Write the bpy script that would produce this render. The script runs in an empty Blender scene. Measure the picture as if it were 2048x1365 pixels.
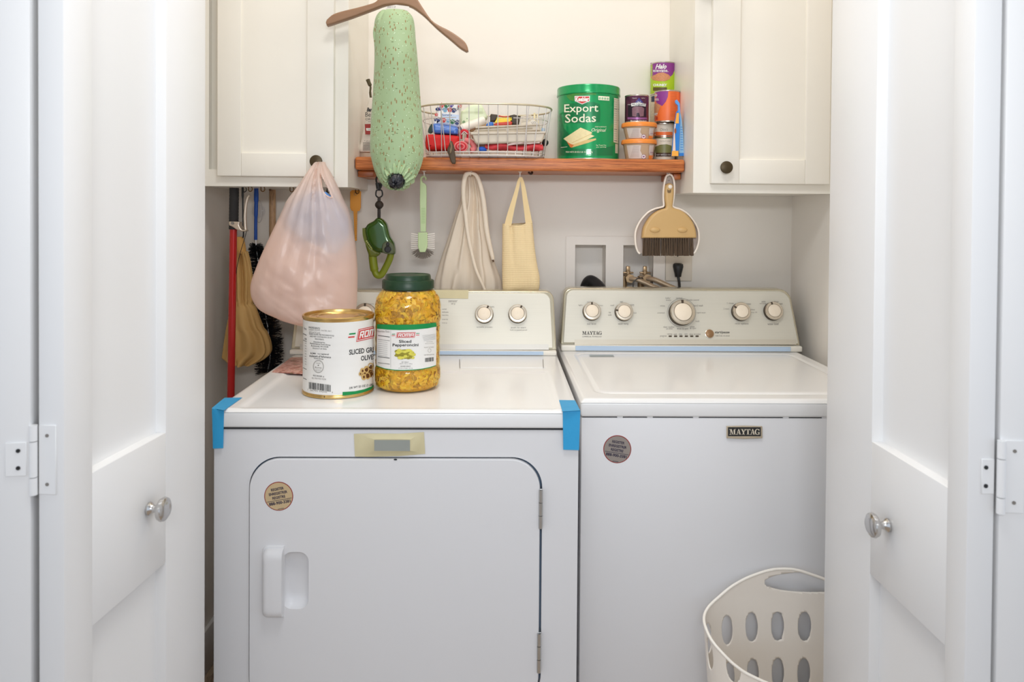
import bpy, bmesh, math, random
from math import sin, cos, pi, radians, atan2, sqrt
from mathutils import Vector, Matrix, noise
from mathutils.geometry import tessellate_polygon

random.seed(7)
SC = bpy.context.scene
COL = SC.collection

# ------------------------------------------------------------------ camera
F_PX, CX, CY = 1480.0, 1024.0, 447.0          # focal length and principal point, 2048 x 1365 frame
EYE = Vector((0.0, 0.0, 1.314))
YAW, PITCH, ROLL = 0.0162, 0.0150, 0.0075
_f0 = Vector((sin(YAW), cos(YAW), 0)); _r0 = Vector((cos(YAW), -sin(YAW), 0)); _u0 = Vector((0, 0, 1))
FWD = _f0 * cos(PITCH) - _u0 * sin(PITCH)
_up = _u0 * cos(PITCH) + _f0 * sin(PITCH)
RGT = _r0 * cos(ROLL) + _up * sin(ROLL)
UPV = _up * cos(ROLL) - _r0 * sin(ROLL)
cam_d = bpy.data.cameras.new('camera')
cam = bpy.data.objects.new('camera', cam_d); COL.objects.link(cam)
_m = Matrix((RGT, UPV, -FWD)).transposed().to_4x4(); _m.translation = EYE
cam.matrix_world = _m
cam_d.sensor_fit = 'HORIZONTAL'; cam_d.sensor_width = 36.0
cam_d.lens = F_PX / 2048.0 * 36.0
cam_d.shift_x = (1024.0 - CX) / 2048.0
cam_d.shift_y = (CY - 682.5) / 2048.0
cam_d.clip_start = 0.02
cam_d.dof.use_dof = True; cam_d.dof.focus_distance = 1.95; cam_d.dof.aperture_fstop = 6.5
SC.camera = cam

# ------------------------------------------------------------------ world, lights, exposure
SC.view_settings.view_transform = 'Standard'; SC.view_settings.look = 'None'
SC.view_settings.gamma = 1.0; SC.view_settings.use_curve_mapping = False
SC.view_settings.exposure = 0.12
SC.cycles.max_bounces = 10; SC.cycles.diffuse_bounces = 6; SC.cycles.glossy_bounces = 4
SC.cycles.transparent_max_bounces = 12; SC.cycles.caustics_reflective = False; SC.cycles.caustics_refractive = False
SC.cycles.sample_clamp_indirect = 6.0
W_ = bpy.data.worlds.new('world'); SC.world = W_; W_.use_nodes = True
_bg = W_.node_tree.nodes['Background']
_bg.inputs['Color'].default_value = (0.79, 0.875, 1.0, 1); _bg.inputs['Strength'].default_value = 0.92

def area_light(name, loc, target, size, power, color, shape='DISK'):
    d = bpy.data.lights.new(name, 'AREA'); d.shape = shape; d.size = size; d.energy = power; d.color = color
    o = bpy.data.objects.new(name, d); COL.objects.link(o); o.location = loc
    o.rotation_euler = (Vector(target) - Vector(loc)).to_track_quat('-Z', 'Y').to_euler()
    return o
_f = area_light('flash_softbox', (0.06, -0.35, 1.67), (0.06, 2.3, 1.40), 0.75, 3.5, (0.95, 0.975, 1.0), 'RECTANGLE')
_f.data.size_y = 0.10; _f.data.spread = radians(95)
_l = area_light('closet_ceiling_lamp', (0.05, 1.70, 2.585), (0.05, 1.70, 0.0), 1.1, 6.1, (1.0, 0.91, 0.80), 'RECTANGLE')
_l.data.size_y = 0.16
area_light('hall_fill_light', (0.0, 0.72, 2.585), (0.0, 0.72, 0.0), 0.5, 9.6, (0.98, 0.995, 1.0))  # added overhead fill without a known fixture, brightens the door leaves

# ------------------------------------------------------------------ pixel <-> world helpers
def ray(px, py):
    return FWD + RGT * ((px - CX) / F_PX) - UPV * ((py - CY) / F_PX)
def W(px, py, Y):
    d = ray(px, py); return EYE + d * (Y / d.y)
def WZ(px, py, z):
    d = ray(px, py); return EYE + d * ((z - EYE.z) / d.z)
def plane(p0, n, eps=0.0004):
    p0 = Vector(p0); n = Vector(n).normalized()
    def f(px, py, e=eps):
        d = ray(px, py); t = (p0 - EYE).dot(n) / d.dot(n)
        return EYE + d * t + n * e
    return f
def cylsurf(cx, cy, R, eps=0.0006):
    def f(px, py, e=eps):
        d = ray(px, py); r = R + e
        ox, oy = EYE.x - cx, EYE.y - cy
        a = d.x**2 + d.y**2; b = 2*(ox*d.x + oy*d.y); c = ox*ox + oy*oy - r*r
        D = b*b - 4*a*c
        t = (-b - sqrt(D))/(2*a) if D > 0 else -b/(2*a)
        p = EYE + d*t
        if D <= 0:
            v = Vector((p.x-cx, p.y-cy)); v = v.normalized()*r; p.x = cx+v.x; p.y = cy+v.y
        return p
    return f

def lin(c):
    c /= 255.0
    return c/12.92 if c <= 0.04045 else ((c+0.055)/1.055)**2.4
def C(r, g, b): return (lin(r), lin(g), lin(b), 1.0)

# ------------------------------------------------------------------ materials (all node based)
def _mix(nt, a, b, fac):
    n = nt.nodes.new('ShaderNodeMix'); n.data_type = 'RGBA'
    nt.links.new(fac, n.inputs['Factor'])
    for k, v in (('A', a), ('B', b)):
        s = [i for i in n.inputs if i.name == k and i.type == 'RGBA'][0]
        if isinstance(v, tuple): s.default_value = v
        else: nt.links.new(v, s)
    return [o for o in n.outputs if o.type == 'RGBA'][0]
def _ramp(nt, fac, stops, interp='LINEAR'):
    n = nt.nodes.new('ShaderNodeValToRGB'); n.color_ramp.interpolation = interp
    e = n.color_ramp.elements
    while len(e) < len(stops): e.new(0.5)
    for el, (p, c) in zip(e, stops): el.position = p; el.color = c
    nt.links.new(fac, n.inputs['Fac']); return n.outputs['Color']
def _coord(nt, scale=(1, 1, 1), rot=(0, 0, 0)):
    tc = nt.nodes.new('ShaderNodeTexCoord'); mp = nt.nodes.new('ShaderNodeMapping')
    mp.inputs['Scale'].default_value = scale; mp.inputs['Rotation'].default_value = rot
    nt.links.new(tc.outputs['Object'], mp.inputs['Vector']); return mp.outputs['Vector']
def _noise(nt, vec, scale, detail=3.0, rough=0.5):
    n = nt.nodes.new('ShaderNodeTexNoise'); n.inputs['Scale'].default_value = scale
    n.inputs['Detail'].default_value = detail; n.inputs['Roughness'].default_value = rough
    nt.links.new(vec, n.inputs['Vector']); return n.outputs['Fac']
def _vor(nt, vec, scale, rnd=1.0):
    n = nt.nodes.new('ShaderNodeTexVoronoi'); n.inputs['Scale'].default_value = scale
    n.inputs['Randomness'].default_value = rnd
    nt.links.new(vec, n.inputs['Vector']); return n
def _bump(nt, h, strength, dist=0.001):
    n = nt.nodes.new('ShaderNodeBump'); n.inputs['Strength'].default_value = strength
    n.inputs['Distance'].default_value = dist
    nt.links.new(h, n.inputs['Height']); return n.outputs['Normal']
MATS = {}
def mat(name, col, rough=0.5, metal=0.0, var=0.03, nscale=30.0, bump=0.0, bscale=200.0, bdist=0.0006,
        coat=0.0, stretch=(1, 1, 1), spec=0.5, alpha=1.0, trans=0.0, ior=1.45, sss=0.0):
    if name in MATS: return MATS[name]
    m = bpy.data.materials.new(name); m.use_nodes = True; nt = m.node_tree
    b = nt.nodes['Principled BSDF']
    vec = _coord(nt, stretch)
    f = _noise(nt, vec, nscale)
    lo = tuple(max(0.0, c*(1-var)) for c in col[:3]) + (1,); hi = tuple(min(1.0, c*(1+var)) for c in col[:3]) + (1,)
    nt.links.new(_mix(nt, lo, hi, f), b.inputs['Base Color'])
    b.inputs['Roughness'].default_value = rough; b.inputs['Metallic'].default_value = metal
    b.inputs['Specular IOR Level'].default_value = spec
    b.inputs['Coat Weight'].default_value = coat; b.inputs['Coat Roughness'].default_value = 0.06
    b.inputs['Alpha'].default_value = alpha; b.inputs['Transmission Weight'].default_value = trans
    b.inputs['IOR'].default_value = ior
    if sss: b.inputs['Subsurface Weight'].default_value = sss; b.inputs['Subsurface Radius'].default_value = (0.012, 0.008, 0.003)
    if bump: nt.links.new(_bump(nt, _noise(nt, vec, bscale), bump, bdist), b.inputs['Normal'])
    MATS[name] = m; return m
def ink_mat(name, col, rough=0.45): return mat(name, col, rough, var=0.02, nscale=60)

def wood_mat(name, c0, c1, c2, stretch=(2.2, 34, 34), rough=0.42, bump=0.25):
    m = bpy.data.materials.new(name); m.use_nodes = True; nt = m.node_tree; b = nt.nodes['Principled BSDF']
    vec = _coord(nt, stretch)
    f = _noise(nt, vec, 3.2, 8.0, 0.62)
    f2 = _noise(nt, _coord(nt, (stretch[0]*3, stretch[1]*4, stretch[2]*4)), 4.0, 4.0, 0.6)
    col = _ramp(nt, f, [(0.30, c0), (0.46, c1), (0.60, c2), (0.78, c1)])
    dark = _ramp(nt, f2, [(0.36, (0.42, 0.36, 0.33, 1)), (0.50, (1, 1, 1, 1))])
    mx = nt.nodes.new('ShaderNodeMix'); mx.data_type = 'RGBA'; mx.blend_type = 'MULTIPLY'; mx.inputs['Factor'].default_value = 0.8
    s = [i for i in mx.inputs if i.type == 'RGBA']; nt.links.new(col, s[0]); nt.links.new(dark, s[1])
    nt.links.new([o for o in mx.outputs if o.type == 'RGBA'][0], b.inputs['Base Color'])
    b.inputs['Roughness'].default_value = rough
    nt.links.new(_bump(nt, f2, bump, 0.0006), b.inputs['Normal'])
    MATS[name] = m; return m

def thin_film(name, tint, transp=0.85, rough=0.05):      # clear plastic wall
    m = bpy.data.materials.new(name); m.use_nodes = True; nt = m.node_tree
    out = nt.nodes['Material Output']; nt.nodes.remove(nt.nodes['Principled BSDF'])
    tr = nt.nodes.new('ShaderNodeBsdfTransparent'); tr.inputs['Color'].default_value = tint
    gl = nt.nodes.new('ShaderNodeBsdfGlossy'); gl.inputs['Roughness'].default_value = rough
    lw = nt.nodes.new('ShaderNodeLayerWeight'); lw.inputs['Blend'].default_value = 0.12
    fr = nt.nodes.new('ShaderNodeMath'); fr.operation = 'MULTIPLY_ADD'; fr.inputs[1].default_value = 0.35; fr.inputs[2].default_value = 0.035
    nt.links.new(lw.outputs['Facing'], fr.inputs[0])
    nz = _noise(nt, _coord(nt), 40.0)
    nt.links.new(_bump(nt, nz, 0.25, 0.004), gl.inputs['Normal'])
    mx = nt.nodes.new('ShaderNodeMixShader')
    nt.links.new(fr.outputs[0], mx.inputs['Fac']); nt.links.new(tr.outputs[0], mx.inputs[1]); nt.links.new(gl.outputs[0], mx.inputs[2])
    nt.links.new(mx.outputs[0], out.inputs['Surface']); MATS[name] = m; return m

def film_bag(name, col, transl=0.45, transp=0.12, rough=0.3, bump=0.15, bscale=35.0):   # thin translucent bag
    m = bpy.data.materials.new(name); m.use_nodes = True; nt = m.node_tree
    out = nt.nodes['Material Output']; b = nt.nodes['Principled BSDF']
    f = _noise(nt, _coord(nt), 9.0)
    lo = tuple(c*0.96 for c in col[:3])+(1,)
    cc = _mix(nt, lo, col, f); nt.links.new(cc, b.inputs['Base Color']); b.inputs['Roughness'].default_value = rough
    nrm = _bump(nt, _noise(nt, _coord(nt, (1, 1, 0.35)), bscale, 4.0), bump, 0.004); nt.links.new(nrm, b.inputs['Normal'])
    tl = nt.nodes.new('ShaderNodeBsdfTranslucent'); nt.links.new(cc, tl.inputs['Color'])
    tp = nt.nodes.new('ShaderNodeBsdfTransparent'); tp.inputs['Color'].default_value = col
    m1 = nt.nodes.new('ShaderNodeMixShader'); m1.inputs['Fac'].default_value = transl
    m2 = nt.nodes.new('ShaderNodeMixShader'); m2.inputs['Fac'].default_value = transp
    nt.links.new(b.outputs[0], m1.inputs[1]); nt.links.new(tl.outputs[0], m1.inputs[2])
    nt.links.new(m1.outputs[0], m2.inputs[1]); nt.links.new(tp.outputs[0], m2.inputs[2])
    nt.links.new(m2.outputs[0], out.inputs['Surface']); MATS[name] = m; return m

# ------------------------------------------------------------------ mesh building
def rrect(x0, y0, x1, y1, r, n=8):
    r = min(r, abs(x1-x0)/2-1e-6, abs(y1-y0)/2-1e-6); out = []
    for cx, cy, a0 in ((x1-r, y1-r, 0), (x0+r, y1-r, pi/2), (x0+r, y0+r, pi), (x1-r, y0+r, 1.5*pi)):
        for k in range(n+1):
            a = a0 + pi/2*k/n; out.append((cx+r*cos(a), cy+r*sin(a)))
    return out
def ell(cx, cy, a, b, n=32, a0=0.0, a1=2*pi):
    closed = abs(a1-a0-2*pi) < 1e-6
    return [(cx+a*cos(a0+(a1-a0)*k/(n if closed else n-1)), cy+b*sin(a0+(a1-a0)*k/(n if closed else n-1))) for k in range(n)]
def area2(p): return sum(p[i-1][0]*p[i][1]-p[i][0]*p[i-1][1] for i in range(len(p)))/2
def spl(pts, n=8, closed=False):
    P = [Vector(p) for p in pts]; N = len(P); out = []
    segs = N if closed else N-1
    for i in range(segs):
        if closed: a, b, c, d = P[(i-1) % N], P[i], P[(i+1) % N], P[(i+2) % N]
        else: a, b, c, d = P[max(i-1, 0)], P[i], P[i+1], P[min(i+2, N-1)]
        for k in range(n):
            t = k/n
            out.append(0.5*((2*b)+(-a+c)*t+(2*a-5*b+4*c-d)*t*t+(-a+3*b-3*c+d)*t**3))
    if not closed: out.append(P[-1].copy())
    return out
def spl2(pts, n=6, closed=True): return [(v.x, v.y) for v in spl([(x, y, 0) for x, y in pts], n, closed)]
def interp(tab, t):
    if t <= tab[0][0]: return tab[0][1:]
    for a, b in zip(tab, tab[1:]):
        if t <= b[0]:
            k = (t-a[0])/(b[0]-a[0]); return tuple(x+(y-x)*k for x, y in zip(a[1:], b[1:]))
    return tab[-1][1:]

class MB:
    def __init__(s, m=None): s.v = []; s.f = []; s.m = []; s.cur = m
    def add(s, verts, faces, m=None):
        o = len(s.v); s.v += [Vector(v) for v in verts]
        mm = m or s.cur
        for f in faces: s.f.append(tuple(i+o for i in f)); s.m.append(mm)
        return s
    def bm(s, bm, m=None, M=None):
        bm.verts.index_update()
        s.add([(M @ v.co if M else v.co.copy()) for v in bm.verts], [[v.index for v in f.verts] for f in bm.faces], m); bm.free(); return s
    def box(s, x0, x1, y0, y1, z0, z1, r=0.0, seg=2, m=None, M=None):
        b = bmesh.new(); bmesh.ops.create_cube(b, size=1)
        for v in b.verts:
            v.co = Vector(((x0+x1)/2+v.co.x*(x1-x0), (y0+y1)/2+v.co.y*(y1-y0), (z0+z1)/2+v.co.z*(z1-z0)))
        if r: bmesh.ops.bevel(b, geom=b.edges[:], offset=min(r, 0.49*min(abs(x1-x0), abs(y1-y0), abs(z1-z0))), segments=seg, profile=0.5, affect='EDGES')
        return s.bm(b, m, M)
    def loft(s, rings, m=None, caps=(True, True), closed=True):
        n = len(rings[0]); o = len(s.v); vs = [p for r in rings for p in r]; fs = []
        for i in range(len(rings)-1):
            for j in range(n if closed else n-1):
                k = (j+1) % n; fs.append((i*n+j, i*n+k, (i+1)*n+k, (i+1)*n+j))
        if closed and caps[0]: fs.append(tuple(range(n-1, -1, -1)))
        if closed and caps[1]: fs.append(tuple((len(rings)-1)*n+j for j in range(n)))
        return s.add(vs, fs, m)
    def tube(s, pts, r, n=8, m=None, closed=False, caps=True):
        P = [Vector(p) for p in pts]; N = len(P)
        R = r if isinstance(r, (list, tuple)) else [r]*N
        T = []
        for i in range(N):
            a = P[(i-1) % N] if (closed or i > 0) else P[i]; b = P[(i+1) % N] if (closed or i < N-1) else P[i]
            T.append((b-a).normalized() if (b-a).length > 1e-9 else Vector((0, 0, 1)))
        u = T[0].orthogonal().normalized(); rings = []
        for i in range(N):
            u = (u - T[i]*u.dot(T[i]));
            u = u.normalized() if u.length > 1e-6 else T[i].orthogonal().normalized()
            w = T[i].cross(u)
            rings.append([P[i]+(u*cos(2*pi*k/n)+w*sin(2*pi*k/n))*R[i] for k in range(n)])
        if closed:
            best = min(range(n), key=lambda q: (rings[-1][q]-rings[0][0]).length)
            rings.append([rings[0][(k-best) % n] for k in range(n)])
            return s.loft(rings, m, (False, False))
        return s.loft(rings, m, (caps, caps))
    def cyl(s, p0, p1, r0, r1=None, n=24, m=None, caps=True):
        return s.tube([p0, p1], [r0, r0 if r1 is None else r1], n, m, caps=caps)
    def lathe(s, prof, c, n=48, m=None, axis=None, caps=(True, True)):
        c = Vector(c)
        Q = Vector((0, 0, 1)).rotation_difference(Vector(axis)).to_matrix() if axis is not None else None
        rings = []
        for r, z in prof:
            ring = [Vector((r*cos(2*pi*k/n), r*sin(2*pi*k/n), z)) for k in range(n)]
            rings.append([c+(Q @ p if Q else p) for p in ring])
        return s.loft(rings, m, caps)
    def plate(s, outer, holes, fn, d0, d1=None, m=None):
        loops = [outer]+list(holes)
        loops = [[l, l[::-1]][(area2(l) < 0) != (i > 0)] for i, l in enumerate(loops)]
        tri = tessellate_polygon([[Vector((x, y, 0)) for x, y in l] for l in loops])
        flat = [p for l in loops for p in l]; N = len(flat)
        vs = [fn(x, y, d0) for x, y in flat]; fs = [tuple(t) for t in tri]
        if d1 is not None:
            vs += [fn(x, y, d1) for x, y in flat]; fs += [tuple(i+N for i in reversed(t)) for t in tri]
            o = 0
            for l in loops:
                n = len(l)
                for j in range(n):
                    k = (j+1) % n; fs.append((o+j, o+j+N, o+k+N, o+k))
                o += n
        return s.add(vs, fs, m)
    def slab(s, outline, fn, d0, d1, r=0.003, seg=4, m=None, back=True):
        """outline extruded from depth d1 (back) to d0 (front), front edge rounded by r"""
        if area2(outline) < 0: outline = outline[::-1]
        n = len(outline); nor = []
        for i in range(n):
            a, b, c = outline[i-1], outline[i], outline[(i+1) % n]
            e1 = Vector((b[0]-a[0], b[1]-a[1])); e2 = Vector((c[0]-b[0], c[1]-b[1]))
            e1 = e1.normalized() if e1.length > 1e-9 else e2.normalized(); e2 = e2.normalized() if e2.length > 1e-9 else e1
            nn = Vector((-(e1.y+e2.y), e1.x+e2.x)); nn = nn.normalized() if nn.length > 1e-6 else Vector((-e1.y, e1.x))
            nor.append(nn)
        sg = 1 if d1 > d0 else -1; rings = []
        def off(q): return [(p[0]+k.x*q, p[1]+k.y*q) for p, k in zip(outline, nor)]
        rings.append([fn(x, y, d1) for x, y in outline])
        for i in range(seg+1):
            t = pi/2*i/seg
            rings.append([fn(x, y, d0+sg*r*(1-sin(t))) for x, y in off(r*(1-cos(t)))])
        s.loft(rings, m, (False, False))
        top = off(r); tri = tessellate_polygon([[Vector((x, y, 0)) for x, y in top]])
        s.add([fn(x, y, d0) for x, y in top], [tuple(t) for t in tri], m)
        if back:
            s.add([fn(x, y, d1) for x, y in outline], [tuple(reversed(t)) for t in tessellate_polygon([[Vector((x, y, 0)) for x, y in outline]])], m)
        return s
    def patch(s, polys, surf, maxlen=6.0, m=None, e=None):
        """flat print: pixel polygon(s) laid on a real surface"""
        for poly in polys:
            outer, holes = (poly, []) if not isinstance(poly[0], list) else (poly[0], poly[1:])
            loops = [outer]+holes
            tri = tessellate_polygon([[Vector((x, y, 0)) for x, y in l] for l in loops])
            s.flat([p for l in loops for p in l], tri, surf, maxlen, m, e)
        return s
    def flat(s, pts, faces, surf, maxlen, m, e):
        b = bmesh.new(); vv = [b.verts.new((x, y, 0)) for x, y in pts]
        for f in faces:
            try: b.faces.new([vv[i] for i in f])
            except ValueError: pass
        if maxlen:
            for _ in range(4):
                ed = [q for q in b.edges if q.calc_length() > maxlen]
                if not ed: break
                bmesh.ops.subdivide_edges(b, edges=ed, cuts=1); bmesh.ops.triangulate(b, faces=[f for f in b.faces if len(f.verts) > 3])
        b.verts.index_update()
        vs = [surf(v.co.x, v.co.y) if e is None else surf(v.co.x, v.co.y, e) for v in b.verts]
        s.add(vs, [[v.index for v in f.verts] for f in b.faces], m); b.free()
    def ink(s, text, x0, y0, x1, y1, surf, slope=0.0, bold=0.0, shear=0.0, m=None, maxlen=8.0, e=None, serif=False):
        """lettering fitted to a pixel box, laid on a real surface; slope = drop in px from left to right end"""
        V, Fc = serif_glyphs(text) if serif else glyphs(text, bold, shear)
        if not V: return s
        ax, bx = min(v[0] for v in V), max(v[0] for v in V); ay, by = min(v[1] for v in V), max(v[1] for v in V)
        pts = []
        for x, y in V:
            u = (x-ax)/max(bx-ax, 1e-6); w = (y-ay)/max(by-ay, 1e-6)
            pts.append((x0+u*(x1-x0), y1-w*(y1-y0)+slope*u))
        s.flat(pts, Fc, surf, maxlen, m, e); return s
    def build(s, name, parent=None, label=None, cat=None, group=None, kind=None, base=None, angle=38, recalc=True):
        me = bpy.data.meshes.new(name)
        org = ORG[parent.name] if parent else (Vector(base) if base is not None else s.base())
        me.from_pydata([v-org for v in s.v], [], s.f)
        slots = []
        for x in s.m:
            if x not in slots: slots.append(x)
        for x in slots: me.materials.append(x)
        ix = {x: i for i, x in enumerate(slots)}
        me.polygons.foreach_set('material_index', [ix[x] for x in s.m])
        if recalc:
            b = bmesh.new(); b.from_mesh(me); bmesh.ops.recalc_face_normals(b, faces=b.faces[:]); b.to_mesh(me); b.free()
        me.polygons.foreach_set('use_smooth', [True]*len(me.polygons))
        me.set_sharp_from_angle(angle=radians(angle)); me.update()
        o = bpy.data.objects.new(name, me); COL.objects.link(o)
        if parent: o.parent = parent
        else: o.location = org
        ORG[o.name] = org
        tag(o, label, cat, group, kind); return o
    def base(s):
        xs = [v.x for v in s.v]; ys = [v.y for v in s.v]; zs = [v.z for v in s.v]
        return Vector(((min(xs)+max(xs))/2, (min(ys)+max(ys))/2, min(zs)))
ORG = {}
def tag(o, label=None, cat=None, group=None, kind=None):
    if label: o['label'] = label
    if cat: o['category'] = cat
    if group: o['group'] = group
    if kind: o['kind'] = kind
    return o
def thing(name, loc, label, cat, group=None, kind=None):
    o = bpy.data.objects.new(name, None); COL.objects.link(o); o.location = loc; o.empty_display_size = 0.05
    ORG[o.name] = Vector(loc); return tag(o, label, cat, group, kind)
def copy_thing(root, loc, label):                       # a copy of a thing with copies of its parts and sub-parts
    r = root.copy(); COL.objects.link(r); r.location = loc; r['label'] = label; ORG[r.name] = Vector(loc)
    def kids(src, dst):
        for ch in list(src.children):
            c = ch.copy(); COL.objects.link(c); c.parent = dst; kids(ch, c)
    kids(root, r); return r

_G = {}
def glyphs(text, bold=0.0, shear=0.0):
    key = (text, bold, shear)
    if key not in _G:
        c = bpy.data.curves.new('lettering', 'FONT'); c.body = text; c.size = 1.0; c.offset = bold; c.shear = shear
        c.resolution_u = 2; c.align_x = 'CENTER'
        o = bpy.data.objects.new('lettering', c)
        me = bpy.data.meshes.new_from_object(o)
        _G[key] = ([(v.co.x, v.co.y) for v in me.vertices], [tuple(p.vertices) for p in me.polygons])
        bpy.data.objects.remove(o); bpy.data.curves.remove(c); bpy.data.meshes.remove(me)
    return _G[key]
# heavy slab-serif capitals, drawn as polygons on a unit-high box
def _arc(cx, cy, a, b, ta, tb, t0, t1, n=18):
    o = [(cx+a*cos(t0+(t1-t0)*k/n), cy+b*sin(t0+(t1-t0)*k/n)) for k in range(n+1)]
    i = [(cx+(a-ta)*cos(t0+(t1-t0)*k/n), cy+(b-tb)*sin(t0+(t1-t0)*k/n)) for k in range(n+1)]
    return o + i[::-1]
SERIF = {
 'M': (1.30, [[(.16,0),(.26,0),(.26,1),(.16,1)], [(.90,0),(1.16,0),(1.16,1),(.90,1)], [(.16,1),(.44,1),(.74,.16),(.60,.0)], [(.60,.0),(.70,.16),(.90,1),(1.0,1)],
              [(.0,0),(.42,0),(.42,.09),(.0,.09)], [(.0,.91),(.3,.91),(.3,1),(0,1)], [(.76,0),(1.30,0),(1.30,.09),(.76,.09)], [(1.0,.91),(1.30,.91),(1.30,1),(1.0,1)]]),
 'A': (1.08, [[(.14,0),(.25,0),(.56,1),(.48,1)], [(.46,1),(.64,1),(.98,0),(.70,0)], [(.28,.28),(.76,.28),(.76,.37),(.28,.37)],
              [(0,0),(.38,0),(.38,.09),(0,.09)], [(.58,0),(1.08,0),(1.08,.09),(.58,.09)]]),
 'Y': (1.06, [[(.10,1),(.38,1),(.66,.42),(.42,.42)], [(.84,1),(.95,1),(.66,.42),(.54,.42)], [(.41,0),(.67,0),(.67,.45),(.41,.45)],
              [(0,.91),(.50,.91),(.50,1),(0,1)], [(.70,.91),(1.06,.91),(1.06,1),(.70,1)], [(.28,0),(.80,0),(.80,.09),(.28,.09)]]),
 'T': (0.98, [[(.36,0),(.62,0),(.62,1),(.36,1)], [(0,.90),(.98,.90),(.98,1),(0,1)], [(0,.70),(.07,.70),(.16,.92),(0,.92)], [(.91,.70),(.98,.70),(.98,.92),(.82,.92)], [(.22,0),(.76,0),(.76,.09),(.22,.09)]]),
 'G': (1.02, [_arc(.52,.5,.52,.52,.25,.09, radians(38), radians(318)), [(.72,.02),(.98,.02),(.98,.46),(.72,.46)], [(.58,.38),(1.04,.38),(1.04,.47),(.58,.47)], [(.86,.66),(.94,.66),(.94,1.0),(.86,.94)]]),
}
def serif_glyphs(text):
    V, Fc, x = [], [], 0.0
    for ch in text:
        w, polys = SERIF[ch]
        for p in polys:
            o = len(V); V += [(a+x, b) for a, b in p]
            Fc += [tuple(i+o for i in t) for t in tessellate_polygon([[Vector((a, b, 0)) for a, b in p]])]
        x += w - (0.10 if ch in 'AYT' else -0.03)
    return V, Fc
def oXZ(pts_px, Y):                                    # pixel outline -> (x, z) outline on the plane Y
    return [(p.x, p.z) for p in (W(a, b, Y) for a, b in pts_px)]
def fXZ(x, z, d): return Vector((x, d, z))
def ray_at(Y): return plane((0, Y, 0), (0, -1, 0))
# ------------------------------------------------------------------ shared materials
M_WALL = mat('wall_paint', (0.845, 0.805, 0.745, 1), 0.62, var=0.012, nscale=6, bump=0.12, bscale=260)
M_CEIL = mat('ceiling_paint', (0.82, 0.81, 0.79, 1), 0.7, var=0.01)
M_TRIM = mat('door_paint', (0.83, 0.83, 0.83, 1), 0.34, var=0.01, nscale=5, bump=0.05, bscale=90)
M_CAB = mat('cabinet_paint', (0.86, 0.83, 0.76, 1), 0.36, var=0.012, nscale=6, bump=0.06, bscale=120)
M_FLOOR = wood_mat('floor_oak', C(170, 150, 128), C(188, 168, 146), C(202, 184, 162), (8, 1.2, 8))
M_CHROME = mat('brushed_nickel', (0.62, 0.61, 0.60, 1), 0.17, 1.0, var=0.03, nscale=80)
M_STEEL = mat('steel', (0.55, 0.55, 0.54, 1), 0.28, 1.0, var=0.05, nscale=90)
M_BRONZE = mat('bronze_knob', C(78, 66, 46), 0.42, 0.55, var=0.06, nscale=60)
M_DARK = mat('dark_gap', (0.012, 0.013, 0.015, 1), 0.7)
M_BLACK = mat('black_plastic', (0.016, 0.016, 0.017, 1), 0.42, var=0.1)
M_WHITEP = mat('white_plastic', (0.80, 0.79, 0.77, 1), 0.38, var=0.01)
M_BLACKINK = ink_mat('black_ink', (0.02, 0.02, 0.02, 1))
M_GREYINK = ink_mat('grey_ink', (0.22, 0.20, 0.18, 1))
M_WHITEINK = ink_mat('white_ink', (0.86, 0.86, 0.83, 1))

YB = 2.30                                            # back wall plane
XL, XR = -0.833, 0.912                               # closet side walls
# ------------------------------------------------------------------ the room
def room():
    b = MB(M_FLOOR); b.box(-2.2, 2.2, -4.6, 2.42, -0.06, 0.0); b.build('floor', kind='structure')
    b = MB(M_CEIL); b.box(-2.2, 2.2, -4.6, 2.42, 2.60, 2.68); b.build('ceiling', kind='structure')
    a0, a1 = W(1147, 540, YB), W(1309, 488, YB)
    b = MB(M_WALL)
    b.plate([(XL-0.1, 0), (XR+0.1, 0), (XR+0.1, 2.60), (XL-0.1, 2.60)],
            [[(a0.x, 1.02), (a1.x, 1.02), (a1.x, a1.z), (a0.x, a1.z)]], fXZ, YB, YB+0.11); b.build('wall_back', kind='structure')
    b = MB(M_WALL); b.box(XL-0.1, XL, 1.44, YB, 0, 2.60); b.build('wall_left', kind='structure')
    b = MB(M_WALL); b.box(XR, XR+0.1, 1.44, YB, 0, 2.60); b.build('wall_right', kind='structure')
    b = MB(M_WALL)
    b.plate([(-2.2, 0), (-0.78, 0), (-0.78, 2.47), (0.80, 2.47), (0.80, 0), (2.2, 0), (2.2, 2.60), (-2.2, 2.60)], [], fXZ, 1.34, 1.44)
    b.build('wall_front', kind='structure')
    for i, (x0, x1) in enumerate(((-0.78, -0.755), (0.775, 0.80))):
        b = MB(M_TRIM); b.box(x0, x1, 1.33, 1.45, 0, 2.47, 0.002); b.build('trim_%d' % (i+1), kind='structure')
    b = MB(M_TRIM); b.box(-0.755, 0.775, 1.33, 1.45, 2.445, 2.47, 0.002); b.build('trim_3', kind='structure')
    b = MB(M_TRIM); b.box(XL, XL+0.013, 1.46, YB, 0, 0.125, 0.004); b.build('baseboard_left', kind='structure')
    b = MB(M_TRIM); b.box(XR-0.013, XR, 1.46, YB, 0, 0.125, 0.004); b.build('baseboard_right', kind='structure')
    b = MB(M_TRIM); b.box(XL+0.013, XR-0.013, YB-0.013, YB, 0, 0.125, 0.004); b.build('baseboard_back', kind='structure')
room()

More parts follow.
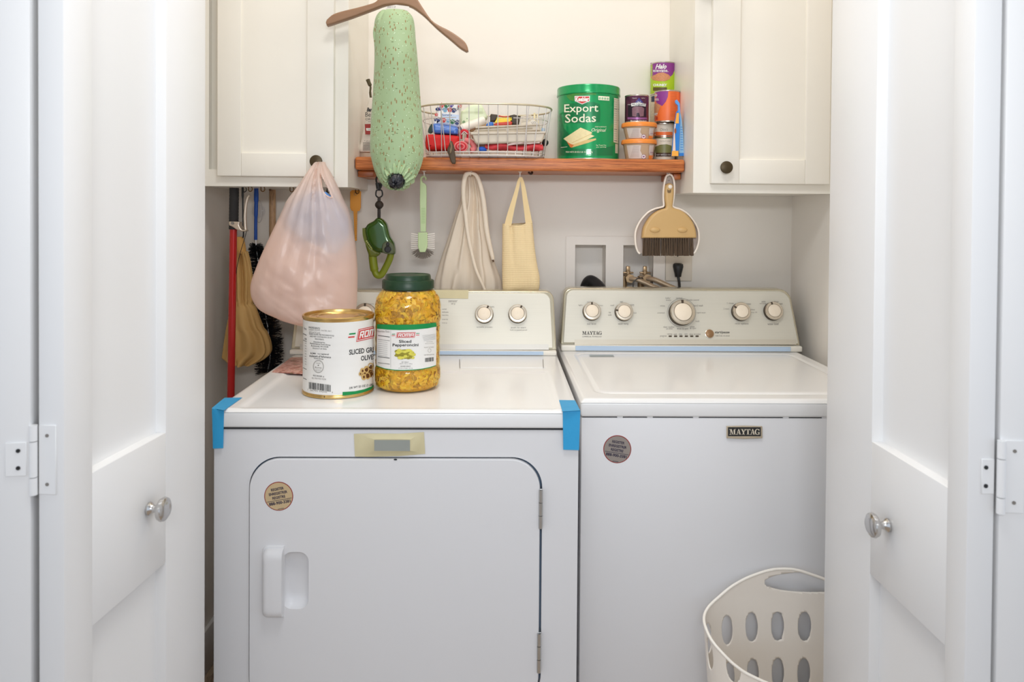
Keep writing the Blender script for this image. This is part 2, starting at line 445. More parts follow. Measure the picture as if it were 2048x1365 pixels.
# ------------------------------------------------------------------ folded closet door leaves
def leaf_frame(P1, P2, side):
    u = Vector((P2[0]-P1[0], P2[1]-P1[1], 0)); L = u.length; u.normalize()
    t = Vector((-u.y, u.x, 0)) if side < 0 else Vector((u.y, -u.x, 0))
    M = Matrix((u, t, Vector((0, 0, 1)))).transposed().to_4x4(); M.translation = Vector((P1[0], P1[1], 0))
    return M, u, t, L
def leaf(name, P1, P2, side, T, un, uf, knob_px=None):
    M, u, t, L = leaf_frame(P1, P2, side)
    Z0, Z1, ZA, ZB, ZC = 0.012, 2.435, 0.17, 0.717, 0.938
    root = thing(name, (P1[0], P1[1], 0), None, None, kind='structure')
    def part(nm, u0, u1, t0, t1, z0, z1, r=0.0012):
        b = MB(M_TRIM); b.box(u0, u1, t0, t1, z0, z1, r, 2, M=M); return b.build(nm, root)
    part('stile', 0, un, 0, T, Z0, Z1); part('stile', uf, L, 0, T, Z0, Z1)
    part('rail', un, uf, 0.0002, T, Z0, ZA); part('rail', un, uf, 0.0002, T, ZB, ZC); part('rail', un, uf, 0.0002, T, 2.32, Z1)
    d = min(0.020, T*0.5)
    part('panel', un-0.004, uf+0.004, d, d+0.008, ZA-0.004, ZB+0.004, 0); part('panel', un-0.004, uf+0.004, d, d+0.008, ZC-0.004, 2.324, 0)
    if knob_px:
        p = plane((P1[0], P1[1], 0), -t, 0)(*knob_px)
        b = MB(M_CHROME)
        b.lathe([(0.0105, 0), (0.0105, 0.003), (0.0075, 0.006), (0.0055, 0.011), (0.0065, 0.015), (0.012, 0.018), (0.0175, 0.0205),
                 (0.0192, 0.0245), (0.0182, 0.0285), (0.0135, 0.0315), (0.006, 0.033), (0.0005, 0.0333)], p, 40, axis=-t)
        b.build('knob', root, label='brushed metal round knob')
    return root, M, u, t, L
PL1, PL2 = (-0.584, 1.0), (-0.548, 1.385)
PR1, PR2 = (0.621, 0.964), (0.6175, 1.378)
def u_at(P1, P2, side, px, py=900):
    M, u, t, L = leaf_frame(P1, P2, side); p = plane((P1[0], P1[1], 0), -t, 0)(px, py)
    return (p - Vector((P1[0], P1[1], 0))).dot(u)
def doors():
    l1 = leaf('door_1', PL1, PL2, -1, 0.036, u_at(PL1, PL2, -1, 185), u_at(PL1, PL2, -1, 332), (297, 1018))
    r1 = leaf('door_2', PR1, PR2, 1, 0.036, u_at(PR1, PR2, 1, 1896), u_at(PR1, PR2, 1, 1743), (1777, 1051))
    QL1, QL2 = (-0.6275, 0.998), (-0.685, 1.378)
    QR1, QR2 = (0.6625, 0.962), (0.703, 1.372)
    l2 = leaf('door_3', QL1, QL2, -1, 0.045, 0.054, 0.25)
    r2 = leaf('door_4', QR1, QR2, 1, 0.045, 0.054, 0.25)
    # painted butt hinges across the two folded edges
    def hinge(root, M, u, t, tB0, tB1, zo0, zo1, zi0, zi1, kn, gap, lab):
        h = MB(M_TRIM); h.box(-0.0022, -0.0002, tB0, tB1, zo0, zo1, 0.0006, 1, M=M)
        o = h.build('hinge_plate', root, label=lab)
        kb = MB(M_TRIM)
        P0 = Vector((root.location.x, root.location.y, 0)) - u*0.004 + t*kn
        for za, zb in ((zo0, zi0-0.0012), (zi0, zi1), (zi1+0.0012, zo1)):
            kb.cyl(P0+Vector((0, 0, za)), P0+Vector((0, 0, zb)), 0.0052, n=14)
        kb.build('knuckle', o)
        s = MB(M_GREYINK)
        for z in (zo0+0.014, zo1-0.014):
            c = Vector((root.location.x, root.location.y, z)) - u*0.0022 + t*(tB0+tB1)/2
            s.cyl(c, c-u*0.0009, 0.0024, n=10)
        s.build('screw', o); return o
    def inner(root, M, u, t, t0, t1, z0, z1, lab):
        h = MB(M_TRIM); h.box(-0.0022, -0.0002, t0, t1, z0, z1, 0.0006, 1, M=M); o = h.build('hinge_plate', root, label=lab)
        s = MB(M_BLACK)
        for z in (z0+0.011, z1-0.011):
            c = Vector((root.location.x, root.location.y, z)) - u*0.0022 + t*((t0+t1)/2-0.003)
            s.cyl(c, c-u*0.0009, 0.0028, n=10)
        s.build('screw', o)
    z = lambda px, py, Y: W(px, py, Y).z
    root, M, u, t, L = l1
    hinge(root, M, u, t, 0.010, 0.0345, z(90, 990, 1.0), z(90, 851, 1.0), z(90, 954, 1.0), z(90, 884, 1.0), 0.0405, 0, 'white painted hinge plate on the door edge')
    root, M, u, t, L = l2
    inner(root, M, u, t, 0.004, 0.030, z(50, 950, 1.0), z(50, 883, 1.0), 'white painted hinge plate with dark screws')
    root, M, u, t, L = r2
    hinge(root, M, u, t, 0.004, 0.030, z(2030, 1025, .962), z(2030, 880, .962), z(2030, 992, .962), z(2030, 917, .962), -0.0005, 0, 'white painted hinge plate on the door edge')
    root, M, u, t, L = r1
    inner(root, M, u, t, 0.0175, 0.0345, z(1995, 988, .964), z(1995, 918, .964), 'white painted hinge plate with screws')
doors()

# ------------------------------------------------------------------ wall cabinets
def cabinet(name, label, x0, x1, zb, dx0, dx1, dzb, ix0, ix1, izb, knob):
    zt = 2.36; YF = 2.0; root = thing(name, ((x0+x1)/2, 2.15, zb), label, 'cabinet')
    b = MB(M_CAB); b.box(x0, x1, YF+0.019, YB-0.001, zb+0.001, zt, 0.001, 1); b.build('carcass', root)
    fx0, fx1, fz = x0+0.05, x1-0.05, zb+0.045
    b = MB(M_CAB); b.plate([(x0, zb), (x1, zb), (x1, zt), (x0, zt)], [[(fx0, fz), (fx1, fz), (fx1, zt-0.04), (fx0, zt-0.04)]], fXZ, YF, YF+0.019); b.build('face_frame', root)
    d0, d1 = 1.980, 1.9995
    b = MB(M_CAB)
    b.box(dx0, ix0, d0, d1, dzb, zt-0.02, 0.0022, 3); b.box(ix1, dx1, d0, d1, dzb, zt-0.02, 0.0022, 3)
    b.box(ix0, ix1, d0+0.0002, d1, dzb, izb, 0.0022, 3); b.box(ix0, ix1, d0+0.0002, d1, zt-0.08, zt-0.02, 0.0022, 3)
    door = b.build('door', root)
    b = MB(M_CAB); b.box(ix0-0.004, ix1+0.004, d0+0.009, d0+0.015, izb-0.004, zt-0.07); b.build('door_panel', door)
    p = W(knob[0], knob[1], d0-0.02)
    b = MB(M_BRONZE)
    b.lathe([(0.007, 0), (0.006, 0.005), (0.0058, 0.012), (0.009, 0.0155), (0.0155, 0.018), (0.0168, 0.0205), (0.0162, 0.0232), (0.0130, 0.0247), (0.0005, 0.0252)],
            (p.x, d0, p.z), 36, axis=(0, -1, 0))
    b.build('knob', door, label='dark bronze round knob')
    return root
def xz(px, py, Y): p = W(px, py, Y); return p.x, p.z
CLX1 = W(696, 300, 2.0).x; CRX0 = W(1387, 300, 2.0).x
cabinet('wall_cabinet', 'cream wall cabinet with bronze knob holding up the pink bag', XL+0.001, CLX1, W(560, 373.5, 2.0).z,
        W(434, 250, 1.98).x, W(667, 250, 1.98).x, W(550, 353, 1.98).z, W(482, 250, 1.98).x, W(613, 250, 1.98).x, W(550, 306, 1.98).z, (632, 323))
cabinet('wall_cabinet', 'cream wall cabinet with bare bronze knob beside the stacked pet food cans', CRX0, XR-0.001, W(1530, 387, 2.0).z,
        W(1424, 250, 1.98).x, W(1661, 250, 1.98).x, W(1530, 368, 1.98).z, W(1480, 250, 1.98).x, W(1612, 250, 1.98).x, W(1530, 319, 1.98).z, (1453, 335))

# ------------------------------------------------------------------ utility box and outlet in the back wall
def outlet_box():
    a = W(1132, 473, YB); e = W(1331, 473, YB)
    r1 = (W(1150, 500, YB).x, W(1211, 500, YB).x); r2 = (W(1246, 500, YB).x, W(1306, 500, YB).x)
    zt = W(1180, 490, YB).z; zb = 1.035
    root = thing('washer_outlet_box', ((a.x+e.x)/2, YB, 1.0), 'white recessed washing machine outlet box with two open bays in the back wall', 'outlet box')
    b = MB(mat('outlet_box_plastic', C(236, 230, 222), 0.4, var=0.01))
    b.plate([(a.x, 1.0), (e.x, 1.0), (e.x, a.z), (a.x, a.z)], [[(r1[0], zb), (r1[1], zb), (r1[1], zt), (r1[0], zt)], [(r2[0], zb), (r2[1], zb), (r2[1], zt), (r2[0], zt)]], fXZ, YB-0.006, YB-0.0005)
    for x0, x1 in (r1, r2):
        b.box(x0, x1, YB+0.070, YB+0.073, zb, zt); b.box(x0-0.002, x0, YB-0.005, YB+0.073, zb, zt); b.box(x1, x1+0.002, YB-0.005, YB+0.073, zb, zt)
        b.box(x0, x1, YB-0.005, YB+0.073, zt, zt+0.002); b.box(x0, x1, YB-0.005, YB+0.073, zb-0.002, zb)
    b.build('frame', root)
    brass = mat('valve_brass', C(186, 158, 122), 0.36, 0.7, var=0.12, nscale=70)
    hose = mat('braided_hose', C(196, 174, 146), 0.42, 0.4, var=0.25, nscale=400, bump=0.5, bscale=900)
    for i, px in enumerate((1257, 1291)):
        p = W(px, 556, 2.315); b = MB(brass)
        b.cyl((p.x, 2.36, p.z), (p.x, 2.285, p.z), 0.0125, 0.011, 20); b.cyl((p.x, 2.300, p.z), (p.x, 2.284, p.z), 0.0145, n=6)
        b.cyl((p.x-0.012, 2.33, p.z+0.004), (p.x-0.012, 2.33, p.z-0.04), 0.010, n=14)
        b.cyl((p.x, 2.325, p.z+0.008), (p.x, 2.325, p.z+0.020), 0.008, n=14); b.box(p.x-0.017, p.x+0.017, 2.319, 2.331, p.z+0.013, p.z+0.018, 0.002)
        b.box(p.x-0.006, p.x+0.006, 2.319, 2.331, p.z+0.018, p.z+0.036, 0.002)
        v = b.build('valve', root, label='brass water valve')
        q = W(px+66, 583, 2.25)
        b = MB(hose); b.tube(spl([(p.x, 2.288, p.z), (p.x+0.02, 2.272, p.z-0.002), (q.x-0.03, 2.262, q.z+0.016), (q.x, 2.257, q.z), (q.x+0.035, 2.255, q.z-0.05), (q.x+0.04, 2.255, q.z-0.2)], 8), 0.0075, 12)
        b.build('hose', v, label='braided supply hose')
    b = MB(M_BLACK); c = W(1282, 556, 2.26)
    b.tube(spl([W(1266, 580, 2.262), W(1267, 566, 2.262), W(1274, 558, 2.262), W(1285, 556, 2.262)], 6), 0.0014, 6); b.build('wire', root)
    # drain hose hooked into the left bay
    drain = mat('drain_hose_rubber', (0.022, 0.022, 0.024, 1), 0.35, bump=0.1)
    b = MB(drain)
    b.tube(spl([(W(1178, 570, 2.34).x-0.016, 2.345, 1.045), (W(1172, 565, 2.33).x, 2.335, W(1172, 572, 2.33).z), W(1180, 561, 2.31), W(1192, 567, 2.285), W(1203, 579, 2.262), W(1212, 600, 2.254), W(1216, 660, 2.254)], 8), 0.0165, 16)
    b.build('drain_hose', root, label='black rubber drain hose end')
    # power outlet
    a = W(1328, 512, YB); e = W(1383, 563, YB)
    a.z = W(1340, 470, YB).z
    root = thing('power_outlet', ((a.x+e.x)/2, YB, e.z), 'cream double power outlet plate on the wall behind the dustpan', 'outlet')
    plast = mat('outlet_plastic', C(226, 216, 200), 0.35, var=0.01)
    b = MB(plast); b.slab(rrect(a.x, e.z, e.x, a.z, 0.004), fXZ, YB-0.006, YB-0.0005, 0.003); b.build('plate', root)
    for py in (507, 538):
        b = MB(plast); c = W(1354, py, YB); b.slab(ell(c.x, c.z, 0.0165, 0.014, 28), fXZ, YB-0.008, YB-0.005, 0.001); s = b.build('socket', root)
        b = MB(M_BLACK); b.cyl((c.x, YB-0.0078, c.z-0.008), (c.x, YB-0.0086, c.z-0.008), 0.0023, n=10); b.build('ground_hole', s)
        for sx in (-0.006, 0.006): b = MB(M_BLACK); b.box(c.x+sx-0.001, c.x+sx+0.001, YB-0.0086, YB-0.0078, c.z, c.z+0.008); b.build('slot', s)
    # plug
    root = thing('power_plug', W(1357, 545, 2.28), 'black power plug and cord pushed into the wall outlet above the washer', 'plug')
    b = MB(M_BLACK); rings = []
    for py, w, d in ((527, 7, .010), (529, 10, .014), (534, 10.5, .016), (540, 9, .015), (548, 7, .012), (554, 6, .010)):
        c = W(1356.5, py, 2.278); h = w/1480*2.278
        rings.append([Vector((c.x+h*cos(2*pi*k/20), 2.280+d*sin(2*pi*k/20), c.z)) for k in range(20)])
    b.loft(rings); b.build('plug_body', root)
    b = MB(M_BLACK); b.tube(spl([W(1356, 552, 2.278), W(1358, 562, 2.275), W(1359, 575, 2.266), W(1361, 600, 2.258), W(1365, 680, 2.258)], 8), 0.0043, 10); b.build('cord', root)
outlet_box()
# ------------------------------------------------------------------ dryer and washer
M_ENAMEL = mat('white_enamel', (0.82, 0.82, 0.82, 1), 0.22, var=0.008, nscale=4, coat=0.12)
M_ENAMEL_F = mat('white_enamel_shaded', (0.74, 0.74, 0.755, 1), 0.34, var=0.008, nscale=4)  # same white enamel, darkened: the shade of the fronts is in its colour
M_PANEL = mat('console_silver', C(216, 213, 201), 0.36, 0.18, var=0.05, nscale=12, stretch=(0.4, 8, 60))
M_CONSW = mat('console_white', C(236, 233, 224), 0.30, 0.0, var=0.01)
M_CAP = mat('console_cap', C(205, 198, 176), 0.16, 0.55, var=0.03)
M_FILM = mat('blue_film', C(186, 208, 232), 0.22, 0.0, var=0.02)
M_KRING = mat('knob_ring', C(214, 204, 188), 0.24, 0.75, var=0.04)
M_KCAP = mat('knob_cap', C(240, 227, 207), 0.42, 0.0, var=0.02)
M_KSIDE = mat('knob_side', C(72, 60, 46), 0.45, 0.1, var=0.05)
M_GAPBLUE = mat('door_gap', C(128, 150, 176), 0.5, 0.0, var=0.05)
M_GASKET = mat('gap_dark', (0.03, 0.033, 0.036, 1), 0.6)
M_BLUETAPE = mat('blue_tape', C(52, 160, 214), 0.42, var=0.05, nscale=14, bump=0.55, bscale=55, bdist=0.002, stretch=(1, 1, 0.6))
M_MASK = mat('masking_tape', C(206, 196, 158), 0.5, var=0.05, nscale=40, bump=0.2, bscale=90)
M_GOLDST = mat('gold_sticker', C(216, 192, 152), 0.34, 0.45, var=0.05, nscale=50)
M_SILVST = mat('silver_sticker', C(172, 164, 158), 0.3, 0.6, var=0.06, nscale=50)
M_REDINK = ink_mat('red_rim', C(150, 40, 38))
M_NAVYINK = ink_mat('navy_ink', C(44, 40, 66))
ZT = 0.915                                           # work surface height

def top_grid(b, x0, x1, y0, y1, fn, nx=70, ny=60):
    vs, fs = [], []
    for j in range(ny+1):
        for i in range(nx+1):
            x = x0+(x1-x0)*i/nx; y = y0+(y1-y0)*j/ny; vs.append((x, y, fn(x, y)))
    for j in range(ny):
        for i in range(nx):
            a = j*(nx+1)+i; fs.append((a, a+1, a+nx+2, a+nx+1))
    b.add(vs, fs)
def sstep(a, b, x):
    t = max(0.0, min(1.0, (x-a)/(b-a))); return t*t*(3-2*t)

def console(root, outline, Yb, Yt, zb, zt, back, nose, film, cap_in, knob_plane):
    """leaning control panel: outline in (x,z); face leans from Yb at zb to Yt at zt"""
    k = (Yt-Yb)/(zt-zb)
    lean = lambda x, z, d: Vector((x, d + k*(z-zb), z))
    b = MB(M_CAP)
    b.slab(outline, lambda x, z, d: Vector((x, d + k*(z-zb) if d < Yb+0.05 else back, z)), Yb+0.004, back, 0.004, 4)
    body = b.build('console', root)
    cx = sum(p[0] for p in outline)/len(outline); cz = (zb+zt)/2
    xs0 = min(p[0] for p in outline); xs1 = max(p[0] for p in outline)
    W2 = (xs1-xs0)/2; inner = []
    for x, z in outline:
        inner.append((cx+(x-cx)*(W2-cap_in)/W2, max(zb, cz+(z-cz)*((zt-zb)/2-0.0055)/((zt-zb)/2))))
    b = MB(M_PANEL); b.slab(inner, lean, Yb-0.0015, Yb+0.006, 0.0022, 4); b.build('control_panel', body)
    # nose: white base with the blue film strip
    b = MB(M_CONSW); b.box(xs0, xs1, Yb-0.014, back, ZT+0.0005, nose, 0.004, 3); b.build('console_base', root)
    b = MB(M_FILM); b.box(film[0], film[1], Yb-0.0165, Yb-0.0142, ZT+0.003, nose-0.0005, 0.0008, 1); b.build('blue_film_strip', root, label='pale blue protective film strip')
    n = Vector((0, -1, k)).normalized()
    return body, plane((0, Yb-0.0015, zb), n, 0.0004), n
def knob(parent, surf, n, px, py, r, ang, h=0.017, name='knob'):
    p = surf(px, py, 0.0); root = MB(M_KSIDE)
    root.lathe([(r*1.02, 0.0), (r*1.0, h*0.75), (r*0.98, h*0.8)], p, 36, axis=n)
    root.cur = M_KRING
    root.lathe([(r*0.99, h*0.72), (r*1.0, h*0.85), (r*0.93, h*1.0), (r*0.74, h*1.02), (r*0.71, h*0.93)], p, 36, axis=n, caps=(False, False))
    o = root.build(name, parent)
    c = MB(M_KCAP); c.lathe([(r*0.71, h*0.9), (r*0.69, h*1.05), (r*0.5, h*1.16), (r*0.25, h*1.21), (0.0003, h*1.22)], p, 36, axis=n, caps=(False, False)); c.build('knob_cap', o)
    up = Vector((0, -n.z/n.y*-1, 1)); up = (Vector((0, 0, 1)) - n*n.z).normalized(); rt = n.cross(up)*-1
    d = up*cos(ang)+rt*sin(ang); q = p + d*r*0.82 + n*h*0.97
    s = MB(M_KSIDE); s.tube([q-d*r*0.14, q+d*r*0.14], r*0.10, 10); s.build('pointer', o)
    return o
def register_sticker(parent, px, py, rpx, surf, face, tilt, lab):
    b = MB(M_REDINK); b.patch([ell(px, py, rpx, rpx, 40)], surf, 0, e=0.0003)
    b.cur = face; b.patch([ell(px, py, rpx-1.6, rpx-1.6, 40)], surf, 0, e=0.0006)
    b.cur = M_NAVYINK
    def rot(q): return (px+(q[0])*cos(tilt)-(q[1])*sin(tilt), py+(q[0])*sin(tilt)+(q[1])*cos(tilt))
    def line(s, y, w, h, bold=0.03):
        V, Fc = glyphs(s, bold); ax, bx = min(v[0] for v in V), max(v[0] for v in V); ay, by = min(v[1] for v in V), max(v[1] for v in V)
        b.flat([rot((-w/2+(x-ax)/(bx-ax)*w, y-(z-ay)/(by-ay)*h)) for x, z in V], Fc, surf, 0, M_NAVYINK, 0.0009)
    k = rpx/28.0
    line('REGISTER', -11.5*k, 25*k, 5.4*k); line('ENREGISTRER', -3.4*k, 36*k, 5.4*k); line('REGISTRE', 4.6*k, 25*k, 5.4*k); line('888-900-3381', 15.6*k, 42*k, 6.2*k)
    b.patch([[rot(q) for q in ((-24*k, 7*k), (24*k, 7*k), (24*k, 7.9*k), (-24*k, 7.9*k))]], surf, 0, e=0.0009)
    b.patch([[rot(q) for q in ((-6*k, 24*k), (6*k, 24*k), (6*k, 25*k), (-6*k, 25*k))]], surf, 0, e=0.0009)
    return b.build('register_sticker', parent, label=lab)

def dryer():
    YF = 1.484; x0, x1 = W(424, 838, YF).x, W(1160, 838, YF).x; zl = W(790, 857, YF).z; yb = 2.19
    root = thing('dryer', ((x0+x1)/2, 1.84, 0), 'white front loading dryer with blue taped corners left of the washer', 'dryer')
    # lid with its shallow tray
    b = MB(M_ENAMEL)
    b.box(x0, x1, YF, yb, zl, ZT-0.006, 0.004, 3)
    tx0, tx1, ty0, ty1 = x0+0.045, x1-0.040, YF+0.010, W(1000, 744, 1.86).y
    ty1 = WZ(1000, 742, ZT).y
    def fz(x, y):
        e = min(x-x0, x1-x, y-YF, yb-y)
        z = ZT-0.006*(1-sin(min(1, e/0.008)*pi/2))
        t = sstep(tx0, tx0+0.014, x)*(1-sstep(tx1-0.014, tx1, x))*(1-sstep(ty1-0.014, ty1, y))*sstep(YF+0.004, YF+0.03, y)
        return z-0.0042*t
    top_grid(b, x0, x1, YF, yb, fz, 130, 110); b.build('lid', root, angle=50)
    # cabinet
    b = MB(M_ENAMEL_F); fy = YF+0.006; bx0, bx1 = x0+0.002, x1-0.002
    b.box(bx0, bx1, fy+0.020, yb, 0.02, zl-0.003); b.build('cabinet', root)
    S = plane((0, fy, 0), (0, -1, 0), 0.0)
    q = lambda px, py: (S(px, py).x, S(px, py).z)
    zd = W(790, 1412, fy).z; gl = q(498, 1100)[0]; gr = q(1083.5, 1100)[0]; gt = q(790, 914.5)[1]
    hole = rrect(gl, zd, gr, gt, 0.062, 14)
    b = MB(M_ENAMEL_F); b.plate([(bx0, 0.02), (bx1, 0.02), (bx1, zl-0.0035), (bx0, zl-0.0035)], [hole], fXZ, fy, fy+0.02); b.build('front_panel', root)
    b = MB(M_GASKET); b.box(x0+0.004, x1-0.004, YF+0.004, yb-0.01, zl-0.004, zl+0.001); b.build('lid_seam', root)
    b = MB(M_GAPBLUE); b.plate(hole, [], fXZ, fy+0.0165, fy+0.0195); b.build('door_recess', root)
    # door, with its scooped grip
    dl, dr, dt, db = q(501.5, 1100)[0], q(1077.5, 1100)[0], q(790, 919)[1], zd+0.003
    out = rrect(dl, db, dr, dt, 0.060, 14)
    g = [q(571, 1104), q(618, 1104), q(618, 1215), q(571, 1215)]
    gx0, gx1, gz0, gz1 = q(566, 1104)[0], q(619, 1104)[0], q(571, 1216)[1], q(571, 1102)[1]
    grip = rrect(gx0, gz0, gx1, gz1, 0.020, 10)
    dy = fy-0.006
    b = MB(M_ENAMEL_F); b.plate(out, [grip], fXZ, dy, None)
    sk = out if area2(out) > 0 else out[::-1]
    b.loft([[Vector((x, dy+d, z)) for x, z in [((dl+dr)/2+((a-(dl+dr)/2)*s1), (dt+db)/2+((c-(dt+db)/2)*s2)) for a, c in sk]]
            for d, s1, s2 in ((0.0, 1, 1), (0.0015, 1.0035, 1.0035), (0.004, 1.005, 1.005), (0.012, 1.005, 1.005))], None, (False, False))
    ccx, ccz = (gx0+gx1)/2, (gz0+gz1)/2
    b.loft([[Vector((ccx+(x-ccx)*s_, dy+d, ccz+(z-ccz)*s_)) for x, z in grip] for d, s_ in ((0, 1), (0.004, 0.97), (0.012, 0.90), (0.017, 0.78), (0.0185, 0.6), (0.0187, 0.2))], None, (False, True))
    door = b.build('door', root, angle=55)
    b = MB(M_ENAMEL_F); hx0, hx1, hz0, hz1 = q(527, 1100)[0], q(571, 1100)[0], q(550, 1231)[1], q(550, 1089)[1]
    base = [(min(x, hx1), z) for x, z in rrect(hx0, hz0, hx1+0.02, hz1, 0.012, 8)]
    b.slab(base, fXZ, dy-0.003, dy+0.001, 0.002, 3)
    zc_ = (hz0+hz1)/2; rg = []
    for d_, ix, iz in ((0.002, 0.0030, 0.0040), (0.008, 0.0034, 0.0046), (0.0135, 0.0042, 0.0062), (0.0175, 0.0066, 0.0105), (0.0195, 0.0105, 0.0165), (0.0200, 0.0150, 0.0220)):
        o_ = [(min(x, hx1-0.0005), z) for x, z in rrect(hx0+ix, hz0+iz, hx1+0.02, hz1-iz, 0.011, 8)]
        rg.append([Vector((x, dy-d_, z)) for x, z in o_])
    b.loft(rg, None, (False, True)); b.build('handle', door)
    register_sticker(door, 557.5, 993, 29, plane((0, dy, 0), (0, -1, 0), 0.0), M_GOLDST, radians(-10), 'round gold register sticker with red rim')
    for i, (ya, yb_) in enumerate(((977, 1055), (1263, 1342))):
        b = MB(M_STEEL); n = 3
        xh = q(1081 - (1 if i else 0), 1000)[0]; za, zb_ = q(1080, ya)[1], q(1080, yb_)[1]
        for k in range(n):
            a = za+(zb_-za)*k/n; c = za+(zb_-za)*(k+1)/n
            b.cyl((xh, dy-0.001, a-0.0006), (xh, dy-0.001, c+0.0006), 0.0040, n=14)
        b.box(xh-0.0035, xh+0.0035, dy+0.001, fy+0.012, zb_, za)
        b.build('hinge', root, label='steel barrel hinge')
    b = MB(M_GASKET); b.patch([ell(791, 919.5, 3.5, 1.8, 12)], plane((0, dy, 0), (0, -1, 0)), 0, e=0.001); b.build('latch_mark', door)
    # taped latch strike above the door
    sf = plane((0, fy, 0), (0, -1, 0), 0.0)
    r = MB(M_MASK)
    pts = [sf(x, y, 0.0012) for x, y in ((708, 868), (741, 867), (800, 867.5), (848, 864.5), (850.5, 908), (800, 912.5), (740, 914), (710, 913.5))]
    mid = [sf(x, y, 0.008) for x, y in ((749, 877), (760, 876.5), (800, 876.5), (822, 877), (822, 900), (800, 901), (760, 901), (749, 900))]
    r.loft([pts, [a.lerp(c, 0.55)+Vector((0, 0.002, 0)) for a, c in zip(pts, mid)], mid], None, (False, True))
    tape = r.build('masking_tape', root, label='yellowed masking tape over the latch strike')
    r = MB(mat('strike_grey', C(150, 154, 148), 0.4)); r.patch([[(750, 878), (821, 878), (821, 900), (750, 899.5)]], sf, 0, e=0.0088); r.build('strike_plate', tape)
    # blue tape on the two front corners
    def tape_strip(nm, top, front, lab):
        b = MB(M_BLUETAPE)
        T = [WZ(x, y, ZT+0.0008) for x, y in top]
        Fp = [W(x, y, YF-0.0012) for x, y in front]
        n = 8; vs = []; rows = []
        for a, c in ((T[0], T[1]), (T[3], T[2])): rows.append([a.lerp(c, k/n) for k in range(n+1)])
        rows.append([Fp[0].lerp(Fp[1], k/n) for k in range(n+1)])
        for j in range(1, 9):
            row = []
            for k in range(n+1):
                p = Fp[0].lerp(Fp[1], k/n).lerp(Fp[3].lerp(Fp[2], k/n), j/8)
                p.y += -0.0012*abs(noise.noise(p*60)) ; row.append(p)
            rows.append(row)
        for e_ in rows[1]: e_.z += 0.0006
        b.loft(rows, None, (False, False), closed=False); return b.build(nm, root, label=lab)
    tape_strip('blue_tape', [(449, 796), (485, 795.5), (448, 822), (424, 817)], [(424, 818), (448, 823), (446.5, 897), (426, 898)], 'blue painters tape over the left front corner')
    tape_strip('blue_tape', [(1118, 800.5), (1150, 801), (1160.5, 822), (1125, 824)], [(1125.5, 824), (1160.5, 823), (1158, 901), (1126.5, 900)], 'blue painters tape over the right front corner')
    # lint screen door in the top
    a, c = WZ(919, 736, ZT), WZ(1086, 718, ZT)
    zz = ZT+0.0002
    b = MB(M_ENAMEL); b.slab(rrect(a.x, a.y, c.x, c.y, 0.004), lambda x, y, d: Vector((x, y, d)), zz+0.0012, zz-0.002, 0.0008, 2)
    lint = b.build('lint_door', root)
    for px in (919, 1086):
        s = MB(M_GREYINK); s.patch([[(px-0.7, 719), (px+0.7, 719), (px+1.5, 736), (px+0.1, 736)]], lambda x, y, e=0: WZ(x, y, zz+0.0016), 0); s.build('lint_door_seam', lint)
    # console
    zb = W(850, 700, 2.06).z; zt = W(850, 581, 2.115).z
    ol = []
    P = lambda px, py, Y=2.08: (W(px, py, Y).x, W(px, py, Y).z)
    l0, r0, r1_ = W(581, 690, 2.06).x, W(1113, 690, 2.06).x, W(1108, 600, 2.10).x
    l1_ = l0 + (r0-r1_)
    rr = 0.024
    ol = [(l0, zb), (r0, zb), (r0-0.0005, zb+0.03)] + [(r1_-rr+rr*cos(a), zt-rr+rr*sin(a)) for a in [pi/2*k/8 for k in range(9)]] \
        + [(l1_+rr+rr*cos(a), zt-rr+rr*sin(a)) for a in [pi/2+pi/2*k/8 for k in range(9)]] + [(l0+0.0005, zb+0.03)]
    film = (W(610, 705, 2.045).x, W(1087, 705, 2.045).x)
    body, surf, n = console(root, ol, 2.062, 2.112, zb, zt, 2.165, zb, film, 0.010, None)
    knob(body, surf, n, 968.5, 629.5, 0.0258, radians(28)); knob(body, surf, n, 1035, 629, 0.0258, radians(28)); knob(body, surf, n, 731, 630, 0.031, 0)
    t = MB(M_GREYINK)
    for s_, x0_, x1_, y0_, y1_ in (('wrinkle prevent', 953, 985, 653, 657), ('push to start', 1022, 1052, 654, 658), ('hold to pause/cancel', 1020, 1054, 659, 662.5), ('sensor', 897, 915, 601, 605), ('dry', 902, 911, 606, 610.5),
        ('off', 956, 962, 613, 616), ('on', 978, 988, 613, 616), ('normal', 884, 893, 617, 620), ('delicate', 884, 897, 623, 626), ('heavy duty', 884, 897, 629.5, 632.5), ('timed dry', 884, 896, 638, 641), ('touch up', 884, 894, 645, 648), ('damp dry', 738, 748, 607, 610)):
        t.ink(s_, x0_, y0_, x1_, y1_, surf, maxlen=0)
    t.build('panel_lettering', body, kind='stuff')
    r = MB(M_MASK); r.patch([[(868, 580.5), (937, 581), (936.5, 598), (868, 597)]], surf, 0, e=0.0012); r.build('masking_tape', body, label='strip of yellowed masking tape on the panel top')
    r = MB(mat('label_grey_band', C(206, 204, 198), 0.35, 0.2)); r.patch([[(600, 689), (1097, 689), (1097.5, 700), (600, 700)]], surf, 0, e=0.0006); r.build('panel_band', body)
    return root
dryer()

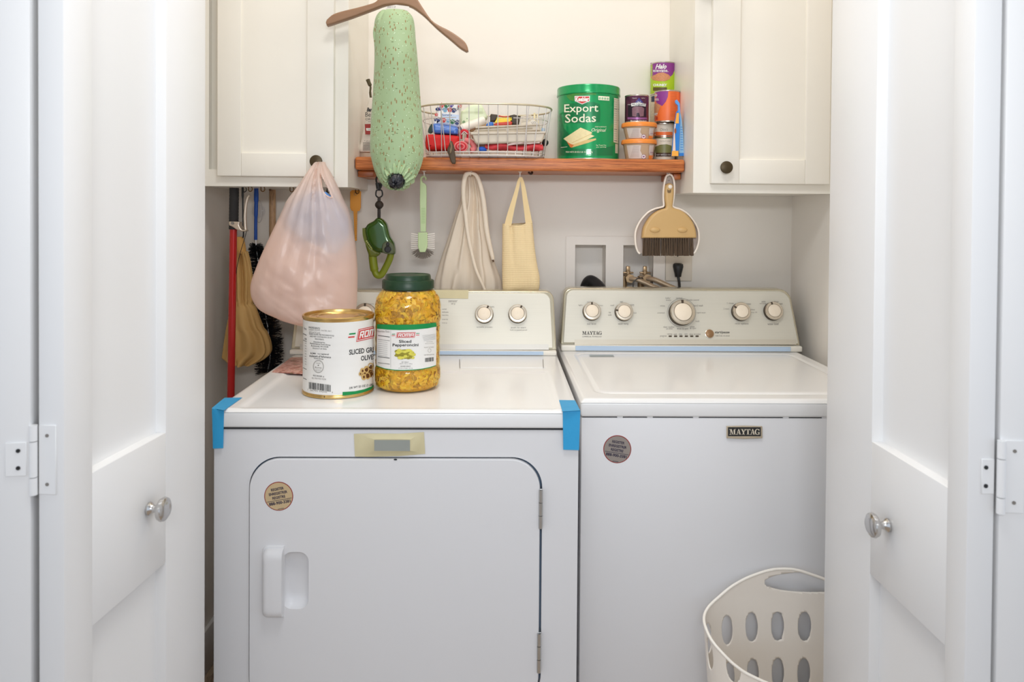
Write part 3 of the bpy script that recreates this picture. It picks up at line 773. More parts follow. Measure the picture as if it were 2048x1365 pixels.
def washer():
    YF = 1.575; x0 = W(1161.5, 820, YF).x; x1 = x0+0.695; zl = W(1400, 835.5, YF).z; yb = 2.228
    root = thing('washer', ((x0+x1)/2, 1.9, 0), 'white top loading washer right of the dryer with five console knobs', 'washer')
    b = MB(M_ENAMEL); b.box(x0, x1, YF, yb, zl, ZT-0.007, 0.005, 3)
    lx0 = WZ(1155, 712, ZT).x; ly1 = WZ(1300, 708, ZT).y; ly0 = WZ(1300, 787, ZT).y; lx1 = x0+x1-WZ(1195, 786, ZT).x
    lx0b = WZ(1195, 786, ZT).x; lx0 = (lx0+lx0b)/2
    def fz(x, y):
        e = min(x-x0, x1-x, y-YF, yb-y)
        z = ZT-0.008*(1-sin(min(1, e/0.010)*pi/2))
        # shallow groove round the lid, lid itself slightly domed
        cx, cy = (lx0+lx1)/2, (ly0+ly1)/2; hx, hy = (lx1-lx0)/2, (ly1-ly0)/2; r = 0.03
        qx, qy = abs(x-cx)-hx+r, abs(y-cy)-hy+r
        sd = sqrt(max(qx, 0)**2+max(qy, 0)**2)+min(max(qx, qy), 0)-r
        z -= 0.0048*max(0.0, 1-abs(sd)/0.006)
        if sd < 0: z += 0.0010*sstep(0, 0.02, -sd)
        return z
    top_grid(b, x0, x1, YF, yb, fz, 170, 160); b.build('lid', root, angle=50)
    S = ray_at(YF+0.003)
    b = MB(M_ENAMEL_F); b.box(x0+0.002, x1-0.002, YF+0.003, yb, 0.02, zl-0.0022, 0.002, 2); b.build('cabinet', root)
    b = MB(M_GASKET); b.box(x0+0.005, x1-0.005, YF+0.0065, yb-0.01, zl-0.006, zl+0.001); b.build('lid_seam', root)
    for px in (1240, 1300, 1392, 1572, 1650):
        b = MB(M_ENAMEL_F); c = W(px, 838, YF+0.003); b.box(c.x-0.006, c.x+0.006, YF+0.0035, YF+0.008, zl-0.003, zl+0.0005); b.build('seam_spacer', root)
    sf = plane((0, YF+0.003, 0), (0, -1, 0), 0.0)
    register_sticker(root, 1234.5, 899, 28, sf, M_SILVST, radians(9), 'round silver register sticker with red rim')
    # badge
    b = MB(mat('badge_silver', C(214, 200, 176), 0.25, 0.7)); P = lambda x, y: (sf(x, y).x, sf(x, y).z)
    b.slab([P(*p) for p in ((1452.5, 852.5), (1487, 851.5), (1523.5, 852.5), (1523.5, 876), (1487, 877.5), (1452.5, 876))], fXZ, YF-0.0015, YF+0.003, 0.001, 2); bd = b.build('badge', root, label='silver and black brand badge')
    b = MB(M_BLACKINK); sb = plane((0, YF-0.0015, 0), (0, -1, 0), 0.0); b.patch([[(1456, 855), (1521.5, 855), (1521.5, 873), (1456, 873)]], sb, 0, e=0.0004)
    b.ink('MAYTAG', 1458.5, 858.2, 1519.5, 870, sb, m=mat('badge_letter', C(236, 226, 206), 0.3, 0.3), serif=True, maxlen=0, e=0.0009); b.build('badge_face', bd)
    # console
    zb = W(1370, 691, 2.13).z; zt = W(1370, 577.5, 2.185).z; znose = zb
    l0, r0 = W(1122, 690, 2.13).x, W(1602, 690, 2.13).x; l1, r1 = W(1128, 600, 2.17).x, W(1585, 600, 2.17).x; rr = 0.034
    ol = [(l0, zb), (r0, zb), (r0-0.001, zb+0.02)] + [(r1-rr+rr*cos(a), zt-rr+rr*sin(a)) for a in [pi/2*k/8 for k in range(9)]] \
        + [(l1+rr*.7+rr*.7*cos(a), zt-rr*.7+rr*.7*sin(a)) for a in [pi/2+pi/2*k/8 for k in range(9)]] + [(l0+0.001, zb+0.02)]
    film = (W(1151, 697, 2.115).x, W(1582, 697, 2.115).x)
    body, surf, n = console(root, ol, 2.132, 2.182, zb, zt, 2.232, znose, film, 0.007, None)
    for px, py, r, a in ((1183, 624, 0.0262, 0), (1247, 625, 0.0262, radians(-82)), (1480.5, 624.5, 0.0268, radians(-58)), (1545, 623.5, 0.0268, radians(-15))):
        knob(body, surf, n, px, py, r, a)
    knob(body, surf, n, 1362, 627, 0.0365, 0.0, 0.026)
    ring = MB(M_GREYINK); ring.patch([[ell(1363, 626, 28.8, 28.8, 48), ell(1363, 626, 28.2, 28.2, 48)[::-1]]], surf, 0); ring.build('dial_ring', body)
    t = MB(M_GREYINK)
    for s_, xa, xb, ya, yb_ in (('soil level', 1174, 1192, 646, 650), ('light', 1157, 1165, 609, 613), ('normal', 1174, 1186, 602.5, 606), ('heavy', 1198, 1206, 610, 613),
        ('wash temp', 1236, 1257, 646, 651), ('cool', 1221, 1228, 609, 612.5), ('warm', 1240, 1246, 603, 606), ('warm', 1260, 1268, 609, 613), ('tap', 1217, 1222, 624, 627.5), ('cold', 1216, 1223, 628.5, 632), ('hot', 1267, 1273, 624, 628),
        ('bulky/', 1331, 1341, 595, 599), ('sheets', 1332, 1342, 598.8, 602.2), ('normal', 1352, 1364, 594.5, 598.5), ('wrinkle control', 1373, 1398, 598.5, 602), ('hand wash', 1387, 1406, 609.5, 613.5),
        ('whites', 1320, 1330, 610.5, 613.5), ('rapid wash', 1393, 1411, 624.5, 628), ('soak', 1391, 1399, 641, 644.5), ('clean washer', 1326.5, 1349, 652.5, 656), ('with affresh', 1332, 1345, 656.5, 659.5),
        ('drain & spin', 1354, 1376, 656, 660.5), ('rinse', 1380, 1389, 652, 655.5), ('& spin', 1380, 1392, 655.5, 659.5), ('powerwash', 1315, 1329.5, 625, 628),
        ('sensing', 1334.5, 1344.5, 667, 670.5), ('wash', 1347, 1353.5, 667, 670.5), ('rinse', 1358, 1364, 667, 670.5), ('spin', 1369, 1375, 667, 670.5), ('done', 1379, 1386, 667, 670.5), ('lid locked', 1388, 1401, 667, 670.5), ('progress', 1320, 1333.5, 671.5, 675),
        ('hold 3 sec. to cancel', 1431, 1459, 670, 673.5), ('rinse options', 1470, 1497, 646, 650.5), ('water level', 1535, 1557, 646, 650.5), ('1 rinse', 1454, 1467, 605, 608.5), ('2 rinses', 1447, 1458, 616.5, 619.5),
        ('with fabric', 1491, 1502, 606.5, 610), ('softener', 1500, 1510, 618, 621), ('auto', 1523, 1531, 602, 605.5), ('sensing', 1519, 1532, 606, 609.5), ('deep', 1548, 1557, 602, 606), ('water wash', 1548, 1565, 606, 609.5), ('deep fill', 1500, 1514, 624, 627)):
        t.ink(s_, xa, ya, xb, yb_, surf, maxlen=0)
    t.cur = M_BLACKINK
    t.ink('start/pause', 1429.5, 662.5, 1459, 668.5, surf, bold=0.02, maxlen=0)
    t.ink('MAYTAG', 1164.5, 663, 1203.5, 670, surf, serif=True, maxlen=0); t.ink('COMMERCIAL TECHNOLOGY', 1164.5, 672.3, 1203.5, 675, surf, maxlen=0)
    t.build('panel_lettering', body, kind='stuff')
    for k in range(6):
        b = MB(M_KSIDE); px = 1340.3+10.75*k; c = [surf(px+dx, 673+dy) for dx, dy in ((-3, 1.4), (3, 1.4), (3, -1.4), (-3, -1.4))]
        b.loft([[p for p in c], [p+n*0.0012 for p in c]], None); b.build('indicator_light', body)
    p = surf(1419, 668); b = MB(M_KRING); b.lathe([(0.0135, -0.001), (0.0135, 0.001), (0.0118, 0.0015)], p, 28, axis=n, caps=(True, False))
    b.cur = mat('start_button', C(150, 116, 82), 0.35, 0.35); b.lathe([(0.0118, 0.001), (0.0115, 0.003), (0.009, 0.0042), (0.0003, 0.0046)], p, 28, axis=n, caps=(False, False)); b.build('start_button', body, label='brown round start button')
    r = MB(mat('label_grey_band2', C(210, 204, 190), 0.35, 0.2)); r.patch([[(1149, 679.5), (1592, 679.5), (1592.5, 690), (1149, 690)]], surf, 0, e=0.0005); r.build('panel_band', body)
    r = MB(mat('lid_sticker', C(150, 160, 164), 0.4)); r.patch([[(1178.5, 710), (1226, 710), (1229, 714), (1180, 714)]], lambda x, y, e=0: WZ(x, y, ZT+0.0016), 0); r.build('lid_sticker', root)
    return root
washer()
# ------------------------------------------------------------------ wooden shelf between the cabinets
M_SHELF = wood_mat('shelf_oak', C(150, 78, 36), C(186, 104, 52), C(212, 130, 70), (1.6, 26, 40), 0.38, 0.3)
ZS = 1.467                                           # shelf top
YS = 2.083                                           # shelf front
M_HOOKW = mat('white_hook', (0.78, 0.76, 0.72, 1), 0.3, var=0.01)
def cup_hook(parent, px, py, Y, m, zt, r=0.0016, lab=None):
    p = W(px, py, Y); b = MB(m); rr = 0.0075
    b.cyl((p.x, Y, zt), (p.x, Y, zt-0.002), 0.006, 0.005, 14)
    b.tube([(p.x, Y, zt), (p.x, Y, p.z+0.004)] + [(p.x, Y+rr-rr*cos(a)-0.0, p.z-rr*sin(a)) for a in [pi*1.35*k/12 for k in range(13)]], r, 8)
    return b.build('cup_hook', parent, label=lab)
def shelf():
    x0, x1 = CLX1+0.002, CRX0-0.002
    root = thing('wall_shelf', ((x0+x1)/2, YB, ZS-0.037), 'reddish oak wall shelf fixed between the two cream wall cabinets', 'shelf')
    b = MB(M_SHELF); b.box(x0, x1, YS, YB-0.001, ZS-0.0365, ZS, 0.007, 4); b.build('board', root)
    c = W(1345, 346, 2.24); b = MB(M_SHELF); b.box(c.x-0.022, x1, 2.13, YB-0.001, ZS-0.055, ZS-0.037, 0.002); b.build('cleat', root)
    b = MB(M_SHELF); b.box(x0, x0+0.045, 2.13, YB-0.001, ZS-0.055, ZS-0.037, 0.002); b.build('cleat', root)
    zt = ZS-0.0366
    for px, py in ((848, 350), (941, 346), (1040, 353), (1337, 350)): cup_hook(root, px, py, 2.125, M_HOOKW, zt, lab='white cup hook')
    cup_hook(root, 757, 352, 2.10, M_BLACK, zt, lab='black cup hook')
    b = MB(mat('dark_hook', C(58, 38, 30), 0.4, 0.4)); p = W(1062, 342, 2.10)
    b.tube(spl([(p.x+0.004, 2.12, zt), (p.x+0.004, 2.115, zt-0.004), (p.x, 2.10, zt-0.007), (p.x-0.007, 2.09, zt-0.004)], 6), 0.0032, 8); b.build('coat_hook', root, label='small dark coat hook')
    return root
shelf()

# ------------------------------------------------------------------ generic printed can
M_RIM = mat('tin_rim', C(200, 192, 178), 0.25, 0.9, var=0.05)
def can(name, label, cx, cy, R, z0, z1, body, group=None, rim=M_RIM, cat='can'):
    root = thing(name, (cx, cy, z0), label, cat, group)
    b = MB(rim); h = z1-z0
    b.lathe([(R*0.90, 0.003), (R*0.96, 0.0), (R*1.0, 0.0008), (R*1.0, 0.0035), (R*0.975, 0.0045)], (cx, cy, z0), 44, caps=(True, False)); b.build('base_rim', root)
    b = MB(rim); b.lathe([(R*0.975, h-0.0045), (R*1.0, h-0.0035), (R*1.0, h-0.0008), (R*0.96, h), (R*0.92, h-0.004), (R*0.75, h-0.004), (R*0.73, h-0.003), (R*0.5, h-0.003), (0.0004, h-0.003)], (cx, cy, z0), 44, caps=(False, False))
    b.build('top_rim', root)
    b = MB(body); b.lathe([(R*0.975, 0.0043), (R*0.985, 0.006), (R*0.985, h-0.006), (R*0.975, h-0.0043)], (cx, cy, z0), 52, caps=(False, False)); w = b.build('label_wrap', root)
    return root, w, cylsurf(cx, cy, R*0.985, 0.0004)

# ------------------------------------------------------------------ cracker tin
M_TIN = mat('tin_green', C(6, 152, 86), 0.24, 0.25, var=0.05, nscale=9, coat=0.4)
M_TIND = mat('tin_green_dark', C(8, 122, 70), 0.26, 0.2, var=0.05, nscale=9, coat=0.4)
M_CREAM = ink_mat('cream_ink', C(240, 238, 214)); M_CRACK = mat('cracker', C(236, 222, 172), 0.5, var=0.10, nscale=120)
M_CRACK2 = mat('cracker_dark', C(218, 190, 126), 0.5, var=0.10, nscale=120)
M_LOGORED = ink_mat('logo_red', C(206, 62, 58))
def tin():
    Y = 2.188; c = W(1176.5, 250, Y); R = 0.0915; zt = W(1176, 176, Y-R*0.2).z
    root = thing('cracker_tin', (c.x, Y, ZS), 'large round green tin printed Export Sodas with crackers on the oak shelf', 'tin')
    h = zt-ZS; b = MB(M_TIN)
    b.lathe([(R*0.97, 0.0), (R, 0.003), (R*0.995, 0.006), (R*0.995, h-0.023)], (c.x, Y, ZS), 72, caps=(True, False)); body = b.build('tin_body', root)
    b = MB(M_TIN); b.lathe([(R*0.998, h-0.026), (R*1.022, h-0.025), (R*1.026, h-0.0225), (R*1.020, h-0.020), (R*1.014, h-0.0185), (R*1.014, h-0.004), (R*1.003, h-0.0005), (R*0.985, h), (R*0.96, h-0.003), (0.0004, h-0.003)], (c.x, Y, ZS), 72, caps=(False, False)); b.build('lid', root)
    b = MB(M_RIM); b.lathe([(R*0.99, 0.0002), (R*1.004, 0.0012), (R*1.004, 0.0028), (R*0.99, 0.0035)], (c.x, Y, ZS), 72, caps=(False, False)); b.build('base_rim', root)
    S = cylsurf(c.x, Y, R*0.995, 0.0003); zx = lambda x, y: (1110+x/8.807, 165+y/8.807)
    L = MB(M_TIND)
    L.patch([[zx(*p) for p in ((150, 380), (560, 345), (690, 345), (790, 385), (800, 560), (790, 700), (560, 720), (300, 715), (150, 720))]], S)
    L.patch([[zx(*p) for p in ((45, 570), (110, 560), (150, 800), (330, 1000), (300, 1160), (700, 1180), (1020, 1120), (1020, 1290), (30, 1290))]], S)
    L.cur = mat('leafy_print', C(70, 140, 62), 0.3, var=0.35, nscale=140); L.patch([[zx(*p) for p in ((200, 225), (330, 190), (520, 175), (720, 190), (725, 220), (560, 215), (350, 232), (330, 330), (260, 310), (215, 262))]], S, e=0.0005)
    L.cur = M_WHITEINK; L.patch([[zx(*p) for p in ((345, 238), (615, 236), (612, 330), (478, 386), (348, 328))]], S, e=0.0007)
    L.cur = M_LOGORED; L.patch([[zx(*p) for p in ((358, 248), (603, 246), (600, 322), (478, 374), (360, 320))]], S, e=0.0009)
    L.ink('Keebler', *zx(362, 252), *zx(598, 336), S, bold=0.045, shear=0.12, m=M_WHITEINK, e=0.0013)
    L.ink('Export', *zx(162, 388), *zx(762, 572), S, slope=-1.5, bold=0.008, m=M_CREAM, e=0.0009); L.ink('Sodas', *zx(178, 560), *zx(722, 712), S, slope=-1.8, bold=0.008, m=M_CREAM, e=0.0009)
    L.cur = M_CREAM; L.patch([[zx(*p) for p in ((764, 236), (958, 250), (956, 322), (764, 308))]], S, e=0.0006)
    L.cur = mat('pale_green_ink', C(150, 196, 160), 0.4)
    for a in (790, 836, 882, 928): L.patch([ell(*zx(a, 278+(a-790)*.07), 2.1, 2.3, 14)], S, 0, e=0.0009)
    for pts, mm, e in ((((250, 1060), (720, 985), (725, 1012), (600, 1060), (290, 1150), (270, 1130)), M_CRACK2, .0005), (((230, 1050), (560, 890), (696, 945), (560, 1010), (300, 1100)), M_CRACK, .0007),
                       (((210, 1040), (520, 850), (640, 890), (655, 905), (300, 1070)), M_CRACK2, .0008), (((148, 992), (450, 795), (655, 880), (620, 910), (260, 1080)), M_CRACK, .0010)):
        L.cur = mm; L.patch([[zx(*p) for p in pts]], S, e=e)
    L.cur = mat('cracker_edge', C(214, 120, 60), 0.5); L.patch([[zx(*p) for p in ((148, 992), (200, 1040), (275, 1085), (330, 1100), (290, 1152), (268, 1140), (210, 1050))]], S, e=0.0012)
    L.cur = M_CRACK2
    for i in range(5):
        for j in range(4):
            u, v = (i+.7)/5.6, (j+.7)/4.8; L.patch([ell(*zx(148+302*u+172*v*1.0+ (0), 992-197*u+30*v+ (85*v)), .55, .4, 6)], S, 0, e=0.0013)
    L.ink('Original', *zx(642, 806), *zx(902, 884), S, slope=0.5, shear=0.35, m=M_CREAM, e=0.0007); L.ink('CRISPY & DELICIOUS', *zx(702, 772), *zx(905, 792), S, m=M_CREAM, e=0.0007)
    L.ink('9g Total Fat', *zx(724, 1096), *zx(902, 1122), S, m=M_CREAM, e=0.0007); L.ink('per serving', *zx(730, 1130), *zx(900, 1152), S, m=M_CREAM, e=0.0007)
    L.ink('PESO NETO 28 OZ (1 LB. 12 OZ.) 793g', *zx(190, 1212), *zx(662, 1246), S, slope=0, bold=0.01, m=M_CREAM, e=0.0007)
    L.cur = M_CREAM; L.patch([[zx(*p) for p in ((102, 1142), (216, 1132), (216, 1138), (102, 1150))]], S, e=0.0007)
    L.cur = mat('nutrition_panel', C(214, 210, 186), 0.45); L.patch([[zx(*p) for p in ((1040, 272), (1132, 290), (1112, 1080), (1030, 1050))]], S, e=0.0007); L.patch([[zx(*p) for p in ((1062, 1080), (1110, 1088), (1108, 1252), (1060, 1245))]], S, e=0.0007)
    L.cur = M_BLACKINK
    for k in range(19):
        y = 300+k*40; th = 9 if k in (4, 13, 18) else 3; L.patch([[zx(1043, y), zx(1128, y+10), zx(1128, y+10+th), zx(1043, y+th)]], S, e=0.0010)
    L.build('tin_print', body, kind='stuff')
tin()

# ------------------------------------------------------------------ pet food cans, tubs and bag at the right end of the shelf
M_PURPLE = mat('halo_purple', C(140, 58, 140), 0.35, var=0.04); M_LIME = mat('halo_lime', C(178, 206, 40), 0.35, var=0.04)
M_ORANGE = mat('halo_orange', C(238, 116, 56), 0.38, var=0.04); M_CHUNK = mat('meat_chunks', C(206, 140, 98), 0.5, var=0.45, nscale=420)
M_PLUM = mat('plum_label', C(84, 34, 66), 0.28, 0.35, var=0.08, coat=0.4); M_NAVY = mat('navy_label', C(46, 50, 78), 0.4, var=0.05)
def Zp(px, py, Y): return W(px, py, Y).z
def pet_food():
    zx = lambda x, y: (1230+x/6.206, 110+y/6.206)
    # two tubs with orange lids, the upper one on the lower
    TX, TY = W(1278, 290, 2.145).x, 2.145; z1 = Zp(1278, 281, TY); z2 = Zp(1278, 247.5, TY); R = 0.0500
    M_TUB = mat('tub_clear', C(196, 168, 138), 0.3, var=0.10, nscale=20); M_TUBLID = mat('tub_lid', C(244, 146, 62), 0.35, var=0.03)
    M_TUBLAB = mat('tub_label', C(218, 206, 200), 0.4, var=0.02)
    def tub(z0, zt, label):
        root = thing('food_tub', (TX, TY, z0), label, 'tub', None); h = zt-z0
        b = MB(M_TUB); b.lathe([(R*0.70, 0), (R*0.76, 0.002), (R*0.92, h-0.013), (R*0.93, h-0.008)], (TX, TY, z0), 48, caps=(True, True)); body = b.build('tub_body', root)
        b = MB(M_TUBLID); b.lathe([(R*0.95, h-0.0125), (R*1.02, h-0.012), (R*1.03, h-0.008), (R*1.02, h-0.003), (R*0.99, h), (R*0.93, h), (R*0.90, h-0.0015), (0.0004, h-0.0015)], (TX, TY, z0), 48, caps=(False, False)); b.build('tub_lid', root, label='orange snap lid')
        S = lambda px, py, e=0.0012: cylsurf(TX, TY, R*(0.76+0.16*max(0, min(1, (ray_z(px, py, TX, TY, R*0.85)-z0)/(h-0.013)))), 0.0)(px, py, e)
        L = MB(M_TUBLAB); y0 = project_y(z0+0.004); y1 = project_y(zt-0.014)
        f = lambda u, v: (1252+(1309-1252)*u, y0+(y1-y0)*v)
        L.patch([[f(*q) for q in ((0.02, 0.98), (0.53, 0.98), (0.50, 0.6), (0.56, 0.35), (0.68, 0.05), (0.10, 0.05))]], S)
        L.patch([[f(*q) for q in ((0.82, 0.98), (0.98, 0.98), (0.92, 0.05), (0.86, 0.05), (0.80, 0.5))]], S)
        L.cur = M_TUBLID; L.patch([[f(*q) for q in ((0.80, 0.25), (0.97, 0.28), (0.93, 0.0), (0.80, 0.0))]], S, e=0.0016)
        L.cur = M_WHITEINK; L.patch([ell(*f(0.62, 0.18), 4.6, 4.6, 20)], S, 0, e=0.0016); L.cur = M_PURPLE; L.patch([[ell(*f(0.62, 0.18), 4.6, 4.6, 20), ell(*f(0.62, 0.18), 4.0, 4.0, 20)[::-1]]], S, 0, e=0.002)
        L.patch([ell(*f(0.62, 0.18), 2.4, 1.1, 12)], S, 0, e=0.002)
        L.cur = mat('faint_ink', C(178, 160, 154), 0.5)
        for k in range(9): L.patch([[f(0.14+0.012*(9-k), 0.90-k*0.09), f(0.46, 0.90-k*0.09), f(0.46, 0.875-k*0.09), f(0.14+0.012*(9-k), 0.875-k*0.09)]], S, e=0.0016)
        L.ink('chewy', *f(0.85, 0.52), *f(0.97, 0.40), S, m=M_PURPLE, e=0.002)
        L.build('tub_print', body, kind='stuff'); return root
    def ray_z(px, py, cx, cy, r): return cylsurf(cx, cy, r, 0)(px, py).z
    def project_y(z): return 429.0-(z-EYE.z)*F_PX/(TY-R*0.85)
    tub(ZS, z1, 'clear food tub with orange lid at the bottom of the two tub stack')
    tub(z1+0.0002, z2, 'clear food tub with orange lid under the dark purple can')
    # plum can on the tubs
    cx, cy, R = W(1273.5, 220, 2.15).x, 2.15, 0.0350; zt = Zp(1273, 192, cy)
    root, w, S = can('pet_food_can', 'dark purple pet food can on top of the orange lidded tubs', cx, cy, R, z2+0.0004, zt, M_PLUM)
    L = MB(mat('plum_light', C(150, 92, 150), 0.3, 0.3)); L.patch([[zx(*p) for p in ((155, 775), (400, 778), (400, 800), (155, 798))]], S)
    L.cur = mat('plum_deep', C(40, 22, 40), 0.35, 0.2, var=0.3, nscale=200); L.patch([[zx(*p) for p in ((160, 620), (385, 632), (385, 770), (160, 768))]], S, e=0.0003)
    L.cur = mat('bison_print', C(128, 92, 104), 0.4, var=0.4, nscale=260); L.patch([[zx(*p) for p in ((212, 660), (240, 640), (330, 640), (362, 665), (355, 760), (310, 766), (300, 720), (270, 720), (262, 766), (215, 760))]], S, e=0.0006)
    L.cur = mat('bluelogo', C(58, 52, 132), 0.35); L.patch([[zx(*p) for p in ((250, 590), (298, 530), (352, 592))]], S, e=0.0006)
    L.cur = M_WHITEINK; L.patch([[zx(*p) for p in ((200, 600), (300, 590), (385, 606), (380, 640), (300, 628), (203, 638))]], S, e=0.0007)
    L.ink('WILDERNESS', *zx(208, 602), *zx(378, 628), S, bold=0.01, m=M_NAVYINK, e=0.0012); L.ink('BLUE', *zx(281, 574), *zx(321, 585), S, m=M_WHITEINK, e=0.0012)
    L.ink('Natural', *zx(216, 530), *zx(266, 541), S, m=M_WHITEINK, e=0.0008); L.ink('Grain Free', *zx(330, 530), *zx(370, 541), S, m=M_WHITEINK, e=0.0008); L.ink('WITH', *zx(156, 612), *zx(194, 624), S, m=M_WHITEINK, e=0.0008)
    L.ink('Bison & Chicken', *zx(194, 808), *zx(392, 828), S, m=M_WHITEINK, e=0.0008); L.build('can_print', w, kind='stuff')
    # tall back stack: plain can (unseen, added as a support), navy can, lime can
    bx, by, R = W(1325.5, 200, 2.2565).x, 2.2565, 0.0384; zn = Zp(1325, 192, by); zm = (ZS+zn)/2
    can('pet_food_can', 'plain pale can at the very bottom behind the orange lidded tubs', bx, by, R, ZS, zm, mat('pale_label', C(206, 198, 182), 0.4))
    root, w, S = can('pet_food_can', 'navy banded pet food can half hidden below the lime green can', bx, by, R, zm+0.0002, zn, mat('navy_can_body', C(214, 196, 168), 0.4, var=0.35, nscale=260))
    L = MB(M_NAVY); L.patch([[zx(*p) for p in ((432, 510), (740, 505), (740, 560), (432, 585))]], S); L.build('can_print', w, kind='stuff')
    zt = Zp(1325, 127.5, by)
    root, w, S = can('pet_food_can', 'purple and lime green pet food can on top of the tallest stack', bx, by, R, zn+0.0002, zt, M_LIME)
    L = MB(M_PURPLE); L.patch([[zx(*p) for p in ((440, 98), (590, 92), (748, 100), (742, 180), (715, 245), (670, 285), (560, 300), (480, 285), (440, 262))]], S)
    L.cur = M_CHUNK; L.patch([[zx(*p) for p in ((440, 268), (500, 245), (540, 222), (600, 218), (660, 240), (690, 270), (680, 300), (620, 325), (540, 325), (470, 312))]], S, e=0.0007)
    L.ink('Halo', *zx(500, 112), *zx(640, 172), S, bold=0.03, shear=0.4, m=M_WHITEINK, e=0.0009); L.ink('elevate.', *zx(472, 172), *zx(664, 212), S, bold=0.01, m=M_WHITEINK, e=0.0009)
    L.ink('CHUNKY', *zx(472, 358), *zx(645, 388), S, bold=0.05, m=M_WHITEINK, e=0.0007); L.cur = mat('olive_band', C(92, 78, 36), 0.4); L.patch([[zx(*p) for p in ((472, 402), (645, 402), (645, 445), (472, 445))]], S); L.build('can_print', w, kind='stuff')
    # front right stack: short can, short white can, orange can
    fx, fy, R = W(1328, 300, 2.185).x, 2.185, 0.0318; za = Zp(1328, 275.5, fy); zb = Zp(1328, 248, fy)
    root, w, S = can('pet_food_can', 'short brown and white pet food can standing on the shelf beside the tubs', fx, fy, R, ZS, za, mat('cream_label', C(228, 218, 200), 0.38))
    L = MB(mat('olive_label', C(128, 130, 78), 0.38, var=0.1)); L.patch([[zx(*p) for p in ((490, 1190), (500, 1140), (560, 1115), (640, 1108), (700, 1125), (718, 1180), (718, 1215), (490, 1215))]], S)
    L.cur = mat('brown_label', C(74, 50, 36), 0.38); L.patch([[zx(*p) for p in ((484, 1215), (722, 1215), (720, 1262), (484, 1262))]], S); L.cur = mat('green_label', C(88, 136, 62), 0.38); L.patch([[zx(*p) for p in ((520, 1018), (698, 1018), (698, 1036), (520, 1036))]], S)
    L.ink('NET WT 5.5 OZ', *zx(512, 1232), *zx(690, 1248), S, m=M_WHITEINK, e=0.0007); L.ink('real food recipe', *zx(555, 1062), *zx(690, 1078), S, m=M_GREYINK, e=0.0007); L.build('can_print', w, kind='stuff')
    root, w, S = can('pet_food_can', 'short white pet food can with orange band under the tall orange can', fx, fy, R*1.04, za+0.0002, zb, mat('cream_label', C(228, 218, 200), 0.38))
    L = MB(M_ORANGE); L.patch([[zx(*p) for p in ((480, 955), (735, 955), (730, 1015), (480, 1015))]], S); L.ink("Chloe's", *zx(560, 908), *zx(655, 942), S, shear=0.2, m=M_GREYINK, e=0.0007); L.build('can_print', w, kind='stuff')
    ox, oy, R = W(1334.5, 215, 2.172).x, 2.172, 0.0374; zt = Zp(1334, 183.5, oy)
    root, w, S = can('pet_food_can', 'orange pet food can with purple corner below and right of the lime can', ox, oy, R, zb+0.0002, zt, M_ORANGE)
    L = MB(M_PURPLE); L.patch([[zx(*p) for p in ((484, 452), (560, 445), (662, 444), (655, 520), (630, 580), (585, 634), (540, 610), (484, 590))]], S)
    L.cur = M_CHUNK; L.patch([[zx(*p) for p in ((484, 605), (520, 598), (570, 625), (560, 650), (540, 700), (525, 740), (484, 745))]], S, e=0.0007); L.cur = mat('red_band', C(196, 66, 42), 0.4); L.patch([[zx(*p) for p in ((484, 770), (530, 768), (530, 804), (484, 808))]], S)
    L.ink('lo', *zx(486, 478), *zx(524, 516), S, bold=0.03, shear=0.4, m=M_WHITEINK, e=0.0009); L.ink('vate.', *zx(484, 535), *zx(546, 565), S, m=M_WHITEINK, e=0.0009); L.ink('NKY', *zx(484, 720), *zx(530, 752), S, bold=0.04, m=M_WHITEINK, e=0.0009)
    L.cur = mat('small_red_print', C(196, 84, 40), 0.4)
    for k in range(20): L.patch([[zx(688, 462+k*15.5), zx(768+random.uniform(-8, 22), 462+k*15.5), zx(768, 466+k*15.5), zx(688, 466+k*15.5)]], S)
    L.build('can_print', w, kind='stuff')
    # narrow treat bag standing edge-on
    root = thing('treat_bag', W(1357, 313, 2.11), 'slim blue and yellow treat bag standing edge on at the right shelf end', 'bag')
    M_TB = mat('treat_blue', C(36, 128, 214), 0.3, var=0.06, bump=0.3, bscale=60); M_TY = mat('treat_yellow', C(248, 178, 70), 0.35, var=0.04); M_TL = mat('treat_pale', C(150, 196, 226), 0.35, var=0.08, nscale=120)
    def strip(pts, Y0, Y1, m):
        b = MB(m); b.plate([(W(x, y, Y0).x, W(x, y, Y0).z) for x, y in pts], [], fXZ, Y0, Y1); return b
    b = strip(((1343, 312.5), (1356, 312.5), (1358, 300), (1360.5, 240), (1357, 220), (1353, 224), (1349, 250)), 2.098, 2.106, M_TB)
    b.cur = M_TY; S = ray_at(2.0975)
    b.patch([[(1343, 312.5), (1356.5, 312.5), (1357, 302), (1344, 302)], [(1350, 247), (1357.5, 247), (1358, 226), (1353.5, 226)]], S, 0)
    b.cur = mat('treat_white', C(240, 214, 196), 0.35); b.patch([[(1345, 302), (1351, 302), (1349.5, 262), (1352, 248), (1349, 248)]], S, 0, e=0.0008); b.cur = mat('treat_dog', C(150, 84, 50), 0.4); b.patch([ell(1350.5, 262, 2.2, 5.5, 12)], S, 0, e=0.0012)
    b.build('bag_front', root)
    b = strip(((1357.5, 312.5), (1367.5, 312), (1366.5, 270), (1363, 235), (1359, 218), (1357, 222), (1360, 260)), 2.107, 2.116, M_TL)
    b.cur = M_TB; S2 = ray_at(2.1065); b.patch([[(1358, 312.5), (1367.5, 312), (1367.3, 306), (1358, 306.5)]], S2, 0)
    for k in range(10): b.patch([[(1361, 254+k*5), (1365+k*0.15, 254+k*5), (1365+k*0.15, 255+k*5), (1361, 255+k*5)]], S2, 0)
    b.build('bag_side', root)
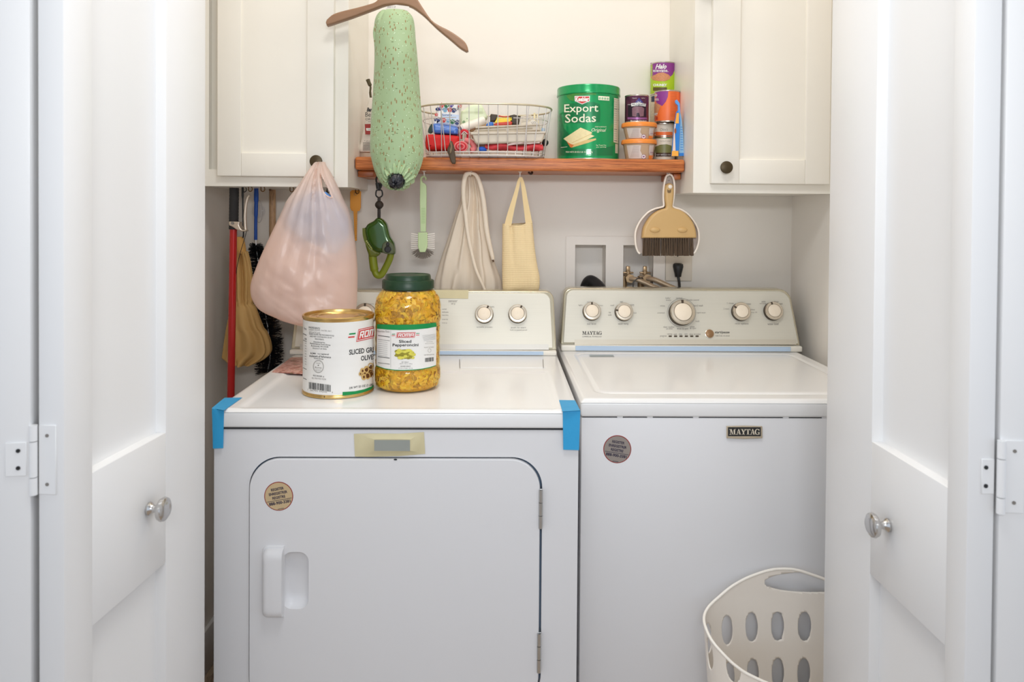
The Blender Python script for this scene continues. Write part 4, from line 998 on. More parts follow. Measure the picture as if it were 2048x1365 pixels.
    b = strip(((1350.5, 201), (1354, 199.5), (1359.5, 207), (1360.5, 224), (1356.5, 226), (1356, 211), (1351, 206)), 2.096, 2.103, mat('treat_top', C(96, 160, 232), 0.3)); b.build('bag_top', root, label='twisted pale blue bag top')
pet_food()
# ------------------------------------------------------------------ olive can and pepperoncini jar on the dryer
M_GOLDTIN = mat('gold_tin', C(214, 178, 112), 0.26, 0.85, var=0.06, nscale=60)
M_LABELW = mat('label_white', C(232, 230, 226), 0.36, var=0.01)
M_GREENINK = ink_mat('label_green', C(0, 138, 70)); M_ROMARED = ink_mat('roma_red', C(206, 62, 62))
ZD = ZT-0.0042
def roma(L, x0, y0, x1, y1, S, slope, lean, e):
    """red slanted panel with white capitals"""
    def f(u, v): return (x0+(x1-x0)*u+lean*(1-v), y0+(y1-y0)*v+slope*u)
    L.cur = M_ROMARED; L.patch([[f(0, 0), f(1, 0), f(1, 1), f(0, 1)]], S, 4, e=e)
    L.cur = M_WHITEINK; L.patch([[f(.022, .07), f(.978, .07), f(.978, .93), f(.022, .93)]], S, 4, e=e+.0003)
    L.cur = M_ROMARED; L.patch([[f(.04, .12), f(.96, .12), f(.96, .88), f(.04, .88)]], S, 4, e=e+.0006)
    bars = {'R': [((0, 0), (.26, 0), (.26, 1), (0, 1)), ((0, 0), (1, 0), (1, .2), (0, .2)), ((.74, 0), (1, 0), (1, .55), (.74, .55)), ((0, .42), (1, .42), (1, .6), (0, .6)), ((.45, .55), (.74, .55), (1, 1), (.70, 1))],
            'O': [((0, 0), (.26, 0), (.26, 1), (0, 1)), ((.74, 0), (1, 0), (1, 1), (.74, 1)), ((0, 0), (1, 0), (1, .2), (0, .2)), ((0, .8), (1, .8), (1, 1), (0, 1))],
            'M': [((0, 0), (.22, 0), (.22, 1), (0, 1)), ((.40, 0), (.60, 0), (.60, 1), (.40, 1)), ((.78, 0), (1, 0), (1, 1), (.78, 1)), ((0, 0), (1, 0), (1, .2), (0, .2))],
            'A': [((0, 0), (.26, 0), (.26, 1), (0, 1)), ((.74, 0), (1, 0), (1, 1), (.74, 1)), ((0, 0), (1, 0), (1, .2), (0, .2)), ((0, .48), (1, .48), (1, .66), (0, .66))]}
    L.cur = M_WHITEINK; u = .10
    for ch, w in (('R', .17), ('O', .17), ('M', .24), ('A', .17)):
        for q in bars[ch]: L.patch([[f(u+w*a, .22+.56*c) for a, c in q]], S, 4, e=e+.0009)
        u += w+.025
def barcode(L, x0, y0, x1, y1, S, slope, e, n=30):
    rnd = random.Random(3); L.cur = M_BLACKINK; x = 0.0
    while x < 1:
        w = rnd.choice((.012, .02, .03)); L.patch([[(x0+(x1-x0)*x, y0+slope*x), (x0+(x1-x0)*(x+w), y0+slope*(x+w)), (x0+(x1-x0)*(x+w), y1+slope*(x+w)), (x0+(x1-x0)*x, y1+slope*x)]], S, 0, e=e)
        x += w+rnd.choice((.012, .018, .026))
def olive_can():
    Y = 1.660; c = W(677, 700, Y); R = 0.0785; zt = W(677, 627, Y).z
    root = thing('olive_can', (c.x, Y, ZD), 'large white labelled can of sliced green olives left of the pickle jar on the dryer', 'can')
    h = zt-ZD; b = MB(M_GOLDTIN)
    b.lathe([(R*0.94, 0.004), (R*0.96, 0.0), (R*1.003, 0.001), (R*1.003, 0.0055), (R*0.985, 0.0075), (R*0.98, 0.009)], (c.x, Y, ZD), 72, caps=(True, False)); b.build('base_rim', root)
    b = MB(M_GOLDTIN); b.lathe([(R*0.98, h-0.010), (R*0.985, h-0.008), (R*1.004, h-0.006), (R*1.004, h-0.001), (R*0.985, h), (R*0.955, h-0.001), (R*0.945, h-0.006), (R*0.84, h-0.0065), (R*0.82, h-0.0045), (R*0.76, h-0.0045), (R*0.74, h-0.0062), (R*0.62, h-0.0062), (R*0.60, h-0.0045), (R*0.56, h-0.0045), (R*0.54, h-0.006), (0.0004, h-0.006)], (c.x, Y, ZD), 72, caps=(False, False))
    b.build('lid', root)
    prof = [(R*0.98, 0.0085)]
    for k in range(61):
        z = 0.010+(h-0.020)*k/60; prof.append((R*(0.983+0.0012*sin(k*1.05)*(1 if 14 < k < 50 else 0)), z))
    prof.append((R*0.98, h-0.0095))
    b = MB(M_LABELW); b.lathe(prof, (c.x, Y, ZD), 96, caps=(False, False)); w = b.build('label_wrap', root)
    S = cylsurf(c.x, Y, R*0.985, 0.0003); zx = lambda x, y: (590+x/6.5, 600+y/6.5)
    L = MB(M_BLACKINK)
    def t(s, x0, y0, x1, y1, sl=0, bold=0.0, m=M_BLACKINK): L.ink(s, *zx(x0, y0), *zx(x1, y1), S, slope=sl/6.5, bold=bold, m=m)
    t('INGREDIENTS:', 178, 345, 328, 370, 18); t('GREEN OLIVES, WATER, SALT,', 178, 380, 480, 400, 20, m=M_GREYINK); t('AND LACTIC ACID.', 180, 410, 330, 430, 14, m=M_GREYINK)
    t('THESE OLIVES ARE MACHINE PITTED', 180, 434, 508, 454, 26); t('AND MAY CONTAIN PITS OR PIT', 192, 465, 478, 483, 22); t('FRAGMENTS.', 260, 500, 378, 518, 10)
    t('Distributed by', 242, 538, 390, 560, 12, .01); t('Performance Food Group', 196, 558, 460, 582, 22, .01); t('Richmond, VA 23238', 210, 588, 432, 610, 16, .01); t('PRODUCT OF SPAIN', 230, 622, 410, 640, 12, .0)
    t('ROMA   is a registered', 200, 685, 438, 712, 14, .01); t('trademark of Performance', 186, 714, 466, 742, 20, .01); t('Food Group', 246, 752, 370, 774, 10, .01)
    t('REORDER #', 236, 975, 378, 996, 16); t('01701931524', 220, 1008, 402, 1030, 16, m=M_GREYINK)
    L.cur = M_GREYINK
    for ra, rb, dx in ((70, 66, 0), (60, 58, 0)):
        L.patch([[[zx(304+ra*cos(a), 868+ra*1.2*sin(a)) for a in [2*pi*k/40 for k in range(40)]], [zx(304+rb*cos(a), 868+rb*1.2*sin(a)) for a in [2*pi*k/40 for k in range(40)]][::-1]]], S, 0)
    t('Roma', 262, 868, 344, 892, 4, 0, M_GREYINK); L.cur = M_GREYINK; L.patch([ell(*zx(303, 853), 1.5, 1.1, 10)], S, 0)
    t('QUALITY', 268, 906, 338, 922, 3, 0, M_GREYINK); t('FOODS', 278, 818, 330, 834, 2, 0, M_GREYINK)
    barcode(L, *zx(178, 1070), *zx(455, 1158), S, 38/6.5, 0.0004)
    t('06795 04545', 195, 1166, 415, 1186, 26, 0, M_GREYINK); t('7', 163, 1160, 171, 1178, 0, 0, M_GREYINK); t('1', 482, 1196, 490, 1214, 0, 0, M_GREYINK)
    L.cur = M_GREENINK; L.patch([[zx(*p) for p in ((706, 438), (790, 428), (786, 448), (702, 456))]], S, e=.0004); L.cur = M_ROMARED; L.patch([[zx(*p) for p in ((692, 480), (776, 472), (774, 490), (690, 496))]], S, e=.0004)
    x0, y0 = zx(796, 385); x1, y1 = zx(1120, 548); roma(L, x0, y0, x1, y1, S, -11, 4.5, .0004)
    t('SLICED GREEN', 704, 650, 1120, 718, -48, .02); t('OLIVES', 858, 730, 1042, 796, -24, .02)
    t('DR WT 55 OZ (3 LBS 7 OZ)', 708, 1136, 1110, 1172, -64, .012)
    L.cur = M_GREENINK; L.patch([[zx(*p) for p in ((618, 1200), (780, 1190), (900, 1165), (1000, 1125), (1040, 1085), (1040, 1150), (1000, 1188), (900, 1224), (780, 1244), (618, 1253))]], S, e=.0004)
    M_OL = mat('olive_print', C(206, 172, 110), 0.5, var=0.2, nscale=300); M_OLD = mat('olive_dark', C(98, 58, 28), 0.5, var=0.2, nscale=300)
    L.cur = M_OLD; L.patch([[zx(*p) for p in ((830, 975), (870, 930), (930, 890), (1000, 850), (1050, 860), (1050, 990), (1000, 1005), (890, 1030), (860, 990))]], S, e=.0003)
    for ax, ay, r in ((878, 925, 34), (930, 905, 40), (985, 865, 40), (1030, 860, 36), (895, 1005, 36), (945, 990, 40), (1000, 965, 38), (1040, 960, 34), (850, 965, 24)):
        L.cur = M_OL; L.patch([[zx(ax+r*.9*cos(a), ay+r*1.15*sin(a)) for a in [2*pi*k/18 for k in range(18)]]], S, 0, e=.0006+random.random()*.0002); L.cur = M_OLD; L.patch([[zx(ax+2+r*.34*cos(a), ay+r*.5*sin(a)) for a in [2*pi*k/12 for k in range(12)]]], S, 0, e=.0010)
    L.cur = M_BLACKINK
    for y, th in ((436, 8), (520, 6), (880, 7), (1012, 8)): L.patch([[zx(104, y), zx(150, y+22), zx(150, y+22+th), zx(104, y+th)]], S)
    t('Facts', 118, 356, 150, 382, 12); t('100', 124, 492, 150, 520, 8)
    for k in range(9): t('000%', 128, 556+k*34, 150, 570+k*34, 8, 0, M_GREYINK)
    L.build('label_print', w, kind='stuff')
    L = MB(M_BLACKINK); L.patch([ell(648.5, 794, 1.0, 1.6, 10)], cylsurf(c.x, Y, R*1.003, 0.0004), 0); L.build('dent_mark', root)
olive_can()

def pickle_jar():
    Y = 1.702; c = W(815.5, 700, Y); R = 0.0765; z = lambda py: W(815, py, Y).z-ZD
    root = thing('pickle_jar', (c.x, Y, ZD), 'big clear plastic jar of yellow sliced pepperoncini with dark green lid on the dryer', 'jar')
    zl = z(576)
    prof = [(R*0.80, 0.0), (R*0.90, 0.002), (R*0.975, 0.010), (R*0.995, 0.022), (R*0.995, 0.044), (R*0.965, 0.050)]
    zb0, zb1 = 0.050, z(643); rl = R*0.955
    for k in range(17): prof.append((R*0.962+R*0.018*(0.5-0.5*cos(k*pi*2/16*4)), zb0+(zb1-zb0)*k/16))
    prof += [(R*0.965, zb1), (R*0.998, zb1+0.006), (R*1.0, zb1+0.020), (R*0.995, zb1+0.038), (R*0.95, zl-0.022), (R*0.85, zl-0.010), (R*0.77, zl-0.004), (R*0.745, zl), (R*0.745, zl+0.006)]
    film = thin_film('jar_wall', (1.0, 0.985, 0.90, 1))
    b = MB(film); b.lathe(prof, (c.x, Y, ZD), 72, caps=(True, False)); body = b.build('jar_wall', root, label='clear ribbed plastic wall')
    M_BRINE = mat('brine', C(214, 158, 18), 0.35, var=0.16, nscale=70, bump=0.6, bscale=70, bdist=0.004)
    b = MB(M_BRINE); b.lathe([(max(r-0.0062, 0.002), zz+(0.004 if i == 0 else 0)) for i, (r, zz) in enumerate(prof[:-2])]+[(R*0.62, zl-0.004), (0.0004, zl-0.004)], (c.x, Y, ZD), 64, caps=(True, False)); b.build('brine', root, label='cloudy yellow pepper brine')
    rnd = random.Random(11)
    M_PEP = [mat('pepper_a', C(226, 172, 26), 0.38, var=0.12, nscale=90, sss=0.5), mat('pepper_b', C(234, 190, 50), 0.38, var=0.12, nscale=90, sss=0.5), mat('pepper_c', C(212, 156, 20), 0.4, var=0.15, nscale=90, sss=0.5), mat('pepper_d', C(184, 134, 24), 0.45, var=0.2, nscale=90, sss=0.5)]
    b = MB(M_PEP[0])
    def rad(zz):
        for (r0, a), (r1, c_) in zip(prof, prof[1:]):
            if a <= zz <= c_ and c_ > a: return r0+(r1-r0)*(zz-a)/(c_-a)
        return R*0.7
    for i in range(1000):
        zz = rnd.uniform(0.008, zl-0.004); th = rnd.uniform(-pi*1.02, pi*0.02) if i % 4 else rnd.uniform(0, pi); big = rnd.uniform(0.008, 0.0155); rr = rad(zz)-0.0040-rnd.uniform(0, 0.0035)
        ctr = Vector((c.x+rr*cos(th), Y+rr*sin(th), ZD+zz)); n_ = Vector((cos(th), sin(th), 0)); n_ = (n_+Vector((rnd.uniform(-.6, .6), rnd.uniform(-.6, .6), rnd.uniform(-.6, .6)))).normalized()
        u = n_.orthogonal().normalized(); v = n_.cross(u); ro = rnd.uniform(0, 6.28); u, v = u*cos(ro)+v*sin(ro), v*cos(ro)-u*sin(ro); e = rnd.uniform(0.45, 0.95); ns = 14; h1, h2, q1, q2 = rnd.uniform(0, .18), rnd.uniform(0, .12), rnd.uniform(0, 6), rnd.uniform(0, 6)
        wob = [1+h1*sin(2*2*pi*k_/ns+q1)+h2*sin(3*2*pi*k_/ns+q2) for k_ in range(ns)]; w_ = rnd.uniform(0.42, 0.85); cup = rnd.uniform(-.25, .35)*big
        rg = []
        for f_, dd in ((1.0, -0.0011), (1.0, 0.0011), (1-w_, 0.0016), (1-w_, -0.0010)):
            ring = []
            for k in range(ns):
                a = 2*pi*k/ns; p = ctr+(u*cos(a)+v*e*sin(a))*big*wob[k]*f_+n_*(dd+cup*f_*f_)
                q = Vector((p.x-c.x, p.y-Y)); m_ = rad(min(max(p.z-ZD, 0.004), zl))-0.0016
                if q.length > m_: q = q.normalized()*m_
                p = Vector((c.x+q.x, Y+q.y, min(max(p.z, ZD+0.007), ZD+zl-0.004)))
                ring.append(p)
            rg.append(ring)
        rg.append(rg[0]); b.cur = M_PEP[rnd.choice((0, 0, 0, 1, 1, 2, 2, 3))]; b.loft(rg, None, (False, False))
    b.build('pepper_slices', root, label='sliced yellow pepper rings', kind='stuff', angle=65)
    M_LID = mat('jar_lid_green', C(22, 54, 30), 0.36, var=0.05); zt = z(549); zs = z(577)
    b = MB(M_LID); n = 144; rings = []
    for rr, zz, kn in ((R*0.755, zs, 0), (R*0.765, zs+0.001, 1), (R*0.765, zs+(zt-zs)*0.56, 1), (R*0.752, zs+(zt-zs)*0.62, 0), (R*0.70, zs+(zt-zs)*0.63, 0), (R*0.685, zs+(zt-zs)*0.66, 0), (R*0.675, zt-0.003, 0), (R*0.655, zt, 0), (R*0.62, zt, 0), (R*0.60, zt-0.0012, 0), (0.0006, zt-0.0012, 0)):
        rings.append([Vector((c.x+(rr+(0.0007*(k % 2) if kn else 0))*cos(2*pi*k/n), Y+(rr+(0.0007*(k % 2) if kn else 0))*sin(2*pi*k/n), ZD+zz)) for k in range(n)])
    b.loft(rings, None, (True, False)); b.build('lid', root, label='dark green screw lid')
    S = cylsurf(c.x, Y, R*0.985, 0.0003); zx = lambda x, y: (740+x/5.056, 530+y/5.056)
    L = MB(M_LABELW)
    edge_t = [(70, 600), (160, 603), (260, 606), (380, 605), (480, 602), (580, 594), (668, 584)]; edge_b = [(668, 1015), (600, 1036), (520, 1052), (440, 1060), (340, 1064), (250, 1062), (150, 1048), (64, 1018)]
    L.patch([[zx(*p) for p in edge_t+[(672, 800)]+edge_b]], S); lab = L.build('label', root, label='white and green paper label')
    L = MB(M_GREENINK); L.patch([[zx(*p) for p in edge_t+[(676, 625), (580, 643), (450, 656), (300, 661), (180, 656), (70, 646)]]], S, e=.0006)
    L.patch([[zx(*p) for p in edge_b[::-1]+[(668, 1022), (600, 1043), (520, 1059), (440, 1068), (340, 1072), (250, 1070), (150, 1056), (64, 1026)][::1][0:1]+[(600, 1044), (520, 1060), (440, 1068), (340, 1072), (250, 1070), (150, 1056), (64, 1026)]]], S, e=.0006)
    def t(s, x0, y0, x1, y1, sl=0, bold=0.0, m=M_BLACKINK): L.ink(s, *zx(x0, y0), *zx(x1, y1), S, slope=sl/5.056, bold=bold, m=m, e=.0007)
    x0, y0 = zx(262, 684); x1, y1 = zx(452, 740); roma(L, x0, y0, x1, y1, S, -0.6, 2.0, .0006)
    for xa, ya, m_ in ((222, 700, M_GREENINK), (220, 714, M_ROMARED), (468, 692, M_GREENINK), (466, 708, M_ROMARED)): L.cur = m_; L.patch([[zx(xa, ya), zx(xa+34, ya-1), zx(xa+32, ya+5), zx(xa-2, ya+6)]], S, e=.0006)
    t('Sliced', 292, 760, 418, 790, 0, .02); t('Pepperoncini', 228, 797, 490, 835, -2, .02)
    M_PP = mat('pepper_print', C(214, 206, 84), 0.5, var=0.3, nscale=240); M_PPD = mat('pepper_print_dark', C(150, 140, 40), 0.5, var=0.3, nscale=240)
    L.cur = M_PPD; L.patch([[zx(354+98*cos(q), 904+48*sin(q)) for q in [2*pi*k/24 for k in range(24)]]], S, e=.0006)
    rnd2 = random.Random(5)
    for i in range(26):
        ax, ay = rnd2.uniform(268, 442), rnd2.uniform(858, 946); a_, b_ = rnd2.uniform(18, 32), rnd2.uniform(10, 17); L.cur = M_PP if i % 4 else M_PPD
        L.patch([[zx(ax+a_*cos(q), ay+b_*sin(q)) for q in [2*pi*k/14 for k in range(14)]]], S, 0, e=.0008+i*.00003)
    t('NET WEIGHT', 320, 980, 392, 990); t('128 FL OZ (1 GAL)', 298, 998, 428, 1008); t('DRAINED WEIGHT', 308, 1022, 412, 1032, 0, .01); t('64 OZ (4 LBS) 1.81 kg', 288, 1042, 432, 1052)
    t('Nutrition Facts', 76, 660, 196, 682, 4, 0, M_GREYINK); L.cur = M_BLACKINK
    for y, th in ((712, 6), (752, 3), (926, 6), (988, 4)): L.patch([[zx(80, y), zx(200, y+16), zx(200, y+16+th), zx(80, y+th)]], S, e=.0007)
    L.cur = mat('faint_line', C(170, 170, 170), 0.5); L.patch([[zx(208, 664), zx(210.5, 664), zx(210.5, 1040), zx(208, 1040)]], S, e=.0007)
    for k in range(8): L.patch([[zx(80, 772+k*20), zx(176, 784+k*20), zx(176, 787+k*20), zx(80, 775+k*20)]], S, e=.0007)
    for k in range(5): L.patch([[zx(528+k*4, 716-k+k*14), zx(664, 700+k*12), zx(664, 703+k*12), zx(528+k*4, 719-k+k*14)]], S, e=.0007)
    t('Distributed by', 572, 776, 634, 786, -3, 0, M_GREYINK); t('Performance Food Group', 558, 794, 646, 804, -4, 0, M_GREYINK); t('PRODUCT OF TURKEY', 548, 832, 648, 842, -4, 0, M_GREYINK); t('KEEP REFRIGERATED', 548, 908, 650, 918, -6, 0, M_GREYINK)
    L.cur = M_GREYINK; L.patch([[[zx(602+17*cos(q), 867+20*sin(q)) for q in [2*pi*k/24 for k in range(24)]], [zx(602+15*cos(q), 867+18*sin(q)) for q in [2*pi*k/24 for k in range(24)]][::-1]]], S, 0, e=.0007)
    barcode(L, *zx(556, 944), *zx(642, 985), S, -2, .0007)
    L.build('label_print', lab, kind='stuff')
pickle_jar()

def photo_card():
    pts = [(543.5, 745.5), (583, 716), (640, 716), (640, 750), (606, 749)]
    cm = bpy.data.materials.new('card_print'); cm.use_nodes = True; nt = cm.node_tree; bs = nt.nodes['Principled BSDF']; bs.inputs['Roughness'].default_value = 0.3
    nt.links.new(_ramp(nt, _noise(nt, _coord(nt, (1, 1.8, 1)), 34.0, 4.0, 0.6), [(0.30, C(120, 74, 60)), (0.42, C(196, 128, 112)), (0.50, C(226, 186, 174)), (0.58, C(168, 96, 86)), (0.66, C(120, 128, 84)), (0.75, C(230, 208, 196))]), bs.inputs['Base Color'])
    b = MB(cm)
    z = ZT+0.0006; o = [(WZ(x, y, z).x, WZ(x, y, z).y) for x, y in pts]
    b.plate(o, [], lambda x, y, d: Vector((x, y, d)), z+0.0016, z)
    tag(b.build('photo_card'), 'glossy pink floral photo card lying flat on the dryer behind the olive can', 'card')
photo_card()

# ------------------------------------------------------------------ helpers for hanging cloth and film
def rings_px(rows, Y, dep, n=72, nrow=60, disp=None, flat=1.0):
    """rows: (py, x_left, x_right) in px on plane Y -> list of rings; dep(t) half depth in metres"""
    R = spl([(a, b_, c_) for a, b_, c_ in rows], 8); out = []
    N = len(R)
    for i in range(nrow+1):
        f = i/nrow*(N-1); k = min(int(f), N-2); py, xl, xr = R[k].lerp(R[k+1], f-k)
        A, B = W(xl, py, Y), W(xr, py, Y); cx = (A.x+B.x)/2; a = max((B.x-A.x)/2, 0.0006); t = i/nrow; d = dep(t)
        ring = []
        for j in range(n):
            th = 2*pi*j/n; ct, st = cos(th), sin(th)
            x = cx+a*math.copysign(abs(ct)**flat, ct); y = Y-d*math.copysign(abs(st)**flat, st)
            p = Vector((x, y, (A.z+B.z)/2))
            if disp: p += disp(t, th, p)
            ring.append(p)
        out.append(ring)
    return out

# ------------------------------------------------------------------ pink plastic grocery bag and what is in it
def in_poly(x, y, P):
    c_ = False
    for i in range(len(P)):
        (x1, y1), (x2, y2) = P[i-1], P[i]
        if (y1 > y) != (y2 > y) and x < (x2-x1)*(y-y1)/(y2-y1)+x1: c_ = not c_
    return c_
def to_px(p):
    d = p-EYE; k = d.dot(FWD); return CX+F_PX*d.dot(RGT)/k, CY-F_PX*d.dot(UPV)/k
def pink_bag():
    Y = 1.925; root = thing('plastic_bag', W(615, 655, Y), 'bulging translucent pink plastic shopping bag hanging from the left cabinet knob', 'bag')
    film = film_bag('pink_film', (0.96, 0.80, 0.725, 1), 0.42, 0.13, 0.27, 0.6, 24)
    rows = [(322, 622, 643), (330, 619, 647), (340, 614, 655), (352, 608, 663), (366, 600, 671), (384, 588, 680), (402, 575, 688), (420, 567, 697), (450, 553, 704), (480, 539, 709), (510, 525, 712), (540, 513, 714), (565, 504.5, 714), (585, 504, 713.5), (603, 510, 713), (620, 525, 711), (636, 560, 706), (648, 596, 690), (655, 618, 660)]
    KN = W(632, 326, Y)
    def disp(t, th, p):
        u = atan2(p.x-KN.x, KN.z-p.z+0.02)                       # folds run out from the knob
        s_ = abs(sin(th)); r_ = (KN.z-p.z)
        low = max(0.0, min(1.0, (t-0.30)/0.35)); up = 1-low
        g = 0.0042*sin(u*34+5*noise.noise(Vector((u*4, r_*5, th > pi)))) + 0.006*noise.noise(Vector((u*16, r_*3, 2 if th > pi else 5)))
        f = 0.011*noise.noise(Vector((p.x*13, p.z*9, 3 if th > pi else 8))) + 0.006*noise.noise(Vector((p.x*34, p.z*26, 1))) + 0.003*(abs(noise.noise(Vector((p.x*40+p.z*25, p.z*30, 6)))))
        w = (g*(0.35+0.65*up)*(0.5+0.5*min(1, t*5)) + f*(0.25+0.75*low))*s_
        return Vector((cos(th)*0.3, -sin(th), 0))*w
    HOLE = [(639, 344), (648, 362), (656, 378), (663.5, 395), (655, 391), (646, 383), (642, 368)]
    def dep(t):
        if t < 0.30: return 0.010+0.036*(t/0.30)
        return 0.046+0.034*sin((t-0.30)/0.70*pi*0.72)-max(0, t-0.9)*0.45
    rg = rings_px(rows, Y, dep, 150, 130, disp, 0.9)
    for i, ring in enumerate(rg):                                 # lean back to the knob stem at the top
        k = max(0.0, 1-i/45); 
        for p in ring: p.y += (1.966-Y)*k*k
    b = MB(film); n = 150; vs = [p for r in rg for p in r]; fs = []
    for i in range(len(rg)-1):
        for j in range(n):
            q = (i*n+j, i*n+(j+1) % n, (i+1)*n+(j+1) % n, (i+1)*n+j)
            cx_, cy_ = to_px((vs[q[0]]+vs[q[2]])/2)
            if not in_poly(cx_, cy_, HOLE): fs.append(q)
    fs.append(tuple((len(rg)-1)*n+j for j in range(n))); b.add(vs, fs); b.build('bag_body', root, angle=80)
    b = MB(film); b.tube(spl([W(637, 333, 1.958), W(646, 352, 1.935), W(657, 376, 1.905), W(664.5, 396, 1.888)], 6), 0.0016, 6); b.tube(spl([W(636, 333, 1.958), W(641, 352, 1.93), W(644, 376, 1.895), W(652, 391, 1.882), W(664.5, 396, 1.888)], 6), 0.0016, 6); b.build('handle_edge', root)
    # contents seen through the film
    def blob(name, label, rows_, Yc, d, m, cat):
        def dp(t, th, p): return Vector((cos(th), -sin(th), 0))*(0.006*noise.noise(Vector((p.x*22, p.z*22, th))))
        b = MB(m); b.loft(rings_px(rows_, Yc, lambda t: d*sin(max(0.08, min(0.95, t))*pi)**0.6, 36, 24, dp, 0.85)); o = b.build(name, angle=80); tag(o, label, cat)
    blob('wrapped_bundle', 'blue wrapped bundle showing through the upper pink bag', [(384, 622, 652), (400, 602, 672), (425, 582, 688), (445, 574, 696), (462, 586, 697), (478, 606, 694), (494, 634, 684), (506, 656, 672)], Y-0.020, 0.024, mat('bundle_blue', C(84, 150, 226), 0.5), 'bundle')
    blob('wrapped_bundle', 'pale crumpled bundle filling the lower pink bag', [(430, 566, 588), (446, 556, 612), (464, 548, 655), (482, 541, 694), (510, 534, 702), (550, 530, 700), (590, 528, 698), (620, 550, 690), (638, 590, 670)], Y+0.014, 0.044, mat('bundle_pale', C(236, 206, 190), 0.55, var=0.1, nscale=20), 'bundle')
pink_bag()

# ------------------------------------------------------------------ wooden hanger, bag dispenser
def hanger_and_dispenser():
    Yh = 1.935
    M_HANG = mat('hanger_wood', C(148, 114, 88), 0.36, var=0.14, nscale=6, stretch=(3, 40, 26), bump=0.05)
    root = thing('coat_hanger', W(795, 0, Yh), 'brown wooden coat hanger holding the green bag tube', 'hanger')
    top = [(653, 47), (654.5, 42), (658, 38), (669, 29.5), (690, 23), (713, 17.5), (735, 11.5), (751, 6), (762, -4), (775, -13), (795, -17), (815, -14), (832, -4), (845, 15), (863, 41), (880, 53), (898, 62), (915, 73), (929, 84), (935, 94), (937, 103)]
    bot = [(933, 105), (921, 98), (908, 87), (895, 76), (878, 62), (863, 48), (851, 36), (839, 26), (826, 17), (816, 13), (804, 10.5), (792, 10), (778, 11), (766, 13.5), (748, 20.5), (728, 28), (705, 36.5), (684, 43.5), (668, 49), (655, 53)]
    o = oXZ(spl2(top, 3, False)+spl2(bot, 3, False), Yh)
    b = MB(M_HANG); b.slab(o, fXZ, Yh-0.011, Yh, 0.0042, 4, back=False); b.slab(o, fXZ, Yh+0.011, Yh, 0.0042, 4, back=False); b.build('hanger_body', root)
    p = W(796, -14, Yh); zr = p.z+0.072
    b = MB(M_STEEL); b.tube([(p.x, Yh, p.z-0.004), (p.x, Yh, p.z+0.022)]+[(p.x+0.020-0.020*cos(a)-0.0, Yh, p.z+0.045+0.024*sin(a)) for a in [radians(-40)+radians(230)*k/16 for k in range(17)]], 0.0019, 8); b.build('hook', root)
    # unseen rail added to hold the hanger up, between the cabinets above the frame
    b = MB(M_STEEL); b.cyl((CLX1+0.001, Yh, zr-0.0115), (CRX0-0.001, Yh, zr-0.0115), 0.0080, n=18)
    for x in (CLX1+0.0008, CRX0-0.0088): b.cyl((x, Yh, zr-0.0115), (x+0.008, Yh, zr-0.0115), 0.016, n=20)
    for x0_, x1_ in ((CLX1-0.025, CLX1), (CRX0, CRX0+0.025)): b.box(x0_, x1_, Yh-0.016, 1.979, zr-0.030, zr+0.010)
    tag(b.build('support_rail'), 'thin steel hanging rail across the gap above the frame', 'rail')
    # paper label
    b = MB(mat('paper_tag', C(226, 218, 214), 0.5)); b.plate(oXZ([(771, 13.5), (792, 9.5), (818, 13), (820, 21), (796, 23), (771, 21)], Yh-0.0128), [], fXZ, Yh-0.0128, Yh-0.0120); tg = b.build('paper_tag', root, label='white paper tag')
    b = MB(M_GREYINK); b.ink('00/13', 775, 12.2, 791, 15.8, ray_at(Yh-0.0130), shear=0.2, maxlen=0); b.build('tag_print', tg)
    # green fabric tube
    Y = 1.905
    m = bpy.data.materials.new('green_floral_cotton'); m.use_nodes = True; nt = m.node_tree; bs = nt.nodes['Principled BSDF']
    v1 = _vor(nt, _coord(nt, (1, 1, 1), (0, 0, 0.5)), 118.0); v2 = _vor(nt, _coord(nt, (1.0, 1.0, 0.30), (0.7, 0.5, 0.9)), 150.0); v3 = _vor(nt, _coord(nt, (0.3, 1.0, 1.0), (0.2, 0.6, 0.1)), 140.0)
    base = _mix(nt, C(146, 170, 126), C(164, 187, 146), _noise(nt, _coord(nt), 14.0))
    f1 = _ramp(nt, v1.outputs['Distance'], [(0.0, (1, 1, 1, 1)), (0.095, (1, 1, 1, 1)), (0.12, (0, 0, 0, 1))])
    f2 = _ramp(nt, v2.outputs['Distance'], [(0.0, (1, 1, 1, 1)), (0.20, (1, 1, 1, 1)), (0.25, (0, 0, 0, 1))])
    f3 = _ramp(nt, v3.outputs['Distance'], [(0.0, (1, 1, 1, 1)), (0.12, (1, 1, 1, 1)), (0.15, (0, 0, 0, 1))])
    c1 = _mix(nt, base, C(226, 240, 222), f1); c2 = _mix(nt, c1, C(140, 112, 66), f2); c3 = _mix(nt, c2, C(92, 104, 54), f3)
    nt.links.new(c3, bs.inputs['Base Color']); bs.inputs['Roughness'].default_value = 0.62; bs.inputs['Sheen Weight'].default_value = 0.15
    nt.links.new(_bump(nt, _noise(nt, _coord(nt, (1, 1, 0.3)), 60.0), 0.15, 0.002), bs.inputs['Normal'])
    root = thing('bag_dispenser', W(795, 380, Y), 'green floral fabric bag dispenser tube hanging below the wooden hanger', 'bag holder')
    rows = [(21, 764, 812), (27, 757, 819), (36, 752, 825), (50, 749, 828), (75, 748, 830), (105, 749, 833), (150, 748, 836.5), (200, 746, 840), (250, 743, 844), (290, 741.5, 846.5), (310, 742, 847), (330, 747, 842), (345, 753, 834), (358, 761, 825), (368, 769, 817), (376, 777, 810), (380, 784, 803)]
